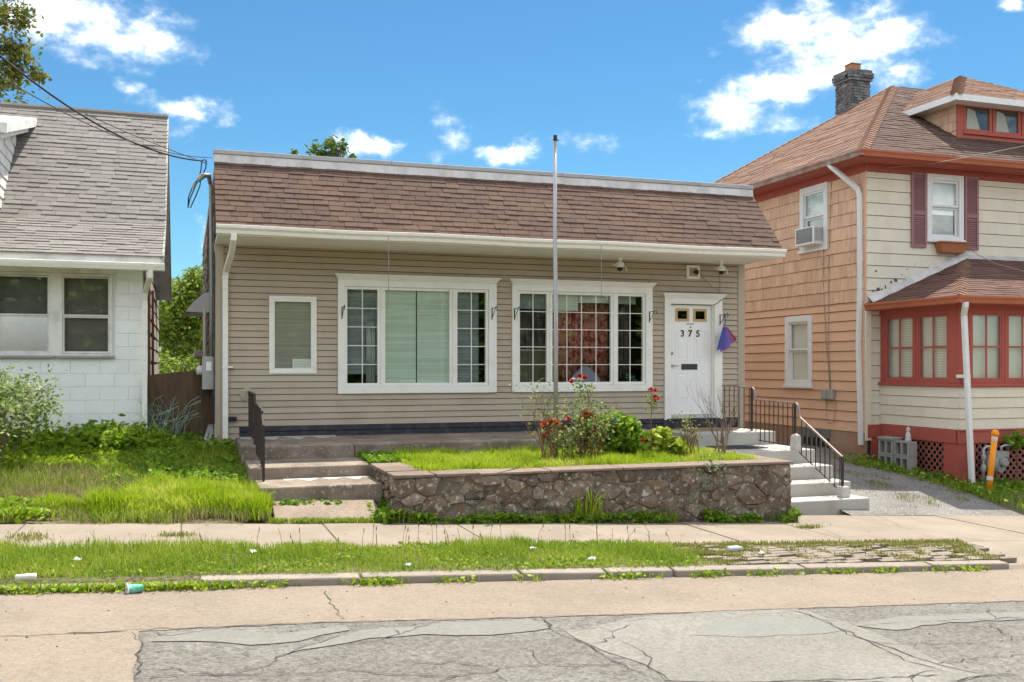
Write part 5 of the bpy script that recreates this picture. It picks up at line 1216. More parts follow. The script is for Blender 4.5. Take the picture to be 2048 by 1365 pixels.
v1 = Vector((1, 0, dk)).normalized(); n1_ = Vector((-dk, 0, 1)).normalized(); v2 = Vector((0, 1, dk)).normalized(); n2_ = Vector((0, -dk, 1)).normalized(); c2 = 1/sqrt(1+dk*dk); L2_ = hw/c2
courses(DO, 'dormer_shingles', roofr, (dex0, dey, DE), (0, 1, 0), tuple(v1), tuple(n1_), (0, 3.6, -.02, L2_), .135, .5, .013, .25, (), urange=lambda v: (max(0, v)*c2, 3.6), jit=.8, joined=True, lap=.02)
courses(DO, 'dormer_front_shingles', roofr, (dex0, dey, DE), (1, 0, 0), tuple(v2), tuple(n2_), (0, 2*hw, -.02, L2_), .135, .5, .013, .25, (), urange=lambda v: (max(0, v)*c2, 2*hw-max(0, v)*c2), jit=.8, joined=True, lap=.02)
hipcap((dex0, dey, DE), (px_, py_, pz_), roofr, DO, 20)
mb = MB(); mb.box(dex0-.02, dex1, dey-.02, dey+.03, DE-.14, DE-.005); mb.box(dex0-.02, dex0+.03, dey+.031, 18.2, DE-.14, DE-.005); mb.box(dex0+.03, dex1, dey+.03, DY, DE-.13, DE-.11); mb.box(dex0+.03, DX0, DY+.001, 18.2, DE-.13, DE-.11); mb.build('dormer_eave', whitep, DO)

# ------------------------------------------------------------------ porch of the right-hand house
def part(name, parent=RH):
    o = bpy.data.objects.new(name, None); COL.objects.link(o); o.parent = parent; ORG[o.name] = org(parent); return o
PO = part('porch')
PF = Frame((0, PYY, 0), (1, 0, 0), (0, -1, 0)); PS = Frame((PXX, 0, 0), (0, 1, 0), (-1, 0, 0)); PR = 19.5
ZS, ZW, ZB = -.33, 1.08, -1.12
# knee wall with shingles
mb = MB(); mb.box(PXX+.02, PR, PYY+.02, PYY+.12, ZB, ZS); mb.box(PXX+.02, PXX+.12, PYY+.13, HY, ZB, ZS); mb.box(PXX+.12, PR, PYY+.13, HY, ZB, ZB+.05); mb.build('knee_wall', dark, PO)
courses(PO, 'porch_wall_shingle', cream, (0, PYY, 0), (1, 0, 0), (0, 0, 1), (0, -1, 0), (PXX+.0, 19.4, ZB, ZS-.03), .19, .27, .018, .2, (), jit=.12, lap=-.008, gap=.0015)
courses(PO, 'porch_wall_shingle', cream, (PXX, 0, 0), (0, 1, 0), (0, 0, 1), (-1, 0, 0), (PYY+.0, HY-.02, ZB, ZS-.03), .19, .27, .018, .2, (), jit=.12, lap=-.008, gap=.0015)
mb = MB(); PF.box(mb, PXX-.05, PR, ZS-.03, ZS+.03, -.05, .055); PS.box(mb, PYY+.001, HY-.01, ZS-.03, ZS+.03, -.05, .055); mb.build('porch_sill', redt, PO, bevel=.006)
mb = MB(); PF.box(mb, PXX-.04, PR, -1.37, ZB-.005, -.03, .04); PS.box(mb, PYY+.001, HY-.05, -1.37, ZB-.005, -.03, .04); PF.box(mb, PXX-.055, PR, ZB-.03, ZB+.0, .04, .06); mb.build('skirt_board', redt, PO, bevel=.005)
mb = MB(); PF.box(mb, PXX-.02, PR, ZW-.06, 1.16, -.06, .025); PS.box(mb, PYY+.001, HY-.02, ZW-.06, 1.16, -.06, .025); mb.build('porch_header', redt, PO)
mb = MB(); mb.box(PXX-.02, PXX+.20, PYY-.02, PYY+.20, ZS+.03, ZW-.06); mb.build('corner_post', redt, PO, bevel=.006)
mb = MB(); mb.box(PXX-.0, PXX+.08, HY-.12, HY-.02, ZS+.03, ZW-.06); mb.build('wall_post', redt, PO)
mb = MB(); mb.box(PXX-.02, PXX+.36, PYY-.02, PYY+.36, -2.4, -1.372); mb.build('brick_pier', redt, PO, bevel=.008)
mb = MB(); mb.box(PXX-.36, PXX-.24, HY-.05, HY-.005, -1.45, 1.1); mb.build('corner_board', cream, PO)
mb = MB(); mb.box(HX+.0, PXX-.0, HY-.06, HY-.01, -1.40, -1.14); mb.box(HX+.1, PXX-.0, HY-.04, HY+.0, -2.2, -1.405); mb.build('red_base', redt, RH)
def lightw(fr, a, b, par):
    w = MB(); fr.ring(w, a, b, ZS+.03, ZW-.06, .06, -.04, .012); W_ = w.build('porch_window', redt, par, bevel=.003)
    sash(W_, fr, a+.062, b-.062, ZS+.092, ZW-.122, .035, 2, 2, glass, mt=.035, mat=redt, w0=-.035, w1=.004); return W_
for a, b in ((14.02, 14.88), (14.89, 15.78)): lightw(PS, a, b, PO)
for a, b in ((13.24, 14.05), (14.06, 14.9), (14.91, 15.75), (15.76, 16.6), (16.61, 17.5), (17.51, 18.4)): lightw(PF, a, b, PO)
lace = M('lace_curtain', (.64, .60, .52), .9, .08, 6, tint=0, col2=(.58, .55, .49), dirt=.3, dscale=3)
def pcurt(fr, a, b, label):
    n = 48; mb = MB()
    for i in range(n+1):
        t = i/n; u = a+(b-a)*t; am = .02*sin(t*38+sin(t*11)); mb.v += [tuple(fr.p(u, ZS+.06, -.075+am)), tuple(fr.p(u, ZW-.08, -.075+am*.6))]
    mb.f = [(2*i, 2*i+2, 2*i+3, 2*i+1) for i in range(n)]; mb.t = [0]*n; tag(mb.build('porch_curtain', lace, smooth=True), label, 'curtain', 'pale porch curtains')
pcurt(PS, 14.05, 15.75, 'pale curtain inside the narrow side of the red porch'); pcurt(PF, 13.28, 18.3, 'pale curtain inside the street side of the red porch')
reflm = M('reflection_stripe', (.78, .74, .64), .9, .05, 2)  # slats added in place of the neighbouring siding's reflection in the panes
mb = MB()
for i in range(26):
    z = ZS+.1+.048*i; a, b = (14.6, 15.48)
    if z < ZW-.15: PS.box(mb, 14.1, 14.5, z, z+.026, -.052, -.047); PS.box(mb, 14.93, 15.38, z, z+.026, -.052, -.047)
tag(mb.build('reflected_siding', reflm), 'cream slats standing in for siding reflected in the narrow side of the red porch', 'blind')
# porch roof (hipped) with gutter and flashing
QX, QY, QZ, QK = 12.73, 13.5, 1.24, .41; QL = HY-QY
mb = MB(); mb.add([(QX, QY, QZ-.03), (PR, QY, QZ-.03), (PR, HY, QZ+QK*QL-.03), (QX+QL, HY, QZ+QK*QL-.03), (QX, HY, QZ-.03)], [(0, 1, 2, 3), (0, 3, 4), (0, 4, 3, 2, 1)]); mb.build('porch_roof_deck', roofd, PO)
cq = 1/sqrt(1+QK*QK); vq = Vector((0, 1, QK)).normalized(); nq = Vector((0, -QK, 1)).normalized(); vq2 = Vector((1, 0, QK)).normalized(); nq2 = Vector((-QK, 0, 1)).normalized()
rbm = M('red_brown_shingle', (.13, .068, .052), .95, .14, 3, .6, 90, tint=.16, col2=(.11, .068, .056), dirt=.35, dscale=1.2)
courses(PO, 'porch_shingles', rbm, (QX, QY, QZ), (1, 0, 0), tuple(vq), tuple(nq), (0, PR-QX, -.03, QL/cq), .127, .34, .013, .25, (), urange=lambda v: (max(0, v)*cq, PR-QX), jit=.8, joined=True, lap=.02)
courses(PO, 'porch_side_shingles', rbm, (QX, QY, QZ), (0, 1, 0), tuple(vq2), tuple(nq2), (0, QL, -.03, QL/cq), .127, .34, .013, .25, (), urange=lambda v: (max(0, v)*cq, QL), jit=.8, joined=True, lap=.02)
hipcap((QX, QY, QZ), (QX+QL, HY, QZ+QK*QL), roofr, PO, 18, w=.14)
mb = MB()
for i in range(12):
    t0, t1 = i/12, (i+1)/12; w = lambda t: .05+.03*sin(t*31)
    a, b = Vector((QX+QL*t0, HY-.035, QZ+QK*QL*t0)), Vector((QX+QL*t1, HY-.035, QZ+QK*QL*t1))
    mb.face([a+Vector((0, -.09-w(t0), -.0+.02)), b+Vector((0, -.09-w(t1), .02)), b+Vector((0, .012, .10+w(t1))), a+Vector((0, .012, .10+w(t0)))])
mb.box(QX+QL-.05, PR, HY-.06, HY-.022, QZ+QK*QL-.03, QZ+QK*QL+.07)
o = mb.build('porch_flashing', flash, PO); o.modifiers.new('t', 'SOLIDIFY').thickness = .01
gut((QX-.08, QY, QZ), (PR, QY, QZ), (0, -1, 0), 'porch_gutter', redg, PO, h=.13); gut((QX, QY-.08, QZ), (QX, HY-.03, QZ), (-1, 0, 0), 'porch_gutter', redg, PO, h=.13)
mb = MB(); mb.box(QX, PR, QY, PYY-.03, 1.10, 1.125); mb.box(QX, PXX-.03, PYY-.029, HY-.03, 1.10, 1.125); mb.build('porch_soffit', redt, PO)
sqtube(MB(), [(12.79, 13.42, 1.12), (12.80, 13.43, 1.06), (12.93, 13.60, .92), (12.945, 13.61, .84), (13.06, 13.62, -.9), (13.13, 13.62, -2.12)], .085, .075).build('porch_downspout', whitep, PO, bevel=.008)
mb = MB(); mb.box(12.94, 13.13, 13.65, 13.80, -.20, -.14); mb.build('pipe_bracket', whitep, PO, bevel=.01)
# lattice skirts: crossing slats, each a piece
latm = M('lattice_red', (.31, .115, .085), .75, .08, 6)
def lattice(fr, a, b, z0, z1, par):
    L = part('lattice', par); st = .105; w = .032
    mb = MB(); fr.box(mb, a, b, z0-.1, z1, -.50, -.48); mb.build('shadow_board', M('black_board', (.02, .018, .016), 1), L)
    for sgn, wo in ((1, .0), (-1, .009)):
        k = -30
        while k < 60:
            c = k*st*1.35                               # line u = a + c + sgn*(z-z0)
            pts = []
            ua = a+c; lo = z0; hi = z1
            # clip to the rectangle
            if sgn > 0: lo = max(lo, z0+(a-ua)); hi = min(hi, z0+(b-ua))
            else: lo = max(lo, z0+(ua-b)); hi = min(hi, z0+(ua-a))
            if hi-lo > .03:
                u0_, u1_ = ua+sgn*(lo-z0), ua+sgn*(hi-z0)
                mb = MB(); q = w*.72
                P = [fr.p(u0_-q, lo, wo-.007), fr.p(u0_+q, lo, wo-.007), fr.p(u1_+q, hi, wo-.007), fr.p(u1_-q, hi, wo-.007)]
                mb.prism(P, fr.n*.007); mb.build('lattice_slat', latm, L)
            k += 1
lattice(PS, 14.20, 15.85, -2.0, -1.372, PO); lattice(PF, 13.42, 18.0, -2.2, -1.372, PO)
# wires to the house front
wire('house_cable', [atY(1770, 336, HY-.04), atY(1850, 330, 15.6), atY(1950, 312, 14.6), atY(2070, 288, 13.4)], .008, wgr, 'pale cable reaching the front frieze of the two-storey house')
wire('house_cable', [atY(1925, 484, HY-.04), atY(1952, 508, 15.7), atY(1990, 527, 15.3), atY(2060, 546, 14.8)], .007, wgr, 'dark cable slanting over the porch roof from the upper window')

# ------------------------------------------------------------------ things in front of the porch
cinder = M('cinder_block', (.30, .29, .27), .95, .12, 6, .5, 50)
def cblock(y, z, label, x=12.60):
    B = MB(); a, b, c, d = x, x+.20, y, y+.39; h = .285
    B.box(a, b, c, c+.045, z, z+h); B.box(a, b, c+.17, c+.215, z, z+h); B.box(a, b, d-.045, d, z, z+h)
    B.box(a+.002, b-.002, c+.046, c+.169, z, z+.035); B.box(a+.002, b-.002, c+.216, d-.046, z, z+.035); B.box(a+.002, b-.002, c+.046, c+.169, z+h-.035, z+h); B.box(a+.002, b-.002, c+.216, d-.046, z+h-.035, z+h)
    B.box(b-.03, b-.004, c+.046, d-.046, z+.036, z+h-.036)
    return tag(B.build('cinder_block', cinder, bevel=.006), label, 'cinder block', 'cinder blocks stacked before the lattice')
gb = -1.96
cblock(14.60, gb, 'grey cinder block at the bottom of the stack, end nearest the street'); cblock(15.0, gb-.0, 'grey cinder block at the bottom of the stack, end nearest the house', 12.57)
cblock(14.61, gb+.29, 'grey cinder block on top of the stack under the white figurine', 12.61); cblock(15.005, gb+.29, 'grey cinder block on top of the stack below the flat slab', 12.58)
mb = MB(); mb.box(12.56, 12.80, 14.99, 15.40, gb+.577, gb+.627); tag(mb.build('concrete_slab', cinder, bevel=.008), 'flat grey slab lying on the rear end of the block stack', 'slab')
mb = MB(); c = (12.70, 14.72, gb+.577); mb.lathe([(.055, 0), (.06, .03), (.045, .07), (.05, .11), (.035, .16), (.018, .175), (.034, .20), (.036, .225), (.022, .25), (.008, .27)], c, 12); tag(mb.build('figurine', M('figurine_white', (.52, .52, .50), .6, .05), smooth=True), 'small whitish figurine standing on the cinder blocks', 'figurine')
GM = thing('gas_meter', 'grey gas meter with pipes beside the lattice and orange post', 'gas meter', (13.5, 13.55, -2.1))
gm = M('meter_grey', (.25, .26, .25), .55, .1, 6)
mb = MB(); mb.lathe([(.04, -.13), (.15, -.12), (.17, -.06), (.17, .06), (.15, .12), (.04, .13)], (13.60, 13.58, -1.72), 18, ax=(.3, -1, 0)); mb.build('body', gm, GM, smooth=False)
mb = MB(); mb.box(13.52, 13.80, 13.46, 13.70, -1.60, -1.50); mb.lathe([(.085, 0), (.085, .08), (.06, .1)], (13.64, 13.47, -1.68), 14, ax=(0, -1, 0)); mb.build('index_head', gm, GM, bevel=.006)
mb = MB(); mb.tube([(13.36, 13.6, -2.25), (13.36, 13.6, -1.46), (13.42, 13.6, -1.41), (13.54, 13.6, -1.41), (13.55, 13.6, -1.52)], .026, 8); mb.tube([(13.76, 13.6, -1.52), (13.76, 13.6, -1.42), (13.85, 13.6, -1.40), (14.2, 13.65, -1.40)], .022, 8); mb.build('pipe', greymet, GM, smooth=True)
mb = MB(); mb.lathe([(.04, 0), (.05, .03), (.05, .09), (.04, .12)], (13.36, 13.6, -1.85), 10); mb.lathe([(.035, 0), (.045, .03), (.045, .07), (.035, .1)], (13.36, 13.6, -1.65), 10); mb.build('valve', greymet, GM)
orange = M('orange_plastic', (.78, .27, .012), .45, .03, 5)
BO = thing('bollard', 'slightly leaning orange marker post in the grass before the porch', 'post', (13.2, 13.2, -2.2))
b0 = onG(1976, 988); b1 = b0+Vector((.15, -.0, 1.0))
mb = MB(); mb.tube([b0-Vector((0, 0, .1)), b0.lerp(b1, .5), b1], .050, 16); mb.build('post', orange, BO, smooth=True)
mb = MB(); d = (b1-b0).normalized(); mb.lathe([(.052, 0), (.064, .012), (.064, .05), (.05, .08), (.03, .1), (.005, .106)], b1-d*.012, 16, ax=d); mb.build('cap', orange, BO, smooth=True)
mb = MB()
for t in (.93, .26): p = b0.lerp(b1, t); mb.lathe([(.0512, -.035), (.0522, -.03), (.0522, .03), (.0512, .035)], p, 16, ax=d)
mb.build('reflective_band', M('band_silver', (.55, .53, .48), .4, .1), BO, smooth=True)
# ------------------------------------------------------------------ grass
lush = leafmat('lush_grass', (.17, .30, .010), (.36, .47, .016), .45, .6, (.56, .55, .13))
lawng = leafmat('lawn_grass', (.09, .18, .012), (.23, .33, .022), .42, .6, (.40, .43, .07))
dry = leafmat('dry_grass', (.14, .15, .035), (.27, .235, .09), .35, .7, (.40, .33, .17))
weedm = leafmat('weed_leaf', (.06, .16, .012), (.16, .29, .02), .4, .5, (.30, .40, .035))
brightw = leafmat('bright_weed_leaf', (.15, .27, .012), (.30, .43, .02), .45, .5, (.42, .50, .04))
def scatter(n, x0, x1, y0, y1, dens=None, f=gzv):
    x = NP.uniform(x0, x1, n); y = NP.uniform(y0, y1, n)
    if dens is not None: k = NP.random(n) < dens(x, y); x, y = x[k], y[k]
    return x, y, f(x, y)
def xyz(t): return np.stack(t, 1)
# verge between kerb and pavement
edge = lambda x: .07*np.sin(x*2.3)+.05*np.sin(x*6.1)+.03*np.sin(x*15)
def dv(x, y): return np.clip((.35+1.3*vnoise(x, y, .35, 3))*np.where(x < 4.7, 1, np.clip(1-(x-4.7)*2.2, 0, 1)), 0, 1)*((y < 9.80+edge(x)*1.3+.03) & (y > 8.55-.02+edge(x*1.7)*.35))
p = xyz(scatter(52000, -6, 6, 8.5, 9.98, dv)); nz = vnoise(p[:, 0], p[:, 1], .6, 1)
hh = (.025+.055*nz**1.5+.03*NP.random(len(p)))*np.where(p[:, 0] < .6, 1.5, 1.0)*np.clip(.55+(p[:, 1]-8.5)*.8, .5, 1.3)
o = blade_mesh('verge_grass', p, hh, .008, lawng, tints=np.clip(NP.random(len(p))*.6+.45*vnoise(p[:, 0], p[:, 1], .5, 7), 0, 1), lean=.9)
tag(o, 'short weedy green grass on the verge between kerb and pavement', 'grass', kind='stuff')
p = xyz(scatter(12000, -3.6, 5.6, 8.55, 9.86, lambda x, y: np.clip(vnoise(x, y, .3, 5)*2-.7, 0, 1)*(x < 5.0+.4*NP.random(len(x)))))
p[:, 2] += .012+.03*NP.random(len(p))
o = leaf_mesh('verge_clover', p, .035, lawng, aspect=.75, updir=.2, kind='stuff'); tag(o, 'low clover and broad weeds in the verge grass', 'weeds', kind='stuff')
# weeds in the paved verge and along its edges
def dp_(x, y): return np.clip(vnoise(x, y, .16, 9)*2.6-1.05+.9*(np.abs(y-9.66) < .10)+.9*np.clip((x-8.35)*1.5, 0, 1)-.5*((y < 9.45) & (x > 6) & (x < 8.3)), 0, 1)
p = xyz(scatter(16000, 4.5, 9.25, 8.56, 9.78, dp_)); k = p[:, 0] < 9.2-.55*np.clip((9.75-p[:, 1])/1.2, 0, 1); p = p[k]
o = blade_mesh('paving_weeds', p, .022+.035*NP.random(len(p)), .010, dry if False else leafmat('dusty_grass', (.11, .15, .02), (.24, .25, .05), .4, .6, (.33, .29, .10)), lean=1.0); tag(o, 'dusty yellow-green weeds growing between the verge pavers', 'weeds', kind='stuff')
# weed tufts at the kerb foot
pts = []; lf = []
for px in (420, 455, 520, 735, 760, 905, 1052, 1220, 1255, 1295, 1420, 1440, 1545, 1550, 1640, 1730, 1815, 1830, 1930, 2010, 100, 40, 180, 230, 320, 350, 375):
    q = atZ(px, 1160, rz(onG(px, 1160, rz).x, ROAD_Y)); q = Vector((onG(px, 1160, rz).x, 8.40, 0)); n_ = R.randint(14, 60) if px > 400 else 110
    x = q.x+NP.normal(size=n_)*(.12 if px > 400 else .22); y = np.full(n_, 8.40)+NP.normal(size=n_)*.03; z = np.array([rz(a, 8.4) for a in x])
    pts.append(np.stack([x, y, z], 1))
    m_ = n_//2; x = q.x+NP.normal(size=m_)*(.12 if px > 400 else .22); lf.append(np.stack([x, 8.38+NP.normal(size=m_)*.04, np.array([rz(a, 8.4)+.01+.06*R.random() for a in x])], 1))
p = np.concatenate(pts); o = blade_mesh('kerb_weeds', p, .04+.07*NP.random(len(p)), .010, lawng, lean=1.1); tag(o, 'tufts of weed along the foot of the kerb', 'weeds', kind='stuff')
p = np.concatenate(lf); o = leaf_mesh('kerb_weed_leaves', p, .05, brightw, aspect=.5); tag(o, 'small weed leaves along the foot of the kerb', 'weeds', kind='stuff')
# lawn of the left house
def lawn_ok(x, y): return (y > 11.42+.12*np.sin(x*3)+.08*np.sin(x*7.7)) & (y < 15.85) & (x < 1.0-.06*np.sin(y*5)) & ~((x > .40) & (y > 15.5))
lushc = [(-.72, 11.9, .42, .35), (-.28, 12.0, .5, .5), (.25, 12.1, .5, .5), (.68, 12.0, .32, .5), (-.1, 12.5, .6, .35), (.45, 12.6, .45, .35), (-1.35, 12.0, .28, .22)]
def lushf(x, y):
    v = np.zeros_like(x)
    for (a, b, c, d) in lushc: v = np.maximum(v, np.clip(1.35-1.2*(((x-a)/c)**2+((y-b)/d)**2)+1.1*(vnoise(x, y, .22, 51)-.5), 0, 1))
    return v
x, y, z = scatter(68000, -6.2, .95, 11.3, 15.8, lambda x, y: lawn_ok(x, y)*np.clip(.5+.9*vnoise(x, y, .5, 2), 0, 1)); L_ = lushf(x, y)
dryn = np.clip(vnoise(x, y, .8, 6)*1.6-.35+.25*(x < -.9), 0, 1)*(1-L_)*(y < 14)
k = (L_ < NP.random(len(x))*.8); sel = k & (dryn > NP.random(len(x)))
o = blade_mesh('dry_lawn_grass', np.stack([x, y, z], 1)[sel], .06+.10*NP.random(sel.sum()), .008, dry, lean=1.0); tag(o, 'straw-coloured dry grass in the left lawn', 'grass', kind='stuff')
sel = k & ~sel; o = blade_mesh('lawn_grass', np.stack([x, y, z], 1)[sel], .06+.11*NP.random(sel.sum()), .009, lawng, lean=.9); tag(o, 'rough green grass of the left lawn', 'grass', kind='stuff')
x, y, z = scatter(34000, -1.9, .98, 11.4, 13.2, lambda x, y: lawn_ok(x, y)*lushf(x, y)); p = np.stack([x, y, z], 1)
o = blade_mesh('long_grass', p, (.10+.20*NP.random(len(p)))*(.4+.6*lushf(x, y))*(.55+.9*vnoise(x, y, .22, 41)), .013, lush, lean=.8, tints=np.clip(.55*NP.random(len(p))+.5*vnoise(x, y, .3, 43), 0, 1)); tag(o, 'long bright yellow-green grass by the pavement left of the path', 'grass', kind='stuff')
# ground cover: leafy weeds
def cover(name, n, x0, x1, y0, y1, dens, size, hmax, mat, label, aspect=.6, droop=0.):
    x, y, z = scatter(n, x0, x1, y0, y1, dens); z = z+hmax*NP.random(len(x))**.8*(.4+.8*vnoise(x, y, .35, 4))
    o = leaf_mesh(name, np.stack([x, y, z], 1), size, mat, aspect=aspect, updir=.25-droop); return tag(o, label, 'weeds', kind='stuff')
cover('ground_elder', 9000, -1.2, .9, 12.9, 16.3, lambda x, y: np.clip(vnoise(x, y, .4, 8)*1.5-.1, 0, 1)*np.clip((x+1.15)*1.6, 0, 1)*np.clip((y-12.9)*2, 0, 1)*~((x > .68) & (y > 14.1)), .085, .15, weedm, 'dark green leafy weeds in the shade by the left corner of the tan house')
cover('ground_ivy', 8500, -5.6, -.3, 14.0, 15.3, lambda x, y: np.clip(vnoise(x, y, .4, 12)*1.7-.2, 0, 1), .085, .12, brightw, 'bright low weeds in front of the tall leaves by the block house')
cover('lawn_edge_weeds', 900, -2.3, -1.35, 11.45, 12.2, lambda x, y: np.clip(1.4-((x+1.85)/.42)**2-((y-11.75)/.35)**2, 0, 1), .085, .16, brightw, 'bright broad-leaved weeds at the far left edge of the pavement')
def tall_leaves():
    pts = []; 
    for _ in range(240):
        x = R.uniform(-5.4, -.35); y = R.uniform(15.0, 15.75); h = R.uniform(.06, .24)+(.10 if -1.3 < x < -.4 else 0)
        n_ = 26; c = np.array([x, y, gz(x, y)+h*.75]); q = NP.normal(size=(n_, 3))*np.array([.14, .12, .07]); pts.append(c+q)
    p = np.concatenate(pts); o = leaf_mesh('tall_weeds', p, .12, leafmat('tall_weed_leaf', (.09, .20, .01), (.22, .35, .02), .45, .5, (.40, .48, .04)), aspect=.42, updir=.1); tag(o, 'tall leafy weeds along the foot of the block house', 'weeds', kind='stuff')
tall_leaves()
cover('wall_foot_weeds', 5200, 2.2, 7.95, 11.28, 11.47, lambda x, y: np.clip(vnoise(x, y, .28, 21)*2.4-.75, 0, 1), .075, .16, weedm, 'green weeds growing along the foot of the stone planter')
x, y, z = scatter(2200, 2.2, 8.0, 11.30, 11.46, lambda x, y: np.clip(vnoise(x, y, .35, 23)*2.2-.8, 0, 1)); o = blade_mesh('wall_foot_grass', np.stack([x, y, z], 1), .08+.16*NP.random(len(x)), .010, lawng, lean=1.0); tag(o, 'grass blades growing along the foot of the stone planter', 'grass', kind='stuff')
c_ = onG(1172, 1040); q = np.stack([c_.x+NP.normal(size=70)*.12, 11.40+NP.normal(size=70)*.03, np.full(70, c_.z)], 1); o = blade_mesh('grass_clump', q, .35+.15*NP.random(70), .014, lush, lean=1.0); tag(o, 'arching clump of long grass at the middle of the stone planter foot', 'grass', kind='stuff')
cover('path_weeds', 1300, .95, 2.4, 11.95, 12.2, lambda x, y: np.clip(vnoise(x, y, .2, 31)*2.2-.7, 0, 1), .07, .12, weedm, 'small weeds at the foot of the lowest left step')
cover('path_edge_weeds', 1500, 2.12, 2.42, 11.4, 12.2, lambda x, y: np.clip(vnoise(x, y, .2, 33)*2.2-.5, 0, 1), .08, .13, weedm, 'weeds between path slab and planter')
x, y, z = scatter(2600, .9, 2.4, 11.36, 11.5, lambda x, y: np.clip(vnoise(x, y, .15, 35)*2-.3, 0, 1)); o = blade_mesh('path_front_grass', np.stack([x, y, z], 1), .03+.04*NP.random(len(x)), .009, lawng, lean=1); tag(o, 'thin line of grass between pavement and path slab', 'grass', kind='stuff')
# planter grass
pz = lambda x, y: np.full_like(x, CZ)
x, y, z = scatter(38000, 2.75, 7.6, 11.78, 14.08, lambda x, y: np.clip(.35+1.2*vnoise(x, y, .4, 14), 0, 1)*(y > 11.80+.06*np.sin(x*4)), pz); p = np.stack([x, y, z], 1)
o = blade_mesh('planter_grass', p, (.05+.12*NP.random(len(p)))*(.45+1.0*vnoise(x, y, .25, 15)), .010, lush, lean=.9, tints=np.clip(.5*NP.random(len(p))+.55*vnoise(x, y, .4, 44), 0, 1)); tag(o, 'bright yellow-green grass filling the stone planter', 'grass', kind='stuff')
cover2 = lambda: None
x, y, z = scatter(2600, 2.36, 2.9, 12.9, 14.1, lambda x, y: np.clip(vnoise(x, y, .2, 16)*2-.2, 0, 1), pz); o = leaf_mesh('planter_weeds', np.stack([x, y, z+.10*NP.random(len(x))], 1), .07, weedm, aspect=.6); tag(o, 'dark green weeds at the step end of the planter', 'weeds', kind='stuff')
GB = lambda y: np.interp(y, [12, 12.4, 13.4, 14.5, 15.5], [12.55, 12.53, 12.46, 12.3, 11.9])
# right: driveway weeds and grass before the porch
x, y, z = scatter(26000, 11.6, 17, 11.9, 15.7, lambda x, y: np.clip(vnoise(x, y, .5, 18)*1.8-.25, 0, 1)*np.clip((x-GB(y))*4+.5, 0, 1)*~((x > 13.03) & (y > 13.8)))
p = np.stack([x, y, z], 1); o = blade_mesh('porch_grass', p, .06+.10*NP.random(len(p)), .011, lawng, lean=1); tag(o, 'grass and weeds in front of the red porch', 'grass', kind='stuff')
x, y, z = scatter(6500, 11.6, 17, 11.9, 15.8, lambda x, y: np.clip(vnoise(x, y, .35, 19)*2.2-.6, 0, 1)*np.clip((x-GB(y))*4+.5, 0, 1)*~((x > 13.0) & (y > 13.8)))
o = leaf_mesh('porch_weeds', np.stack([x, y, z+.14*NP.random(len(x))], 1), .085, weedm, aspect=.6); tag(o, 'leafy weeds along the lattice and driveway edge', 'weeds', kind='stuff')
def dd(x, y): return np.clip(vnoise(x, y, .3, 20)*3-1.9+.6*np.exp(-((y-13-.0)/.4)**2), 0, 1)
x, y, z = scatter(9000, 10.3, 12.6, 12.1, 18, dd); o = blade_mesh('driveway_weeds', np.stack([x, y, z], 1), .03+.05*NP.random(len(x)), .011, MAT['dusty_grass'], lean=1); tag(o, 'patches of weed growing in the gravel driveway', 'weeds', kind='stuff')
for (px, py, nm) in ((55, 1078, 'a'), (352, 1073, 'b'), (1618, 1056, 'c')):
    c_ = onG(px, py); n_ = 240; q = np.stack([c_.x+NP.normal(size=n_)*.10, c_.y+NP.normal(size=n_)*(.16 if px < 100 else .05), np.full(n_, kerb_slope(c_.x))], 1)
    o = blade_mesh('crack_weed', q, .03+.03*NP.random(n_), .009, MAT['dusty_grass'], lean=1.2)
    tag(o, {'a': 'weed growing in the pavement joint at the far left', 'b': 'small weed in the pavement joint below the long grass', 'c': 'small dry weed on the pavement by the white stairs'}[nm], 'weed', kind='stuff')

# ------------------------------------------------------------------ shrubs and flowers
twig = M('twig_brown', (.17, .11, .075), .9, .2, 20); twigr = M('twig_red', (.22, .10, .07), .9, .2, 20)
def branchy(mb, p, d, L, r, depth, tips, spread=.5, up=.15, gens=3):
    p = Vector(p); d = Vector(d).normalized(); pts = [p]; rs = [r]; k = 4
    for i in range(k):
        d = (d+Vector((R.gauss(0, .12), R.gauss(0, .12), R.gauss(0, .08)+up*.2))).normalized(); p = p+d*L/k; pts.append(p.copy()); rs.append(r*(1-.45*(i+1)/k))
    mb.tube(pts, rs, 4 if r < .02 else 6, caps=False); tips.append((p.copy(), d.copy()))
    if depth > 0:
        for _ in range(R.choice([2, 2, 3])):
            i = R.randint(2, k); nd_ = (d+Vector((R.gauss(0, spread), R.gauss(0, spread), R.gauss(up, spread*.6)))).normalized()
            branchy(mb, pts[i], nd_, L*R.uniform(.55, .8), rs[i]*.7, depth-1, tips, spread, up)
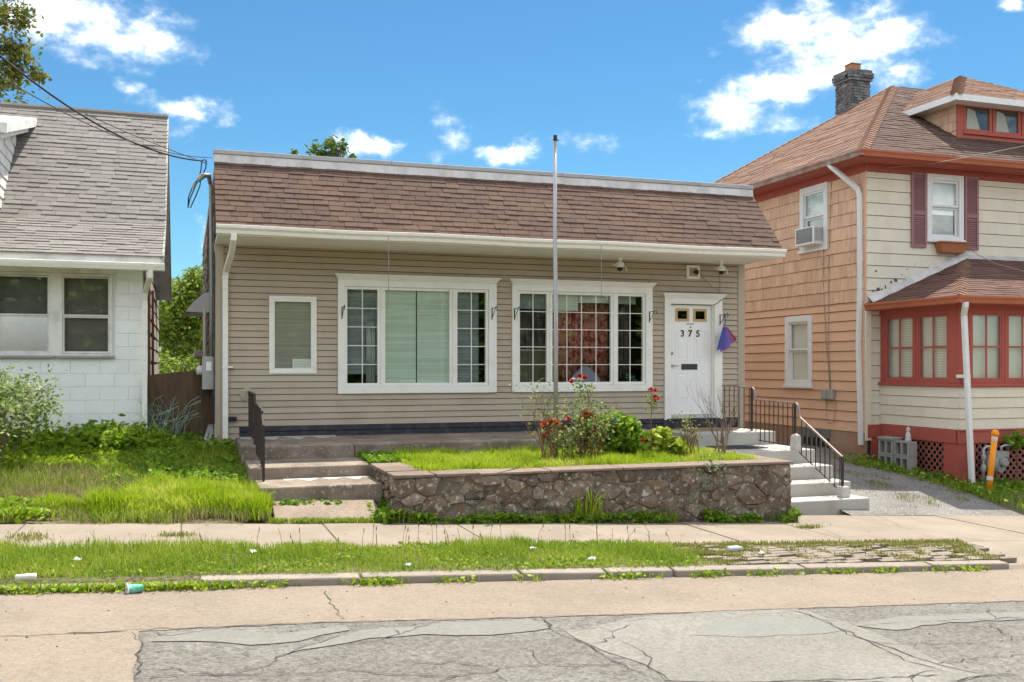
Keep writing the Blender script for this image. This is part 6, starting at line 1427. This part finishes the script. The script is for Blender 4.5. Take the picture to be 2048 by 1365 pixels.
# variegated shrub at the far left
def shrub_left():
    b = Vector((-2.45, 14.0, gz(-2.45, 14.0))); T = thing('shrub', 'pale green twiggy shrub in front of the white block house', 'shrub', b)
    mb = MB(); tips = []
    for i in range(11): branchy(mb, b+Vector((R.gauss(0, .1), R.gauss(0, .1), 0)), (R.gauss(0, .42), R.gauss(0, .35), 1), .62, .014, 3, tips, .5, .25)
    mb.build('stem', twig, T); pts = []
    for p, d in tips:
        for _ in range(6): pts.append(np.array(p)+NP.normal(size=(8, 3))*np.array([.11, .11, .11]))
    p = np.concatenate(pts); p = p[NP.random(len(p)) < .33]
    leaf_mesh('foliage', p, .07, leafmat('pale_shrub_leaf', (.10, .17, .04), (.26, .34, .10), .4, .5, (.46, .50, .24)), T, 'stuff', aspect=.45)
shrub_left()
petal = leafmat('red_petal', (.38, .012, .012), (.62, .03, .03), .2, .6); petalo = leafmat('faded_petal', (.40, .05, .015), (.55, .12, .04), .2, .7); petalw = leafmat('pale_petal', (.62, .55, .45), (.80, .75, .68), .3, .6)
def flower(parent, p, r, m, name='flower'):
    q = blob_pts(tuple(p), (r, r, r*.8), 26, .25); leaf_mesh(name, q, r*1.25, m, parent, aspect=.95, updir=.2, fold=.6)
def rose(base, label, stems, flowers, leaves, h, tw=None, spread=.3, leafsize=.045):
    b = Vector(base); T = thing('rose_bush', label, 'rose bush', b, None); mb = MB(); tips = []
    for i in range(stems): branchy(mb, b+Vector((R.gauss(0, .07), R.gauss(0, .05), 0)), (R.gauss(0, spread), R.gauss(0, spread*.6), 1), h*R.uniform(.35, .6), .009, 2, tips, .42, .35)
    mb.build('stem', tw or twigr, T)
    if leaves:
        pts = [np.array(p)+NP.normal(size=(1, 3))*.05 for p, d in tips for _ in range(leaves)]; leaf_mesh('foliage', np.concatenate(pts), leafsize, leafmat('rose_leaf', (.07, .14, .03), (.20, .28, .06), .4, .5, (.42, .44, .16)), T, 'stuff', aspect=.6)
    for (px, py, r, m) in flowers: flower(T, atY(px, py, b.y-.03), r, m)
    return T
rose((4.72, 12.55, CZ), 'sparse rose bush with red blooms left of the flagpole', 11, [(1092, 848, .055, petalo), (1103, 843, .05, petalo), (1112, 845, .045, petalo), (1087, 873, .035, petal), (1095, 866, .028, petal), (1104, 857, .035, petal)], 3, 1.05, spread=.26)
T = rose((5.35, 12.6, CZ), 'tall rose bush with red and pale blooms right of the flagpole', 20, [(1138, 838, .035, petal), (1165, 838, .06, petalo), (1180, 832, .06, petalo), (1172, 826, .05, petalo), (1187, 856, .045, petal), (1188, 846, .04, petalo), (1158, 832, .04, petalw), (1150, 843, .035, petalw), (1128, 858, .04, petalo), (1142, 862, .03, petalw)], 7, .85, spread=.34)
TR = thing('rose_bush', 'single tall rose cane with red blooms before the red-curtain window', 'rose bush', (5.55, 12.6, CZ))
mb = MB(); pp = [atY(a, b, 12.6) for a, b in ((1160, 925), (1166, 880), (1172, 835), (1178, 800), (1174, 778), (1166, 764))]; mb.tube(pp, [.010, .009, .008, .007, .006, .004], 5); mb.build('stem', twigr, TR); mb = MB(); mb.tube([atY(a, b, 12.6) for a, b in ((1176, 800), (1186, 785), (1184, 772))], [.006, .005, .003], 5); mb.build('stem', twigr, TR)
for (a, b, r, m) in [(1159, 752, .035, petal), (1170, 756, .035, petal), (1142, 763, .03, petal), (1147, 758, .022, petalw), (1158, 758, .022, petalw)]: flower(TR, atY(a, b, 12.57), r, m)
q = np.concatenate([np.array([atY(1160, 770, 12.6)])+NP.normal(size=(50, 3))*np.array([.07, .04, .06]), np.array([atY(1185, 775, 12.6)])+NP.normal(size=(16, 3))*.04, np.array([atY(1166, 790, 12.6)])+NP.normal(size=(16, 3))*.03]); leaf_mesh('foliage', q, .05, MAT['rose_leaf'], TR, 'stuff', aspect=.55)
# low tangle of leaves and dry stems that joins the roses to the hydrangea
TG = thing('flower_tangle', 'low tangle of mixed leaves and dry stems between the roses and the hydrangea', 'plants', (5.3, 12.7, CZ))
mb = MB(); tips = []
for i in range(26): branchy(mb, (R.uniform(4.75, 5.75), R.uniform(12.5, 12.95), CZ), (R.gauss(0, .4), R.gauss(0, .3), 1), R.uniform(.2, .36), .006, 1, tips, .4, .3)
mb.build('stem', twigr, TG, kind='stuff')
q = np.concatenate([np.array(p)+NP.normal(size=(9, 3))*.07 for p, d in tips]); leaf_mesh('foliage', q, .06, MAT['rose_leaf'], TG, 'stuff', aspect=.55)
# hydrangea
hb = atZ(1205, 905, CZ+.02); hb = Vector((5.95, 12.9, CZ)); HYD = thing('hydrangea', 'leafy green hydrangea with one blue bloom in the planter', 'hydrangea', hb)
mb = MB(); tips = []
for i in range(8): branchy(mb, hb, (R.gauss(0, .5), R.gauss(0, .4), 1), .35, .012, 1, tips, .5, .2)
mb.build('stem', twig, HYD)
hyl = leafmat('hydrangea_leaf', (.06, .16, .015), (.20, .34, .025), .4, .4, (.40, .50, .05))
q = np.concatenate([blob_pts((5.98, 12.9, CZ+.36), (.36, .30, .30), 420, .75), blob_pts((5.80, 12.85, CZ+.46), (.24, .22, .22), 190, .75), blob_pts((6.22, 12.85, CZ+.22), (.28, .26, .22), 200, .7)])
leaf_mesh('foliage', q, .13, hyl, HYD, 'stuff', aspect=.62, updir=.0)
bluep = leafmat('blue_petal', (.16, .16, .42), (.34, .32, .58), .2, .6)
flower(HYD, atY(1228, 845, 12.72), .06, bluep, 'bloom'); flower(HYD, atY(1241, 856, 12.72), .05, petalw, 'bloom'); flower(HYD, atY(1170, 858, 12.72), .04, leafmat('pink_petal', (.45, .3, .4), (.6, .45, .55), .2), 'bloom'); flower(HYD, atY(1217, 872, 12.72), .045, petalw, 'bloom')
hs = Vector((6.62, 12.65, CZ)); HO = thing('hosta', 'yellow-green broad-leaved plant right of the hydrangea', 'plant', hs)
q = np.concatenate([blob_pts((6.52, 12.65, CZ+.24), (.22, .2, .22), 130, .5), blob_pts((6.72, 12.6, CZ+.16), (.22, .2, .14), 110, .5)])
leaf_mesh('leaf', q, .15, leafmat('hosta_leaf', (.16, .26, .02), (.34, .42, .03), .45, .45, (.48, .52, .09)), HO, 'stuff', aspect=.6, updir=.1)
rose((7.0, 12.6, CZ), 'sparse rose bush with two pale leafy shoots right of the yellow-green plant', 9, [(1286, 880, .03, petal), (1278, 845, .02, petalw)], 2, .75, spread=.25)
TR2 = thing('rose_bush', 'slender rose cane with red blooms before the wall left of the door', 'rose bush', (7.1, 12.6, CZ))
mb = MB(); mb.tube([atY(a, b, 12.6) for a, b in ((1300, 925), (1303, 880), (1302, 840), (1304, 805), (1304, 785))], [.009, .008, .007, .006, .004], 5); mb.build('stem', twigr, TR2)
for (a, b, r) in [(1300, 780, .035), (1311, 781, .03), (1309, 793, .03), (1316, 797, .03), (1309, 802, .025)]: flower(TR2, atY(a, b, 12.57), r, petal)
q = np.array([atY(1304, 810, 12.6)])+NP.normal(size=(70, 3))*np.array([.05, .04, .10]); leaf_mesh('foliage', q, .05, MAT['rose_leaf'], TR2, 'stuff', aspect=.55)
# bare shrub near the door
db = Vector((7.35, 12.35, CZ)); DB = thing('bare_shrub', 'leafless brown shrub in the planter in front of the door', 'shrub', db)
mb = MB(); tips = []
for i in range(7): branchy(mb, db+Vector((R.gauss(0, .08), 0, 0)), (R.gauss(.05, .28), R.gauss(0, .2), 1), .52, .013, 3, tips, .42, .4)
mb.build('stem', M('dead_twig', (.20, .14, .11), .9, .2), DB)
# vine at the planter lip, plant behind the orange post
q = np.array([(6.62, 11.37, CZ-.02)])+NP.normal(size=(110, 3))*np.array([.10, .03, .13]); VT = thing('trailing_plant', 'grey-green plant trailing over the coping of the stone planter', 'plant', (6.62, 11.4, CZ))
leaf_mesh('leaf', q, .045, leafmat('greygreen_leaf', (.10, .14, .08), (.26, .32, .19), .3), VT, 'stuff', aspect=.6)
q = blob_pts((14.15, 13.62, -1.32), (.30, .14, .16), 150, .3); VP = thing('vine', 'green vine spilling over the pipe before the porch lattice', 'plant', (14.15, 13.62, -1.4)); leaf_mesh('leaf', q, .11, weedm, VP, 'stuff', aspect=.6)
mb = MB(); mb.tube([(14.1, 13.65, -2.1), (14.2, 13.66, -1.8), (14.12, 13.63, -1.4)], .012, 5); mb.build('stem', twig, VP)

# ------------------------------------------------------------------ trees
bark = M('bark', (.13, .105, .085), .95, .25, 5, .6, 25)
def tree(label, base, lean, crowns, mat, leaf, n, trunk_r, group=None):
    b = Vector(base); T = thing('tree', label, 'tree', b, group); mb = MB()
    top = b+Vector(lean); mid = b.lerp(top, .5)+Vector((.15, .1, 0)); mb.tube([b, b.lerp(mid, .5), mid, mid.lerp(top, .5), top], [trunk_r, trunk_r*.85, trunk_r*.65, trunk_r*.45, trunk_r*.2], 8)
    for (c, r, w) in crowns:
        c = Vector(c); s_ = b.lerp(top, R.uniform(.35, .85)); m_ = s_.lerp(c, .5)+Vector((R.gauss(0, .2), R.gauss(0, .2), .2)); mb.tube([s_, m_, c], [trunk_r*.4, trunk_r*.25, trunk_r*.08], 5)
        for _ in range(5):
            e = c+Vector((R.uniform(-.8, .8)*r[0], R.uniform(-.8, .8)*r[1], R.uniform(-.7, .7)*r[2])); mb.tube([c.lerp(s_, .2), c.lerp(e, .6)+Vector((0, 0, .05)), e], [trunk_r*.1, trunk_r*.06, trunk_r*.02], 4)
    mb.build('trunk', bark, T); P = []
    tot = sum(w for _, _, w in crowns)
    for (c, r, w) in crowns:
        m_ = int(n*w/tot); k = max(3, m_//55)                # leaves gather in small sprays with gaps between
        cc = blob_pts(c, (r[0]*.92, r[1]*.92, r[2]*.92), k, .35)
        P.append(np.repeat(cc, 55, 0)[:max(m_, 55)]+NP.normal(size=(min(len(cc)*55, max(m_, 55)), 3))*np.array([[min(r)*.26]*3]))
    leaf_mesh('crown', np.concatenate(P), leaf, mat, T, 'stuff', aspect=.5)
tl = leafmat('tree_leaf', (.045, .085, .012), (.11, .17, .025), .4, .5, (.20, .25, .05)); tl2 = leafmat('tree_leaf_light', (.08, .14, .015), (.19, .27, .03), .45, .5, (.32, .38, .06))
tl3 = leafmat('tree_leaf_autumn', (.06, .09, .015), (.15, .17, .03), .4, .5, (.30, .26, .06))
def C(px, py, d): return tuple(along(px, py, d))
tree('tree with yellow-green leaves above the left roof edge', (-13.5, 28, -1.0), (.5, .3, 9), [(C(-40, 60, 27), (1.5, 1.2, 1.0), 3), (C(20, 20, 27), (.75, .8, .5), 1), (C(45, 135, 27), (.75, .6, .42), 1.1), (C(-20, 170, 27), (1.0, .8, .8), 2), (C(5, 95, 27), (.6, .5, .35), .7), (C(-200, 0, 27), (2.5, 2, 2), 4), (C(-150, 200, 27), (2.2, 2, 2), 3)], tl3, .15, 7000, .28)
tree('leafy tree top showing just above the tan house parapet', (7.0, 34, -1.0), (0, 0, 7.0), [(C(648, 302, 33), (.55, .5, .42), 1.2), (C(672, 296, 33), (.42, .5, .45), .8), (C(706, 318, 33), (.22, .3, .42), .5), (C(588, 310, 33), (.16, .2, .22), .25), (C(655, 380, 33), (1.8, 1.2, 1.1), 3)], tl, .17, 1700, .2)
tree('tall light green tree in the gap between the houses', (1.2, 38, -1), (0, 0, 5), [(C(372, 600, 38), (1.3, 1.3, .9), 2), (C(395, 560, 38), (.7, .8, .5), .9), (C(350, 640, 38), (1.2, 1.2, 1.0), 2), (C(400, 640, 38), (1.4, 1.2, 1.0), 2), (C(368, 690, 38), (1.5, 1.2, .9), 2)], tl2, .18, 7000, .2, 'trees seen through the gap')
tree('dark green tree behind the light one in the gap', (2.0, 48, -1), (0, 0, 5), [(C(345, 620, 47), (1.6, 1.5, 1.5), 2), (C(390, 660, 47), (2.0, 1.5, 1.4), 2), (C(360, 720, 47), (2.2, 1.5, 1.5), 2)], tl, .22, 5000, .25, 'trees seen through the gap')
p = NP.uniform((-2.2, 27, -1.1), (2.6, 29, .3), (2600, 3)); p[:, 2] = -1.0+(p[:, 2]+1.1)*(.4+.8*vnoise(p[:, 0], p[:, 1], .8, 3)); tag(leaf_mesh('undergrowth', p, .2, tl2, aspect=.4), 'bright green undergrowth behind the plywood gate', 'undergrowth', kind='stuff')
SH = thing('shed', 'small red-brown shed with white roof edge behind the gate', 'shed', (.8, 23, -1))
mb = MB(); mb.box(.32, .44, 22.6, 24.5, -1.1, .22); mb.build('wall', M('shed_red', (.20, .105, .075), .9, .2, 4), SH); mb = MB(); mb.box(.17, .44, 22.4, 24.7, .22, .36); mb.build('roof', oldwhite, SH, bevel=.01)
# trees across the street, behind the viewer; the panes mirror them
P = []
for i in range(16):
    x = -26+4.2*i; h = R.uniform(6.5, 9); P.append(blob_pts((x, -17+R.uniform(-2, 2), -1.5+h*.5), (3.2, 2, h*.6), 2600, .05)); P.append(blob_pts((x+2, -21+R.uniform(-1, 1), 1.5), (3.4, 1.5, 4.5), 2600, .05))
tag(leaf_mesh('treeline', np.concatenate(P), .5, tl, aspect=.7), 'dense row of trees across the street mirrored in the windows', 'trees', kind='stuff')

# ------------------------------------------------------------------ litter
c0 = onG(268, 1176, rz); c0 = Vector((c0.x, 8.30, rz(c0.x, 8.30)))
CU = thing('paper_cup', 'green and white paper cup lying on its side by the kerb', 'cup', c0)
mb = MB(); ax = Vector((-.96, -.28, .0)).normalized(); pb = c0+Vector((.075, .02, .036)); prof_ = [(.0, 0), (.028, 0), (.030, .004), (.041, .115), (.0435, .118), (.0435, .122), (.040, .122), (.036, .10), (.027, .01), (.0, .008)]
mb.lathe(prof_, pb, 20, ax=ax); mb.build('body', M('cup_green', (.04, .36, .25), .6, .05, 20, col2=(.55, .62, .55), dirt=.35, dscale=30), CU, smooth=True)
mb = MB(); mb.lathe([(.0405, .114), (.046, .117), (.046, .124), (.0395, .124), (.0355, .10), (.0275, .012)], pb, 20, ax=ax); mb.build('rim', whitep, CU, smooth=True)
def paper(px, py, f, L, W, label, name='paper_scrap', m=None, dz=.03):
    c = onG(px, py, f); a = R.uniform(0, pi); n = 5; mb = MB()
    for j in range(n+1):
        for i in range(n+1):
            x, y = (i/n-.5)*L, (j/n-.5)*W; mb.v.append((c.x+x*cos(a)-y*sin(a), c.y+x*sin(a)+y*cos(a), c.z+dz+R.uniform(-.014, .014)))
    mb.f = [(j*(n+1)+i, j*(n+1)+i+1, (j+1)*(n+1)+i+1, (j+1)*(n+1)+i) for j in range(n) for i in range(n)]; mb.t = [0]*len(mb.f)
    o = mb.build(name, m or M('paper_white', (.62, .62, .60), .8, .05)); o.modifiers.new('t', 'SOLIDIFY').thickness = .004; tag(o, label, 'litter', 'scraps of litter')
paper(155, 1131, gz, .06, .05, 'crumpled white tissue in the grass above the green cup', dz=.06); paper(507, 1113, gz, .12, .05, 'torn white paper strip in the verge grass below the long grass', dz=.05); paper(1184, 1127, gz, .07, .05, 'crumpled white wrapper in the verge below the flagpole', dz=.05)
paper(1066, 1106, gz, .06, .05, 'small white scrap in the verge grass left of the wrapper', dz=.05); paper(1524, 1109, gz, .11, .06, 'flat white card lying on the verge pavers', dz=.02); paper(1603, 1150, rz, .08, .04, 'white scrap in the gutter below the pavers', dz=.012); paper(816, 1138, gz, .05, .04, 'tiny white scrap in the verge near the kerb', dz=.04)
c = onG(1472, 1106); mb = MB(); mb.lathe([(.0, 0), (.028, 0), (.031, .01), (.031, .13), (.025, .15), (.013, .17), (.013, .19)], c+Vector((-.1, 0, .045)), 14, ax=(1, .15, 0)); tag(mb.build('plastic_bottle', M('clear_plastic', (.50, .54, .53), .2, .08), smooth=True), 'clear crushed plastic bottle lying on the verge pavers', 'bottle')
c = onG(52, 1154, gz); mb = MB(); mb.lathe([(.0, 0), (.02, 0), (.024, .008), (.028, .14), (.025, .15), (.0, .15)], (c.x-.06, 8.52, kerb_slope(c.x)+.02), 14, ax=(1, -.05, 0)); tag(mb.build('foam_cup', M('foam_white', (.62, .58, .50), .8, .06), smooth=True), 'dirty white foam cup on its side in the grass at far left', 'cup')

# ------------------------------------------------------------------ seed stalks on the verge, crumbs on the road
mb = MB()
for i in range(46):
    x = R.choice([R.uniform(1.2, 5.0), R.uniform(-2.2, 5.2)]); y = 9.72+R.gauss(0, .06); z = kerb_slope(x); h = R.uniform(.10, .26); dx = R.gauss(0, .04)
    mb.tube([(x, y, z), (x+dx*.4, y, z+h*.6), (x+dx, y+R.gauss(0, .02), z+h)], [.003, .0025, .002], 3)
    if R.random() < .7: mb.tube([(x+dx, y, z+h-.03), (x+dx*1.05, y, z+h+.015)], [.006, .004], 4)
tag(mb.build('seed_stalks', M('seed_stalk', (.22, .19, .08), .9, .2)), 'thin dry seed stalks standing along the back edge of the verge', 'stalks', kind='stuff')
mb = MB()
for i in range(110):
    x = R.uniform(-3, 10); y = 8.38-abs(R.gauss(0, 1.0))
    if y < 3.5: continue
    z = rz(x, y)+.004; s_ = R.uniform(.004, .009)
    mb.lathe([(s_, 0), (s_*.8, s_*.6), (s_*.2, s_*.9)], (x, y, z), 5, R.uniform(-1, 1))
tag(mb.build('road_pebbles', M('pebble', (.11, .095, .08), .9, .3, 5, tint=.6)), 'small dark pebbles and crumbs lying on the road near the kerb', 'pebbles', kind='stuff')
mb = MB()
for i in range(60):
    x = R.uniform(-2, 9); y = R.uniform(9.85, 11.3); z = kerb_slope(x)+.006; a = R.uniform(0, pi); L = R.uniform(.012, .035); w = L*.3
    mb.face([(x+cos(a)*L, y+sin(a)*L, z), (x-sin(a)*w, y+cos(a)*w, z+.004), (x-cos(a)*L, y-sin(a)*L, z), (x+sin(a)*w, y-cos(a)*w, z+.002)], R.uniform(-1, 1))
tag(mb.build('dry_leaves', M('dry_leaf', (.16, .09, .05), .9, .3, 5, tint=.4)), 'dry leaf bits scattered on the pavement', 'leaves', kind='stuff')
